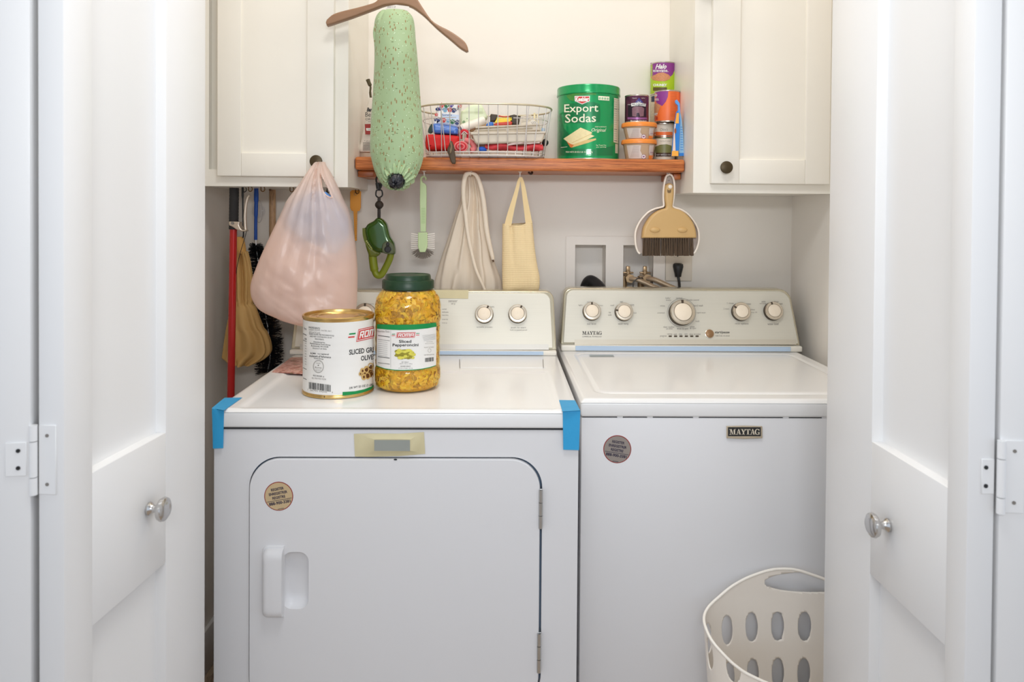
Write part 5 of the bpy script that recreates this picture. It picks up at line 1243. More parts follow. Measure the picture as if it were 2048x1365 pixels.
    def disp(t, th, p):
        o = Vector((cos(th), -sin(th), 0)); g = max(0.0, (t-0.66)/0.34); f = max(0.0, (0.20-t)/0.20)
        w = 0.0105*g*(1-0.35*g)*sin(th*15+2.6*noise.noise(Vector((th*2, t*3, 0))))
        w += 0.006*g*noise.noise(Vector((th*2.2, t*6, 4)))
        w += 0.0040*noise.noise(Vector((p.x*16, p.z*5, th*0.4)))
        w -= 0.010*math.exp(-((th-pi*0.72)/0.10)**2)*f
        w -= 0.016*math.exp(-((th-pi*0.42)/0.12)**2)*math.exp(-((t-0.79)/0.10)**2)
        w -= 0.020*math.exp(-((th-pi*0.63)/0.20)**2)*math.exp(-((t-0.85)/0.06)**2)
        return o*w
    b = MB(m); b.loft(rings_px(rows, Y, lambda t: (0.012 if t < 0.01 else 0.020+0.034*min(1, t*3))*(1 if t < 0.80 else 1-0.45*((t-0.80)/0.20)**1.5), 190, 110, disp), None, (True, False)); b.build('fabric_tube', root, angle=85)
    b = MB(m)                                       # folded flap at the upper left
    fl = [(757, 33), (751, 45), (746.5, 56), (746, 72), (750, 98), (753, 110), (754, 80), (757, 55), (766, 34)]
    b.slab(oXZ(spl2(fl, 3), Y-0.020), fXZ, Y-0.020, Y-0.006, 0.003, 3); b.build('folded_flap', root)
    # frill of the gathered mouth: a pleated ring facing the room and slightly down
    b = MB(m); n = 220; rg = []; mc = W(793, 361, Y-0.050); ax = Vector((0, -0.86, -0.50)).normalized(); e1 = Vector((1, 0, 0)); e2 = ax.cross(e1)*-1
    for k, (r, d_) in enumerate(((15.5, -0.012), (16.0, -0.003), (17.0, 0.003), (19.5, 0.002), (24.0, -0.008), (29, -0.020), (33, -0.034))):
        ring = []
        for j in range(n):
            a_ = 2*pi*j/n; pl = sin(a_*17+1.5*noise.noise(Vector((cos(a_), sin(a_), 1)))); rr = r/1480*Y*(1+0.05*pl+(0.14 if k > 1 else 0.20)*noise.noise(Vector((cos(a_)*1.7, sin(a_)*1.7, k*.3)))+0.05*noise.noise(Vector((cos(a_)*6, sin(a_)*6, k))))
            ring.append(mc+e1*rr*cos(a_)+e2*rr*sin(a_)+ax*(d_+0.0038*pl*min(1, k*.4)+0.004*noise.noise(Vector((cos(a_)*3, sin(a_)*3, 5)))))
        rg.append(ring)
    b.loft(rg, None, (False, False)); b.build('gathered_cuff', root, angle=85)
    # black bags showing at the mouth
    b = MB(mat('black_bag_film', (0.018, 0.019, 0.026, 1), 0.24, bump=0.8, bscale=90, bdist=0.004)); rg = []
    for k, (r, d_) in enumerate(((15, -0.014), (15.2, -0.002), (15, 0.006), (12.5, 0.013), (9, 0.018), (5, 0.021), (0.5, 0.021))):
        rg.append([mc+(e1*cos(a_)+e2*sin(a_))*(r/1480*Y*(1+0.30*noise.noise(Vector((cos(a_)*1.9+3, sin(a_)*1.9, k*.5)))+0.16*noise.noise(Vector((cos(a_)*5, sin(a_)*5, k*.9)))))+ax*(d_+0.011*noise.noise(Vector((cos(a_)*2.6, sin(a_)*2.6+7, k*.8)))) for a_ in [2*pi*j/44 for j in range(44)]])
    b.loft(rg); tag(b.build('black_bags', angle=80), 'crumpled black plastic bags poking out of the green tube mouth', 'bags')
hanger_and_dispenser()

def treat_pouch():
    Y = 2.175; M_P = mat('pouch_paper', C(224, 216, 206), 0.42, var=0.03, bump=0.15, bscale=50)
    root = thing('treat_pouch', W(745, 304, Y), 'white treat pouch tied with a dark strap partly hidden behind the green tube', 'pouch')
    rows = [(196, 738, 760), (205, 736, 768), (230, 731.5, 778), (260, 726.5, 786), (285, 721.5, 790), (298, 718, 791), (303, 718.5, 791), (305, 720, 790)]
    b = MB(M_P); b.loft(rings_px(rows, Y, lambda t: 0.006+0.016*sin(min(1, t*1.1)*pi*0.55), 56, 30, lambda t, th, p: Vector((0, 0.002*noise.noise(p*40), 0)), 0.8)); pb = b.build('pouch_body', root, angle=80)
    S = ray_at(Y-0.0235); L = MB(M_BLACKINK)
    zx = lambda x, y: (700+x/8.03, 150+y/8.03)
    L.ink('Better', *zx(246, 600), *zx(480, 672), S, maxlen=0); L.ink('ORIGINAL', *zx(250, 694), *zx(520, 730), S, maxlen=0); L.ink('Bar', *zx(268, 524), *zx(360, 590), S, bold=.05, shear=.3, maxlen=0)
    L.patch([[zx(290, 748), zx(500, 748), zx(500, 752), zx(290, 752)]], S, 0)
    for k in range(10): L.patch([[zx(206, 1085+k*13.5), zx(206+random.uniform(250, 330), 1085+k*13.5), zx(500, 1090+k*13.5), zx(206, 1090+k*13.5)]], S, 0)
    L.ink('* all natural', *zx(230, 1052), *zx(400, 1070), S, maxlen=0)
    L.cur = ink_mat('pouch_red', C(150, 40, 32)); L.patch([[zx(238, 790), zx(520, 782), zx(520, 955), zx(246, 955)]], S, 0)
    L.cur = M_WHITEINK; L.patch([[zx(260, 855), zx(500, 852), zx(500, 896), zx(264, 896)]], S, 0, e=.0008); L.ink('TREATS', *zx(272, 862), *zx(420, 884), S, m=M_BLACKINK, maxlen=0, e=.0012); L.build('pouch_print', pb, kind='stuff')
    b = MB(mat('olive_strap', C(76, 66, 40), 0.5)); b.tube(spl([W(742, 198, Y), W(740.5, 185, Y), W(741, 174, Y), W(738, 166, Y), W(735.5, 159, Y)], 6), [0.0035]*7+[0.003]*7+[0.0055]*7+[0.006]*4, 8); b.build('tie_strap', root, label='dark olive tie strap')
treat_pouch()
# ------------------------------------------------------------------ things hanging from the shelf hooks
def leash():
    Y = 2.115; root = thing('retractable_leash', W(760, 558, Y), 'olive and dark green retractable dog leash hanging by its black clip', 'leash')
    M_GD = mat('leash_green', C(44, 84, 10), 0.18, 0.2, var=0.25, nscale=16, coat=0.8); M_OLV = mat('leash_olive', C(122, 132, 26), 0.38, var=0.08)
    M_OLVD = mat('leash_olive_dark', C(96, 104, 26), 0.38, var=0.08)
    body = [(749, 442), (754, 437), (759.5, 435.6), (766.6, 438.7), (772, 444), (776, 451), (781, 471), (786, 480), (790, 488), (791.5, 507), (784, 508.5), (770, 506), (755, 503), (744, 494), (737, 482), (733, 468), (732.5, 458), (737, 449)]
    b = MB(M_GD); b.slab(oXZ(spl2(body, 4), Y), fXZ, Y-0.026, Y+0.004, 0.013, 7); sh = b.build('shell', root, angle=60)
    low = [(732, 455), (732.5, 468), (736, 482), (743, 493), (754, 501), (762, 505), (755, 513), (742, 514), (737.5, 506), (733, 492), (730.8, 474)]
    b = MB(M_OLVD); b.slab(oXZ(spl2(low, 4), Y), fXZ, Y-0.018, Y+0.006, 0.007, 5); ls = b.build('lower_shell', root)
    b = MB(mat('leash_script', C(206, 210, 130), 0.4)); b.tube([W(732.5+k*0.42, 481+k*0.62+2.6*sin(k*1.25), Y-0.0186) for k in range(29)], 0.0006, 5); b.build('script', ls)
    b = MB(M_OLV); P = spl([W(745, 506, Y-0.004), W(746, 520, Y-0.004), W(748.5, 538, Y-0.004), W(752.5, 549, Y-0.004), W(758, 551.5, Y-0.004), W(764, 548, Y-0.004), W(772, 534, Y-0.004), W(779, 519, Y-0.004), W(782, 507, Y-0.004)], 6)
    b.tube(P, [0.0118 if i < 14 else 0.0096 for i in range(len(P))], 14); b.build('handle', root, label='olive loop handle')
    b = MB(mat('leash_grey', C(88, 96, 66), 0.35)); b.slab(oXZ(spl2([(768, 489), (775, 482.5), (783, 483), (789, 490), (790, 506), (769, 505)], 3), Y), fXZ, Y-0.031, Y-0.020, 0.003, 3); pl = b.build('brake_plate', root)
    b = MB(M_BLACK); b.slab(oXZ(ell(779, 498, 6.5, 6.8, 24), Y), fXZ, Y-0.036, Y-0.028, 0.003, 3); b.slab(oXZ(ell(779, 488, 3.2, 4, 20), Y), fXZ, Y-0.035, Y-0.028, 0.002, 3); b.build('brake_button', pl)
    Yc = 2.108
    b = MB(M_BLACK); b.tube([W(755, 366, Yc), W(757, 378, Yc)], 0.0062, 12); b.tube(spl([W(757, 352, 2.1), W(752.8, 356, 2.102), W(753, 364, 2.106), W(756, 370, Yc)], 5), 0.0026, 8); b.tube(spl([W(760, 353, 2.1), W(762.5, 362, 2.102), W(762, 372, Yc), W(758, 380, Yc)], 5), 0.0035, 8); b.build('snap_clip', root)
    b = MB(M_BLACK); b.tube(spl([W(753, 381.5, Yc), W(752, 391, Yc), W(758, 395.5, Yc), W(764.5, 391, Yc), W(763.5, 381.5, Yc), W(758, 380.5, Yc)], 5, True), 0.0021, 8, closed=True); b.build('swivel_ring', root)
    b = MB(mat('leash_strap', C(50, 40, 34), 0.55)); b.box(W(755, 400, Yc).x, W(761.5, 400, Yc).x, Yc-0.002, Yc+0.002, W(758, 437, Yc).z, W(758, 394, Yc).z, 0.0012); b.build('strap', root)
    b = MB(mat('leash_strap', C(50, 40, 34), 0.55)); p = W(758.5, 410, Yc); b.lathe([(0.0003, -0.0122), (0.007, -0.010), (0.0115, -0.004), (0.0122, 0), (0.0115, 0.004), (0.007, 0.010), (0.0003, 0.0122)], p, 24); b.build('ball_stop', root)
leash()

def dish_brush():
    Y = 2.125; root = thing('dish_brush', W(847, 520, Y), 'pale green dish brush with white and grey bristles hanging from a shelf hook', 'brush')
    M_GR = mat('brush_green', C(188, 208, 158), 0.38, var=0.03)
    o = [(840.5, 356)] + [(842.5, 353), (846, 351.5), (850.5, 352), (853.3, 356), (853, 360), (850.5, 361.5), (850.8, 357.5), (848, 354.8), (844.8, 356.5), (843.8, 361), (846, 365.5), (850.5, 368), (853, 372), (853.2, 400), (852, 464), (841, 464), (839.8, 400)]
    b = MB(M_GR); b.slab(oXZ(o, Y), fXZ, Y-0.0045, Y+0.0045, 0.0014, 2); h = b.build('handle', root)
    b = MB(mat('brush_groove', C(160, 188, 124), 0.4))
    for k in range(10): b.patch([[(842.5, 416.5+k*3.2), (850.5, 416.5+k*3.2), (850.5, 417.7+k*3.2), (842.5, 417.7+k*3.2)]], ray_at(Y-0.0045), 0, e=.0003)
    b.build('grip_lines', h, kind='stuff')
    hd = [(836.5, 466), (838, 465), (854, 465), (855.2, 466), (855.2, 494), (851, 504.5), (840, 504.5), (836.3, 494)]
    b = MB(M_GR); b.slab(oXZ(hd, Y), fXZ, Y-0.0085, Y+0.004, 0.002, 3); b.build('head', root)
    M_BW = mat('bristle_white', C(236, 230, 222), 0.55); M_BG = mat('bristle_grey', C(126, 116, 106), 0.6, var=0.15)
    for k in range(8):
        py = 468.5+k*3.75
        for sx, x0, x1 in ((-1, 837.5, 822.5), (1, 854.5, 869.5)):
            b = MB(M_BW); a, c = W(x0, py+1.2, Y-0.003), W(x1, py-1.2+k*0.5, Y-0.006); d = (c-a)
            for q in range(5):
                off = Vector((0, 0.0022*(q-2), 0.00042*((q*2) % 5-2))); b.tube([a+off*0.5, c+off*1.2], [0.0009, 0.0008], 5)
            b.build('bristle_tuft', root, kind='stuff')
    for k in range(13):
        t = k/12; ang = radians(205+130*t); a = W(845.7+9*cos(ang), 496-6*sin(ang), Y-0.003); c = W(845.7+(23+(2 if k % 2 else 0))*cos(ang)*0.98, 496-22*sin(ang), Y-0.006)
        b = MB(M_BG)
        for q in range(5): b.tube([a+Vector((0.0006*(q-2), 0.0012*(q-2), 0)), c+Vector((0.0012*(q-2), 0.002*((q*2) % 5-2), 0))], [0.0009, 0.0007], 5)
        b.build('bristle_tuft', root, label='grey bristle tuft', kind='stuff')
dish_brush()

def towel():
    Y = 2.20; root = thing('hooded_towel', W(935, 575, Y), 'cream towel hanging in twisted folds between the dish brush and the yellow bag', 'towel')
    m = mat('towel_cream', C(233, 219, 200), 0.85, var=0.02, nscale=30, bump=0.35, bscale=420, bdist=0.0008)
    rows = [(344.5, 934, 950), (347, 929.5, 954), (352, 925.5, 958.5), (365, 923.2, 963), (385, 922.6, 966.8), (405, 919, 970), (430, 910, 973.5), (455, 902, 976), (482, 893, 982), (505, 885, 985.5), (525, 878.5, 989), (545, 873, 996), (562, 868, 1002), (580, 866, 1005), (610, 862, 1008)]
    def disp(t, th, p):
        o = Vector((cos(th), -sin(th), 0)); s = max(0, sin(th)); u = (cos(th)+1)/2
        w = 0.0
        # long diagonal folds that fan out from the hook towards the lower right
        for c0, c1, wd, am in ((0.20, 0.16, .05, .010), (0.42, 0.30, .045, .013), (0.55, 0.52, .05, -.012), (0.62, 0.66, .04, .014), (0.80, 0.82, .05, .010), (0.90, 0.95, .04, -.009), (0.34, 0.40, .035, -.008)):
            c_ = c0+(c1-c0)*t+0.10*t*math.sin(pi*t)*(1 if c0 > .4 else -.3); w += am*math.exp(-((u-c_)/(wd*(1.4-0.4*t)))**2)*min(1, 0.35+t*1.6)
        w += 0.004*noise.noise(Vector((u*5, t*4, 2)))
        return o*w*s+Vector((0, 0.038*t, 0))
    b = MB(m); b.loft(rings_px(rows, Y-0.028, lambda t: 0.013+0.016*min(1, t*4), 150, 110, disp, 0.9), None, (True, True)); tw = b.build('towel_body', root, angle=80)
    # rolled front edge running from the hook down the right side
    b = MB(m); P = spl([W(943, 345.5, Y-0.075), W(953, 352, Y-0.074), W(961, 372, Y-0.068), W(966.5, 400, Y-0.062), (W(970, 430, Y-0.058)), W(973.5, 462, Y-0.054), W(979, 490, Y-0.048), W(984.5, 512, Y-0.044), W(986, 519, Y-0.042)], 6)
    b.tube(P, [0.0045+0.003*sin(pi*i/len(P)) for i in range(len(P))], 12); b.build('rolled_edge', root)
    b = MB(m); P = spl([W(941, 345, Y-0.075), W(932, 350, Y-0.078), W(927.5, 368, Y-0.077), W(927, 395, Y-0.074), W(931, 430, Y-0.072), W(936, 470, Y-0.068), W(943, 505, Y-0.063), W(952, 540, Y-0.058), W(965, 570, Y-0.050), W(972, 586, Y-0.046)], 6)
    b.tube(P, [0.0075-0.0035*i/len(P) for i in range(len(P))], 12); b.build('rolled_edge', root)
    b = MB(mat('brown_tip', C(96, 74, 54), 0.5)); b.tube([W(984, 516, Y-0.045), W(987, 524, Y-0.042)], 0.0026, 8); b.build('cord_tip', root, label='brown cord tip')
towel()

def waffle_bag():
    Y = 2.150; root = thing('waffle_bag', W(1042, 582, Y), 'pale yellow waffle weave fabric bag hanging over the dryer console', 'bag')
    m = bpy.data.materials.new('waffle_cotton'); m.use_nodes = True; nt = m.node_tree; bs = nt.nodes['Principled BSDF']
    wv = nt.nodes.new('ShaderNodeTexWave'); wv.wave_type = 'BANDS'; wv.bands_direction = 'Z'; wv.inputs['Scale'].default_value = 58; wv.inputs['Distortion'].default_value = 0.6; nt.links.new(_coord(nt), wv.inputs['Vector'])
    w2 = nt.nodes.new('ShaderNodeTexWave'); w2.wave_type = 'BANDS'; w2.bands_direction = 'X'; w2.inputs['Scale'].default_value = 130; nt.links.new(_coord(nt), w2.inputs['Vector'])
    mm = nt.nodes.new('ShaderNodeMath'); mm.operation = 'ADD'; nt.links.new(wv.outputs['Fac'], mm.inputs[0]); nt.links.new(w2.outputs['Fac'], mm.inputs[1])
    nt.links.new(_mix(nt, C(236, 210, 162), C(242, 219, 174), wv.outputs['Fac']), bs.inputs['Base Color']); bs.inputs['Roughness'].default_value = 0.85
    nt.links.new(_bump(nt, mm.outputs[0], 0.35, 0.0015), bs.inputs['Normal'])
    rows = [(446, 1006, 1064), (449, 1005, 1065), (470, 1004.6, 1067), (500, 1004.4, 1070), (530, 1004.2, 1074.5), (553, 1004.4, 1079), (570, 1004.8, 1079), (579, 1005.5, 1077.5), (581.5, 1008, 1074)]
    def disp(t, th, p):
        s = sin(th); u = (cos(th)+1)/2; w = 0.006*noise.noise(Vector((u*3, t*3, 5)))-0.010*math.exp(-((u-0.33-0.1*t)/0.06)**2)*max(0, 1-t*1.7)-0.008*math.exp(-((u-0.62)/0.06)**2)*max(0, 1-t*2.2)
        dz = -0.016*math.exp(-((u-0.5)/0.22)**2)*max(0, 1-t*6) if s > 0 else -0.004*max(0, 1-t*6)
        dz += (0.010*(u-0.3))*max(0, 1-t*5)
        return Vector((0, -w*s, dz))
    b = MB(m); b.loft(rings_px(rows, Y, lambda t: 0.007+0.013*sin(min(1.0, 0.12+t*0.92)*pi)**0.7, 110, 70, disp, 0.75), None, (False, True)); b.build('bag_body', root, angle=80)
    def strap(pts, Y0, Y1):
        N = len(pts); rg = []
        sp = spl([(x0, x1, y) for x0, x1, y in pts], 6)
        for i, (x0, x1, y) in enumerate(sp):
            yy = Y0+(Y1-Y0)*i/(len(sp)-1); a, c = W(x0, y, yy), W(x1, y, yy)
            rg.append([a+Vector((0, -0.0012, 0)), c+Vector((0, -0.0012, 0)), c+Vector((0, 0.0012, 0)), a+Vector((0, 0.0012, 0))])
        s = MB(M_STRAPW); s.loft(rg, None); s.build('strap', root)
    M_STRAPW = mat('strap_cotton', C(240, 214, 164), 0.85, bump=0.2, bscale=500)
    strap([(1008.5, 1022.5, 452), (1014, 1026.5, 430), (1022, 1032, 405), (1030, 1037.5, 380), (1035, 1041, 362), (1039, 1044, 354.5)], Y-0.012, 2.120)
    strap([(1051, 1064.5, 447), (1048.5, 1060.5, 425), (1045.5, 1055.5, 400), (1043, 1051.5, 378), (1041, 1047.5, 362), (1039, 1044, 354.5)], Y-0.010, 2.122)
waffle_bag()

def dustpan_set():
    Y = 2.118
    M_PAN = mat('dustpan_grey', C(206, 192, 182), 0.35, var=0.01); M_RIMW = mat('dustpan_rim', C(244, 234, 222), 0.35, var=0.01); M_TAN = mat('hand_brush_tan', C(204, 168, 112), 0.36, var=0.02)
    zx = lambda x, y: (1250+x/6.8235, 330+y/6.825)
    out = [(600, 132), (628, 140), (650, 172), (664, 225), (670, 300), (666, 400), (655, 490), (645, 545), (650, 570), (690, 590), (760, 612), (850, 670), (930, 760), (985, 860), (1004, 950), (1000, 1050), (975, 1140), (945, 1195), (930, 1200)]
    outl = [(925, 1212), (560, 1216), (240, 1213), (200, 1212), (170, 1180), (145, 1100), (136, 1000), (140, 920), (165, 840), (220, 745), (310, 650), (400, 602), (490, 578), (520, 566), (526, 540), (520, 460), (520, 380), (528, 290), (545, 200), (565, 150)]
    ol = [zx(*p) for p in out+outl]
    root = thing('dustpan', W(1334, 508, Y), 'pale dustpan with white rim hanging from the rightmost shelf hook', 'dustpan')
    O = oXZ(ol, Y)
    b = MB(M_PAN); b.plate(O, [], fXZ, Y+0.014, Y+0.016); b.build('pan', root)
    b = MB(M_RIMW); rim = [Vector((x, Y, z)) for x, z in O]; top = rim[:]
    P = spl([(v.x, Y-0.004, v.z) for v in rim[:19]], 3)+spl([(v.x, Y-0.004, v.z) for v in rim[22:]]+[(rim[0].x, Y-0.004, rim[0].z)], 3)
    right = spl([(v.x, Y-0.004, v.z) for v in rim[:19]], 4); left = spl([(v.x, Y-0.004, v.z) for v in rim[22:]]+[(rim[0].x, Y-0.004, rim[0].z)], 4)
    path = left[:-1]+right; b.tube(path, 0.0027, 8)
    b.loft([[p+Vector((0, d, 0)) for p in path] for d in (0, 0.019)], None, (False, False), closed=False); b.build('rim', root)
    b = MB(M_RIMW); p = W(*zx(601, 300), Y); b.cyl((p.x, Y+0.014, p.z), (p.x, Y-0.014, p.z), 0.0052, n=18); b.lathe([(0.0052, -0.014), (0.0058, -0.016), (0.0040, -0.0175), (0.0003, -0.018)], (p.x, Y-0.0, p.z), 18, axis=(0, 1, 0), caps=(False, False)); b.build('peg', root)
    b = MB(mat('pan_mark', C(168, 154, 144), 0.4)); b.patch([ell(*zx(598, 213), 2.6, 1.2, 14)], ray_at(Y+0.014), 0, e=.0004); b.build('pan_mark', root)
    # hand brush clipped into the pan
    root = thing('hand_brush', W(1336, 512, Y-0.01), 'tan hand brush with dark brown bristles clipped into the pale dustpan', 'brush')
    hd = [(600, 250), (632, 262), (650, 290), (656, 340), (655, 420), (646, 510), (640, 570), (660, 592), (730, 612), (800, 650), (870, 715), (925, 800), (955, 890), (965, 970), (962, 998), (225, 998), (232, 930), (245, 860), (290, 770), (350, 690), (430, 630), (500, 602), (540, 590), (548, 560), (540, 500), (532, 420), (532, 340), (540, 290), (565, 260)]
    o = oXZ(spl2([zx(*p) for p in hd[:14]], 3, False)+[zx(*p) for p in hd[14:16]]+spl2([zx(*p) for p in hd[16:]], 3, False), Y)
    b = MB(M_TAN); b.slab(o, fXZ, Y-0.014, Y+0.010, 0.007, 6); 
    for ex in (408, 782):
        c = W(*zx(ex, 890), Y-0.014); rg = []
        for k in range(7):
            a = pi/2*k/6; rg.append([Vector((c.x+0.0152*cos(a)*cos(q), Y-0.0135-0.006*sin(a), c.z+0.0078*cos(a)*sin(q))) for q in [2*pi*j/28 for j in range(28)]])
        b.loft(rg, None, (False, True))
    h = b.build('brush_body', root, angle=50)
    b = MB(mat('peg_hole', C(120, 96, 62), 0.5)); s = ray_at(Y-0.014)
    b.patch([spl2([zx(*p) for p in ((577, 330), (577, 370), (590, 383), (615, 383), (628, 370), (628, 330), (615, 345), (590, 345))], 3)], s, 0, e=.0004); b.build('peg_slot', h)
    M_BR = mat('bristle_brown', C(88, 68, 48), 0.6, var=0.25, nscale=300)
    rnd = random.Random(2); n = 22
    for k in range(n):
        b = MB(M_BR); x0 = 238+(935-238)*(k+.5)/n; x1 = 232+(938-232)*(k+.5)/n
        for q in range(14):
            dx, dy = rnd.uniform(-11, 11), rnd.uniform(-.006, .006); a = W(*zx(x0+dx*.7, 990), Y-0.004); c = W(*zx(x1+dx*1.35+rnd.uniform(-4, 4), 1240+rnd.uniform(-5, 5)), Y-0.004)
            a.y += dy*.8; c.y += dy*1.3; b.tube([a, c], [0.0009, 0.0008], 5)
        b.build('bristle_tuft', root, kind='stuff')
dustpan_set()

# ------------------------------------------------------------------ long handled things in the gap left of the dryer
def left_tools():
    # red pole pruner
    Y = 2.03; root = thing('pruning_pole', (W(463, 1000, Y).x, Y, 0), 'red pole pruner with black foam grip and metal lever leaning by the left wall', 'pole')
    M_RED = mat('pole_red', C(178, 24, 22), 0.30, 0.2, var=0.05, coat=0.4); M_FOAM = mat('grip_foam', C(40, 38, 38), 0.8, var=0.12, bump=0.3, bscale=200)
    top, bot = W(468.5, 379, Y), W(462, 790, Y); d = (bot-top); k = top.z/(-d.z); foot = top+d*k; foot.z = 0.0
    b = MB(M_RED); b.cyl(foot, W(467, 452, Y), 0.0098, n=20); b.build('pole', root)
    g0, g1 = W(468.5, 376, Y), W(467.2, 459, Y); b = MB(M_FOAM); P = [g0.lerp(g1, i/26) for i in range(27)]; b.tube(P, [0.0122+0.0004*(i % 2) for i in range(27)], 18); b.build('foam_grip', root)
    M_AL = mat('cast_metal', C(206, 194, 180), 0.3, 0.8, var=0.08)
    b = MB(M_AL); br = [(461.5, 446), (463, 443), (482, 444), (482.5, 450), (487, 459), (494, 459.5), (495, 462.5), (488, 463), (478, 460), (468, 453.5), (462.5, 451)]
    b.slab(oXZ(spl2(br, 3), Y), fXZ, Y-0.016, Y+0.008, 0.003, 3)
    hd = MB(M_AL); P = spl([W(491.5, 462, Y-0.006), W(490.5, 450, Y-0.006), W(490, 430, Y-0.006), W(492, 410, Y-0.006), W(495.5, 396, Y-0.006), W(499.5, 391.5, Y-0.006)], 6)
    hd.tube(P, [0.0046-0.0012*i/len(P) for i in range(len(P))], 12); hd.build('lever', root, label='curved metal lever'); b.build('lever_bracket', root)
    b = MB(M_GREYINK); c = W(465, 446.5, Y-0.0165); b.cyl(c, c+Vector((0, -0.003, 0)), 0.004, n=14); b.build('bolt', root)
    b = MB(M_BLACK); b.tube(spl([W(493, 463, Y-0.01), W(489, 478, Y-0.01), W(480, 508, Y-0.008), W(474, 535, Y-0.004), W(471, 560, Y+0.002), (W(469, 580, Y+0.004))], 6), 0.0009, 6); b.build('cord', root)
    # tan drawstring cover
    Y = 2.13; root = thing('cloth_cover', W(490, 728, Y), 'tan cloth cover gathered at the waist hanging behind the red pole', 'cover')
    M_TANC = mat('tan_cloth', C(196, 158, 98), 0.7, var=0.06, nscale=14, bump=0.2, bscale=180); M_TAN2 = mat('tan_collar', C(204, 156, 84), 0.62, var=0.05, nscale=20)
    rows = [(474, 470, 484), (480, 469, 488), (498, 467.5, 491.5), (507, 466.5, 492)]
    b = MB(M_TAN2); b.loft(rings_px(rows, Y, lambda t: 0.014, 40, 12, None, 0.85)); b.build('collar', root, label='stiff tan collar')
    rows = [(503, 468, 491), (520, 466, 496.5), (545, 465, 501.5), (570, 463.5, 504.5), (592, 464, 504), (601, 465, 505), (608, 465, 505), (616, 462, 512), (635, 458, 519), (655, 454, 526), (664, 452.5, 533), (680, 450, 540), (698, 447.5, 543), (708, 446.5, 540), (716, 446.5, 532), (722, 456, 522), (728, 470, 508)]
    def disp(t, th, p):
        o = Vector((cos(th), -sin(th), 0)); am = 0.005+0.010*abs(t-0.44)
        return o*(am*sin(th*9+3*noise.noise(Vector((th, t*2, 1))))*min(1, abs(t-0.44)*7+.25)*abs(sin(th))+0.008*noise.noise(Vector((p.x*10, p.z*5, th)))*abs(sin(th)))
    b = MB(M_TANC); b.loft(rings_px(rows, Y, lambda t: 0.015+0.022*t, 130, 90, disp, 0.9)); b.build('cloth_body', root, angle=85)
    b = MB(M_BLACK); b.tube(spl([W(485.5, 374, Y), W(485.5, 392, Y), W(486, 440, Y+0.004), W(487, 468, Y), W(485.5, 476, Y), W(483, 477.5, Y)], 6), [0.0034]*7+[0.0022]*24, 8); b.build('hanging_hook', root, label='black hanging hook')
    # blue handled bottle brush
    Y = 2.215; root = thing('cleaning_brush', W(540, 750, Y), 'long black bristle cleaning brush with slim blue handle left of the pink bag', 'brush')
    b = MB(mat('blue_handle', C(22, 82, 178), 0.35, var=0.04)); b.tube(spl([W(512.5, 373, Y), W(512.5, 400, Y), W(512, 425, Y), W(511.5, 450, Y), W(511.5, 480, Y)], 5), [0.0062]*3+[0.0068]*3+[0.0056]*6+[0.0048]*9, 12); b.build('handle', root)
    b = MB(M_STEEL); core = spl([W(511.5, 478, Y), W(512.5, 495, Y), W(516, 520, Y), W(521, 560, Y), W(528, 610, Y), W(536, 660, Y), W(541, 705, Y), W(535, 745, Y)], 8); b.tube(core, 0.0022, 8); b.build('wire_core', root)
    b = MB(mat('bristle_black', (0.012, 0.012, 0.014, 1), 0.5)); rnd = random.Random(4)
    for i in range(2600):
        f = rnd.uniform(0.10, 1.0)*(len(core)-1.001); k_ = int(f); p = core[k_].lerp(core[k_+1], f-k_); t = f/len(core)
        a = rnd.uniform(0, 2*pi); ln = (0.020+0.020*min(1, t*1.6))*rnd.uniform(0.85, 1.05)
        if t < 0.2: ln *= 0.62+t*1.9
        dz = rnd.uniform(-0.3, 0.3); d_ = Vector((cos(a), sin(a)*0.8, dz)).normalized(); q = p+d_*ln; s_ = d_.orthogonal().normalized()*0.0011
        b.add([p-s_, p+s_, q+s_*.6, q-s_*.6], [(0, 1, 2, 3)])
    b.build('bristles', root, kind='stuff', recalc=False)
    # wooden dowel
    Y = 2.272; p = W(545, 400, Y); root = thing('wooden_stick', (p.x, Y, 0), 'plain pale wooden stick standing behind the pink bag', 'stick')
    b = MB(wood_mat('dowel_wood', C(176, 138, 100), C(196, 158, 120), C(206, 170, 132), (30, 30, 2), 0.5, 0.1)); b.cyl((p.x, Y, 0), (p.x, Y, W(545, 371, 2.24).z-0.012), 0.0098, n=20); b.build('stick', root)
    b = MB(mat('stick_end', C(120, 84, 56), 0.5)); b.cyl((p.x-0.004, Y-0.0095, W(541, 377, 2.24).z-0.004), (p.x-0.004, Y-0.0125, W(541, 377, 2.24).z-0.004), 0.0035, n=12); b.build('screw_plug', root)
    # orange measuring paddle
    Y = 2.245; root = thing('plastic_paddle', W(711, 485, Y), 'orange plastic paddle with thin handle hanging right of the pink bag', 'paddle')
    M_OR = mat('paddle_orange', C(236, 160, 58), 0.4, var=0.03)
    o = [(700.5, 384), (704, 380.5), (719, 380.5), (722, 384), (721.5, 416), (719, 422), (714.5, 423), (713.5, 482), (710, 482), (707, 423), (703, 421), (700.5, 416)]
    b = MB(M_OR); b.slab(oXZ(o, Y), fXZ, Y-0.003, Y+0.003, 0.0012, 2); pd = b.build('paddle_body', root)
    b = MB(M_GREYINK)
    for k in range(12): b.patch([[(711.5, 428+k*4.2), (713.3, 428+k*4.2), (713.3, 428.6+k*4.2), (711.5, 428.6+k*4.2)]], ray_at(Y-0.003), 0)
    b.patch([[ell(711, 388, 3.2, 3.2, 16), ell(711, 388, 2.6, 2.6, 16)[::-1]]], ray_at(Y-0.003), 0); b.build('paddle_marks', pd, kind='stuff')
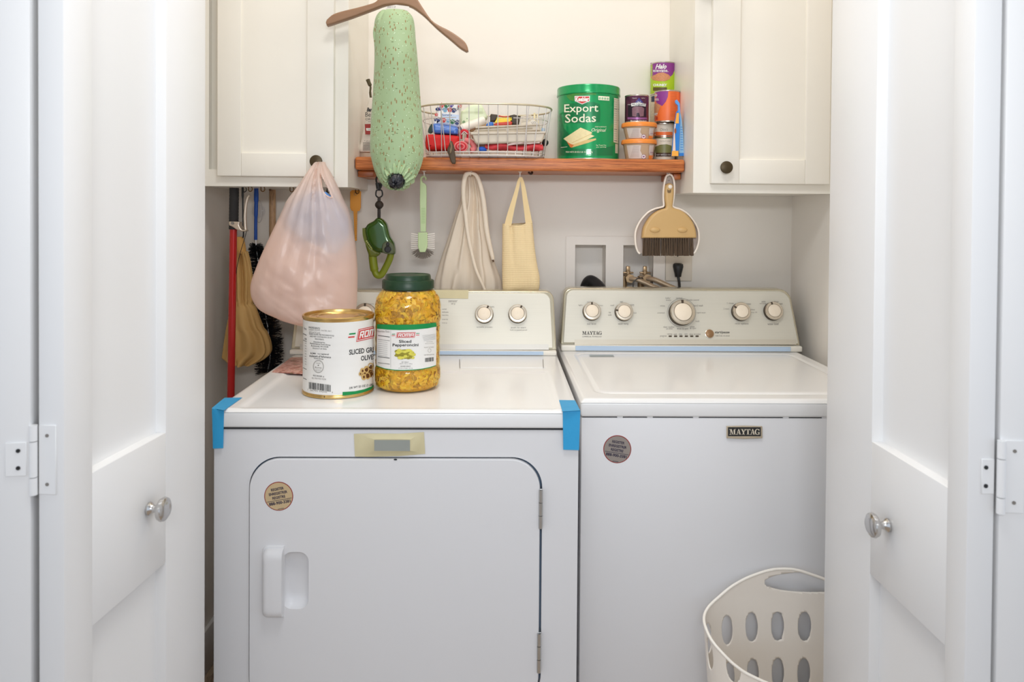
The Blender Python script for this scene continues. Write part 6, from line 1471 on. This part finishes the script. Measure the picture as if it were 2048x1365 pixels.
    # clear suction hook on the wall
    Y = YB; p = W(516, 420, Y-0.012); root = thing('suction_hook', p, 'clear oval plastic wall hook behind the blue brush handle', 'hook')
    b = MB(thin_film('clear_hook', (0.93, 0.93, 0.95, 1))); c = W(516, 423, Y-0.006); b.lathe([(0.0004, -0.004), (0.012, -0.004), (0.020, 0.0), (0.021, 0.003)], (c.x, Y-0.004, c.z), 32, axis=(0, 1, 0), caps=(False, False)); b.build('suction_cup', root)
    b = MB(mat('clear_edge', C(214, 210, 206), 0.2)); rr = [Vector((c.x+0.011*cos(a)+0.004, Y-0.009, c.z+0.034*sin(a))) for a in [2*pi*j/30 for j in range(30)]]; b.tube(rr, 0.0012, 6, closed=True); b.build('hook_rim', root)
    # little screw hooks under the left cabinet
    zc = W(560, 373.5, 2.0).z+0.001
    for i, (px, Yh, m_, lab) in enumerate(((485.5, 2.13, M_BLACK, 'black screw hook over the tan cover'), (497, 2.07, M_BRASSH, 'brass screw hook right of the metal lever'), (522, 2.07, M_BRASSH, 'brass screw hook right of the blue handle'), (580, 2.08, M_BRASSH, 'brass screw hook at the left edge of the pink bag'),
                                         (654, 2.12, M_BLACK, 'black screw hook inside the pink bag handle gap'), (711, 2.24, M_BRASSH, 'brass screw hook above the orange paddle'))):
        x = W(px, 380, Yh).x; b = MB(m_); r = 0.007
        b.tube([(x, Yh, zc), (x, Yh, zc-0.006)]+[(x+r*0.8*(1-cos(a)), Yh-0.002, zc-0.006-r*sin(a)) for a in [pi*1.3*k/10 for k in range(1, 11)]], 0.0013, 7)
        tag(b.build('screw_hook'), lab, 'hook', 'screw hooks under the left cabinet')
    b = MB(M_BLACK); p = W(654, 386, 2.12); b.tube(spl([W(654, 381, 2.12), W(654, 388, 2.12), W(651, 394, 2.12), W(656, 400, 2.12), W(660, 408, 2.12)], 5), 0.0024, 8); tag(b.build('key_fob'), 'small black tag strap hanging behind the pink bag handles', 'strap')
M_BRASSH = mat('brass_hook', C(120, 90, 52), 0.35, 0.8, var=0.06)
left_tools()
# ------------------------------------------------------------------ wire basket on the shelf and the things in it
BX, BY = W(971, 250, 2.14).x, 2.142
def sq(a, b, th, e=2.6):
    c, s = cos(th), sin(th); return (BX+a*math.copysign(abs(c)**(2/e), c), BY+b*math.copysign(abs(s)**(2/e), s))
def wire_basket():
    M_WIRE = mat('chrome_wire', C(228, 224, 222), 0.26, 0.5, var=0.04, nscale=60); M_RIMG = mat('gold_rim_wire', C(206, 196, 170), 0.28, 0.6, var=0.05)
    root = thing('wire_basket', (BX, BY, ZS), 'chrome wire basket full of pet care odds and ends on the oak shelf', 'basket')
    aR, bR, aB, bB = 0.1895, 0.127, 0.1690, 0.094; zR = 1.6085; zB = ZS+0.0045
    rim = [Vector((*sq(aR, bR, 2*pi*k/96), zR)) for k in range(96)]; base = [Vector((*sq(aB, bB, 2*pi*k/96), zB)) for k in range(96)]
    b = MB(M_RIMG); b.tube(rim, 0.0027, 10, closed=True); b.build('rim', root)
    b = MB(M_WIRE); b.tube(base, 0.0019, 8, closed=True); b.tube([p+Vector((0, 0, 0.009)) for p in [Vector((*sq(aB+.001, bB+.0015, 2*pi*k/96), zB)) for k in range(96)]], 0.0016, 8, closed=True); b.build('base_ring', root)
    def at_x(a_, b_, x, sgn):      # point on superellipse at x
        u = min(1, abs((x-BX)/a_)); return BY+sgn*b_*(1-u**2.6)**(1/2.6)
    kx = (aB+0.02)/aR
    fr = [W(px, 207, 2.015).x for px in (881, 899, 919, 938, 957, 977, 996, 1016, 1035, 1054)]
    def wire(p0, p1):
        w = MB(M_WIRE); w.tube([p0, p1], 0.0013, 6, caps=False); return w
    for x in fr:
        yF, yF0 = at_x(aR, bR, x, -1), at_x(aB, bB, x, -1); xb = x; yb_, yb0 = at_x(aR, bR, x, 1), at_x(aB, bB, x, 1)
        w = MB(M_WIRE); w.tube([(x, yF, zR), (x, yF0, zB+0.002), (x, yF0+0.004, zB-0.0022), (x, yb0-0.004, zB-0.0022), (x, yb0, zB+0.002), (x, yb_, zR)], 0.0013, 6); w.build('wire', root)
    for sgn in (-1, 1):
        for k in range(9):
            th = radians(-56+112*k/8)+(pi if sgn < 0 else 0)
            w = MB(M_WIRE); w.tube([Vector((*sq(aR, bR, th), zR)), Vector((*sq(aB, bB, th), zB))], 0.0013, 6); w.build('wire', root)
    for y in (-0.06, -0.03, 0.0, 0.03, 0.06):
        u = aB*(1-abs(y/bB)**2.6)**(1/2.6); w = MB(M_WIRE); w.tube([(BX-u, BY+y, zB), (BX+u, BY+y, zB)], 0.0013, 6); w.build('wire', root)
    for s in (-1, 1):                                # short side bars at the back
        w = MB(M_WIRE); P = [Vector((*sq(aR-0.010, bR-0.016, radians(q)+(pi if s < 0 else 0)), zR-0.035)) for q in range(-70, 75, 10)]; w.tube(P, 0.0013, 6); w.build('wire', root)
wire_basket()

def soft_pack(name, label, cat, pts, Y, d, m, puff=0.006, seg=5):
    root = thing(name, (sum(W(x, y, Y).x for x, y in pts)/len(pts), Y, min(W(x, y, Y).z for x, y in pts)), label, cat)
    b = MB(m); b.slab(oXZ(spl2(pts, 4), Y), fXZ, Y-d, Y+d, puff, seg); o = b.build('pack_body', root, angle=60); return root, o
def paw(L, x, y, s, S, m, e, rot=0.0):
    L.cur = m
    def q(a, c): return (x+(a*cos(rot)-c*sin(rot))*s, y+(a*sin(rot)+c*cos(rot))*s)
    L.patch([[q(1.25*cos(t), 0.55+0.95*sin(t)) for t in [2*pi*k/12 for k in range(12)]]], S, 0, e=e)
    for a, c in ((-1.35, -.55), (-.5, -1.25), (.5, -1.25), (1.35, -.55)): L.patch([[q(a+.42*cos(t), c+.6*sin(t)) for t in [2*pi*k/9 for k in range(9)]]], S, 0, e=e)
def basket_contents():
    zx = lambda x, y: (830+x/7.062, 190+y/7.064)
    P = lambda *a: [zx(*p) for p in a]
    INK = [ink_mat('paw_red', C(206, 66, 60)), ink_mat('paw_green', C(38, 110, 66)), ink_mat('paw_violet', C(84, 62, 150)), ink_mat('paw_blue', C(120, 170, 206)), ink_mat('paw_navy', C(36, 52, 110))]
    # red pouch at the lower left
    Y = 2.105
    soft_pack('red_pouch', 'bright red soft pouch at the lower left of the wire basket', 'pouch', P((165, 590), (230, 570), (420, 575), (600, 590), (640, 640), (630, 760), (480, 782), (250, 785), (168, 765)), Y+0.02, 0.034, mat('red_fabric', C(214, 28, 26), 0.6, var=0.08, nscale=14, bump=0.3, bscale=90), 0.012)
    # blue pack, then the paw print pack on it
    Yb = 2.125
    soft_pack('blue_pack', 'glossy blue wipes pack lying on the red pouch', 'pack', P((270, 420), (420, 440), (600, 470), (612, 540), (595, 572), (420, 560), (265, 548)), Yb, 0.030, mat('blue_film_pack', C(72, 120, 206), 0.25, var=0.25, nscale=30, coat=0.5), 0.010)
    root, o = soft_pack('paw_print_pack', 'white packet printed with coloured paw prints left in the wire basket', 'pack', P((352, 122), (500, 116), (648, 122), (658, 150), (640, 260), (632, 380), (622, 468), (450, 442), (280, 430), (268, 405), (300, 260), (330, 140)), Yb+0.012, 0.026, mat('pack_white', C(238, 236, 236), 0.35, var=0.03), 0.010)
    S = ray_at(Yb+0.012-0.026); L = MB(M_WHITEINK)
    L.cur = mat('pack_sky', C(196, 212, 238), 0.3); L.patch([P((372, 262), (620, 282), (618, 350), (368, 330))], S, 0)
    L.ink('flushable', *zx(375, 268), *zx(520, 296), S, shear=.2, m=INK[4], maxlen=0, e=.0008)
    for i, (x, y, s, r) in enumerate(((378, 150, 3.1, .3), (444, 152, 3.1, .5), (514, 152, 2.4, .2), (312, 202, 2.2, 1.4), (352, 200, 2.2, .6), (425, 215, 2.9, -.2), (492, 215, 2.9, .1), (548, 222, 2.9, .4), (335, 348, 2.7, .2), (405, 362, 2.9, .1), (468, 368, 2.4, .3), (530, 382, 3.0, .4), (598, 392, 3.0, .3), (632, 160, 2.2, 1.2), (300, 280, 2.0, 1.2), (288, 350, 1.8, .4))):
        paw(L, *zx(x, y), s, S, INK[(0, 1, 2, 4, 2, 3, 0, 4, 4, 0, 3, 1, 4, 0, 0, 4)[i]], .0009, r)
    L.ink("3", *zx(592, 170), *zx(616, 210), S, m=M_BLACKINK, maxlen=0, e=.0009); L.build('pack_print', o, kind='stuff')
    b = MB(mat('dark_leaf', C(44, 70, 62), 0.5)); b.slab(oXZ(spl2(P((185, 530), (205, 450), (255, 400), (262, 470), (240, 540)), 4), 2.15), fXZ, 2.146, 2.152, 0.001, 2); tag(b.build('green_cloth_scrap'), 'small dark green cloth scrap at the far left inside the wire basket', 'cloth')
    # pale green pack and white bottle
    Yg = 2.185
    root, o = soft_pack('pale_green_pack', 'pale green soft pack standing behind the white bottle', 'pack', P((640, 260), (700, 215), (790, 150), (930, 140), (985, 230), (1020, 330), (900, 400), (700, 450), (645, 430)), Yg, 0.018, mat('pale_green_film', C(222, 232, 200), 0.35, var=0.06, nscale=14), 0.008)
    L = MB(mat('green_dot', C(126, 158, 110), 0.4)); S = ray_at(Yg-0.018); L.patch([ell(*zx(690, 385), 3, 3.3, 18), ell(*zx(735, 335), 1.2, 1.3, 12)], S, 0)
    L.cur = mat('green_line', C(196, 208, 160), 0.4)
    for k in range(5): L.patch([P((840, 195+k*18), (960, 190+k*18), (960, 194+k*18), (840, 199+k*18))], S, 0)
    L.build('pack_print', o, kind='stuff')
    b = MB(mat('bottle_white', C(240, 232, 220), 0.3)); c0, c1 = W(*zx(648, 480), 2.13), W(*zx(985, 355), 2.15); b.tube(spl([c0, c0.lerp(c1, .06), c0.lerp(c1, .3), c0.lerp(c1, .8), c0.lerp(c1, .96), c1], 5), [0.002]+[0.010]*4+[0.0125]*16+[0.010]*3+[0.004]*2, 18); tag(b.build('white_bottle', angle=60), 'small white bottle lying aslant in the middle of the wire basket', 'bottle')
    b = MB(mat('tan_block', C(218, 178, 132), 0.5)); b.slab(oXZ(spl2(P((750, 480), (860, 420), (985, 385), (1000, 440), (880, 470), (800, 520)), 3), 2.155), fXZ, 2.150, 2.165, .003, 2); tag(b.build('tan_chew'), 'tan chew piece just below the white bottle', 'chew')
    # rolled red bandana
    M_BAND = mat('bandana', C(206, 40, 52), 0.6, var=0.35, nscale=60); M_BANDP = mat('bandana_pink', C(236, 130, 130), 0.6, var=0.25, nscale=60)
    root = thing('rolled_bandana', W(*zx(690, 795), 2.085), 'red and pink rolled bandana curled at the front of the wire basket', 'bandana')
    c = W(*zx(670, 735), 2.085)
    for k, (r, m_, Yk) in enumerate(((0.0150, M_BANDP, 0), (0.0112, M_BAND, -.003), (0.0078, M_BANDP, -.004), (0.0045, M_BAND, -.005))):
        b = MB(m_); b.tube([Vector((c.x-0.004+r*1.15*cos(a), 2.085+Yk, c.z+r*0.86*sin(a)+0.001)) for a in [2*pi*j/26 for j in range(26)]], 0.0030, 10, closed=True); b.build('roll_turn', root)
    b = MB(M_BANDP); b.tube(spl([W(*zx(700, 640), 2.10), W(*zx(760, 655), 2.10), W(*zx(815, 690), 2.095), W(*zx(835, 760), 2.095), W(*zx(780, 785), 2.09)], 5), [0.008]*21, 12); b.build('loose_end', root)
    b = MB(M_BAND); b.tube(spl([W(*zx(640, 620), 2.12), W(*zx(645, 545), 2.12), W(*zx(690, 508), 2.12), W(*zx(745, 540), 2.12), W(*zx(755, 610), 2.12)], 5), 0.0055, 10); b.build('loop', root)
    b = MB(M_WHITEINK); b.tube(spl([W(*zx(655, 560), 2.113), W(*zx(695, 520), 2.113), W(*zx(740, 555), 2.113)], 5), 0.0012, 6); b.build('stripe', root)
    # beige trays
    M_TRAY = mat('tray_beige', C(206, 194, 176), 0.4, var=0.02)
    Yt = 2.12
    def tray(nm, lab, pts, d, lip):
        root = thing(nm, W(*zx(1300, 640), Yt), lab, 'tray'); o = oXZ(pts, Yt); b = MB(M_TRAY); b.slab(o, fXZ, Yt-d, Yt+d, 0.006, 4); bd = b.build('tray_body', root)
        b = MB(M_TRAY); b.slab(oXZ(lip, Yt), fXZ, Yt-d-0.004, Yt+d+0.004, 0.002, 2); b.build('tray_lip', root); return root
    tray('plastic_tray', 'beige plastic tray, lower of the two nested in the basket', P((812, 580), (1820, 560), (1800, 650), (1780, 690), (880, 722), (845, 690)), 0.055, P((795, 555), (1828, 545), (1828, 572), (800, 592)))
    tray_u = tray('plastic_tray', 'beige slotted plastic tray, upper of the two nested in the basket', P((862, 500), (1750, 440), (1762, 530), (865, 572)), 0.042, P((858, 470), (1735, 436), (1740, 456), (862, 498)))
    TR = tray_u; b = MB(mat('tray_slot', C(176, 162, 138), 0.5)); S = ray_at(Yt-0.042); b.patch([P((905, 498), (1285, 482), (1285, 504), (905, 518)), P((1325, 480), (1660, 462), (1660, 484), (1325, 502))], S, 0, e=.0006); b.build('slot_strip', TR)
    # grooming brush
    root = thing('grooming_brush', W(*zx(1240, 440), 2.12), 'dark grooming brush with yellow teeth and red base resting on the beige trays', 'brush')
    M_DKB = mat('brush_dark', C(62, 52, 40), 0.5, var=0.15); b = MB(M_DKB)
    b.slab(oXZ(P((1060, 300), (1075, 275), (1160, 285), (1180, 300), (1140, 380), (1060, 385)), 2.13), fXZ, 2.115, 2.14, .004, 3); b.slab(oXZ(P((1335, 300), (1400, 285), (1490, 310), (1492, 335), (1440, 345), (1480, 360), (1465, 430), (1370, 430), (1345, 380)), 2.13), fXZ, 2.112, 2.14, .004, 3); b.build('handle', root)
    b = MB(mat('brush_redbase', C(196, 62, 44), 0.45)); b.slab(oXZ(P((1115, 420), (1190, 400), (1360, 385), (1375, 405), (1360, 435), (1120, 448)), 2.12), fXZ, 2.098, 2.125, .003, 3); b.tube(spl([W(*zx(1180, 296), 2.118), W(*zx(1260, 310), 2.118), W(*zx(1340, 304), 2.118)], 5), 0.002, 8); b.build('base', root)
    b = MB(mat('brush_yellow', C(240, 214, 60), 0.45)); n = 17; b.slab(oXZ(P((1120, 400), (1155, 345), (1345, 350), (1350, 385), (1190, 402)), 2.115), fXZ, 2.104, 2.112, .001, 2)
    for k in range(n):
        x = 1158+(1360-1158)*k/(n-1); b.cyl(W(*zx(x, 360), 2.108), W(*zx(x+1, 316), 2.108), 0.0016, 0.0006, n=6)
    b.build('teeth', root)
    b = MB(mat('blue_cap', C(44, 108, 196), 0.4)); b.slab(oXZ(spl2(P((1005, 430), (1040, 395), (1095, 390), (1110, 420), (1095, 450), (1020, 455)), 4), 2.11), fXZ, 2.095, 2.115, .004, 3); tag(b.build('blue_item'), 'small rounded blue object beside the yellow toothed brush', 'ball')  # unidentified blue item, modelled as a small rounded slab
    # papers and sticks
    for i, (pts, Yk, m_, lab, cat) in enumerate(((P((1490, 300), (1640, 275), (1660, 400), (1500, 425)), 2.20, mat('paper_cream', C(232, 222, 204), 0.5, var=0.04), 'cream folded leaflet standing behind the grooming brush', 'leaflet'),
                                              (P((1590, 410), (1670, 345), (1745, 410), (1720, 440), (1600, 440)), 2.16, mat('paper_grey', C(222, 216, 206), 0.5, var=0.06), 'grey ribbed card leaning at the right end of the basket', 'card'))):
        b = MB(m_); b.plate(oXZ(pts, Yk), [], fXZ, Yk-0.001, Yk+0.001)
        if i == 0: b.cur = M_GREYINK; [b.patch([P((1500+2*k, 315+k*22), (1635, 292+k*22), (1635, 296+k*22), (1500+2*k, 319+k*22))], ray_at(Yk-0.001), 0) for k in range(4)]
        else: b.cur = M_GREYINK; [b.patch([P((1640+k*22, 385-k*6), (1662+k*22, 415-k*3), (1667+k*22, 412-k*3), (1645+k*22, 382-k*6))], ray_at(Yk-0.001), 0) for k in range(3)]
        tag(b.build('folded_paper'), lab, cat)
    for x, y0, y1, lab in ((1688, 252, 380, 'cream flat stick standing at the right in the wire basket, taller one'), (1732, 270, 400, 'cream flat stick standing at the right in the wire basket, shorter one')):
        b = MB(mat('stick_cream', C(238, 222, 178), 0.5)); b.slab(oXZ(P((x-14, y1), (x-14, y0+8), (x, y0), (x+14, y0+8), (x+14, y1)), 2.175), fXZ, 2.172, 2.177, .001, 2); tag(b.build('flat_stick'), lab, 'stick')
    # red patterned rope cloth along the bottom right, blue pouch and black ball
    b = MB(mat('patterned_cloth', C(222, 64, 70), 0.6, var=0.6, nscale=42)); rg = []
    sp = spl([zx(990, 730)+(7,), zx(1080, 738)+(9,), zx(1250, 738)+(9.0,), zx(1450, 750)+(8.2,), zx(1600, 745)+(9.2,), zx(1740, 745)+(9.8,), zx(1805, 740)+(9,)], 8)
    for i, (px, py, h) in enumerate(sp):
        c = W(px, py, 2.09); r = h/1480*2.09*(0.9+0.14*noise.noise(Vector((i*.4, 0, 3)))); rg.append([c+Vector((0.002*noise.noise(Vector((i*.3, j, 1))), r*cos(2*pi*j/20)*1.5, r*0.78*sin(2*pi*j/20+0.5*sin(i*.3)))) for j in range(20)])
    b.loft(rg); tag(b.build('patterned_cloth', angle=80), 'red and pink patterned cloth folded along the lower right of the basket', 'cloth')
    b = MB(mat('tangled_leads', C(216, 196, 190), 0.5))
    for k in range(3): b.tube(spl([W(*zx(1310, 700+k*6), 2.068), W(*zx(1450, 672+k*10), 2.068), W(*zx(1600, 690-k*6), 2.068), W(*zx(1760, 668+k*5), 2.068)], 6), 0.0011, 6)
    tag(b.build('thin_cords'), 'thin pale cords lying over the red patterned cloth', 'cord')
    b = MB(mat('navy_blue_cloth', C(26, 88, 196), 0.55)); b.slab(oXZ(spl2(P((905, 745), (960, 735), (1010, 770), (1000, 795), (915, 795)), 3), 2.09), fXZ, 2.075, 2.10, .004, 3); tag(b.build('blue_pouch'), 'small bright blue pouch at the bottom middle of the basket', 'pouch')
    b = MB(mat('dark_ball', C(52, 48, 52), 0.4)); c = W(*zx(1835, 675), 2.17); b.lathe([(0.0003, -0.011), (0.006, -0.0092), (0.0105, -0.003), (0.0105, 0.003), (0.006, 0.0092), (0.0003, 0.011)], c, 20); tag(b.build('rubber_ball', angle=80), 'small dark rubber ball at the lower right corner inside the basket', 'ball')
    b = MB(mat('pale_blue_card', C(150, 186, 220), 0.5)); b.box(W(*zx(1790, 500), 2.19).x, W(*zx(1830, 500), 2.19).x, 2.188, 2.191, W(*zx(1800, 560), 2.19).z, W(*zx(1800, 468), 2.19).z, .001); tag(b.build('blue_card'), 'pale blue card at the right end behind the beige trays', 'card')
    # brown strap over the front
    b = MB(mat('brown_leather', C(78, 62, 44), 0.6, var=0.15, nscale=60)); root = thing('leather_strap', W(*zx(520, 960), 2.05), 'dark brown leather strap hanging over the basket front and shelf edge', 'strap')
    P0 = [zx(500, 660), zx(478, 720), zx(455, 790), zx(480, 860), zx(515, 960), zx(545, 975), zx(575, 965), zx(572, 860), zx(560, 790), zx(555, 740), zx(530, 665), zx(512, 655)]
    b.slab(oXZ(spl2(P0, 4), 2.035), fXZ, 2.026, 2.034, .003, 3); b.build('strap_body', root)
    b = MB(mat('brown_light', C(118, 98, 70), 0.5)); b.slab(oXZ(spl2(P((496, 680), (520, 680), (532, 760), (505, 840), (490, 790), (505, 740)), 4), 2.035), fXZ, 2.0225, 2.027, .0015, 2); b.build('strap_fold', root)
basket_contents()

# ------------------------------------------------------------------ white laundry basket in front of the washer
def laundry_basket():
    CXb, CYb, A, B = 0.614, 1.476, 0.194, 0.086; E = 2.5
    root = thing('laundry_basket', (CXb, CYb, 0), 'off white plastic laundry basket with oval holes in front of the washer', 'basket')
    m = mat('basket_plastic', C(240, 232, 221), 0.42, var=0.01); mr = mat('basket_rim', C(246, 240, 230), 0.35, var=0.01)
    H = [(a_, h_-0.008) for a_, h_ in ((0, .484), (30, .505), (55, .528), (75, .549), (90, .563), (105, .551), (120, .533), (136, .512), (152, .500), (180, .484), (205, .464), (220, .446), (235, .430), (270, .405), (305, .430), (340, .470), (360, .484))]
    hs = spl([(a, h, 0) for a, h in H], 8)
    def hgt(deg): return interp([(p.x, p.y) for p in hs], deg % 360)[0]
    def pt(th, z):
        k = 0.80+0.20*min(1.0, z/0.50); c, s = cos(th), sin(th)
        return Vector((CXb+A*k*math.copysign(abs(c)**(2/E), c), CYb+B*k*math.copysign(abs(s)**(2/E), s), z))
    NT, NZ = 560, 110
    # arc length table at z = .45 for even hole spacing
    tb = [0.0]; prev = pt(0, .45)
    for i in range(1, NT+1):
        p = pt(2*pi*i/NT, .45); tb.append(tb[-1]+(p-prev).length); prev = p
    Ltot = tb[-1]; sb = tb[NT//4]                    # far middle
    sp_ = Ltot/round(Ltot/0.0565)
    holes = []
    nh = round(Ltot/sp_)
    for r, (zc, hh) in enumerate(((.433, .031), (.334, .032), (.232, .032), (.130, .030))):
        for i in range(nh): holes.append((sb+(i+0.25)*sp_, zc, 0.0142, hh, r))
    handles = [(sb-0.045, .527, 0.088, 0.0215), (sb+Ltot/2, .372, 0.075, 0.017)]
    def sd(s, z):
        best = 9
        for hs_ in holes:
            ds = abs(s-hs_[0]) % Ltot; ds = min(ds, Ltot-ds)
            if ds < .03 and abs(z-hs_[1]) < .06:
                if abs(s-(sb+Ltot/2)) % Ltot < 0.10 and hs_[4] == 0: continue
                best = min(best, ((ds/hs_[2])**2+((z-hs_[1])/hs_[3])**2, hs_)[0])
        for h in handles:
            ds = abs(s-h[0]) % Ltot; ds = min(ds, Ltot-ds); best = min(best, ((ds/h[2])**2+((z-h[1])/h[3])**2))
        return best
    vs, val, sz = [], [], []
    for i in range(NT):
        th = 2*pi*i/NT; top = hgt(math.degrees(th))
        for j in range(NZ+1):
            z = 0.006+(top-0.006)*j/NZ; vs.append(pt(th, z)); val.append(sd(tb[i], z)); sz.append((tb[i], z, th))
    # snap vertices next to a hole edge onto the edge
    def snap(k):
        s, z, th = sz[k]
        for hs_ in list(holes)+[h+(9,) for h in handles]:
            ds = (s-hs_[0]+Ltot/2) % Ltot-Ltot/2
            v = (ds/hs_[2])**2+((z-hs_[1])/hs_[3])**2
            if 0.12 < v < 1.0:
                q = 1/sqrt(v); s2 = (hs_[0]+ds*q) % Ltot; z2 = hs_[1]+(z-hs_[1])*q
                lo, hi = 0, NT
                while hi-lo > 1:
                    mid = (lo+hi)//2
                    if tb[mid] <= s2: lo = mid
                    else: hi = mid
                return pt((lo+(s2-tb[lo])/max(tb[lo+1]-tb[lo], 1e-9))/NT*2*pi, z2)
        return vs[k]
    fs = []; used = set(); N1 = NZ+1
    for i in range(NT):
        i2 = (i+1) % NT
        for j in range(NZ):
            q = (i*N1+j, i2*N1+j, i2*N1+j+1, i*N1+j+1)
            if sum(1 for k in q if val[k] < 1) >= 3 or all(val[k] < 1 for k in q): continue
            fs.append(q)
    bd = set(k for f in fs for k in f if val[k] < 1)
    for k in bd: vs[k] = snap(k)
    keep = sorted(set(k for f in fs for k in f)); mp = {k: i for i, k in enumerate(keep)}
    b = MB(m); b.add([vs[k] for k in keep], [tuple(mp[k] for k in f) for f in fs])
    b.add([pt(2*pi*i/60, .006) for i in range(60)], [tuple(range(60))])
    o = b.build('basket_wall', root, angle=60, recalc=False)
    md = o.modifiers.new('wall_thickness', 'SOLIDIFY'); md.thickness = 0.0026; md.offset = 0
    b = MB(mr); b.tube([pt(2*pi*i/180, hgt(360*i/180)) for i in range(180)], 0.0030, 10, closed=True); b.build('rim', root)
laundry_basket()
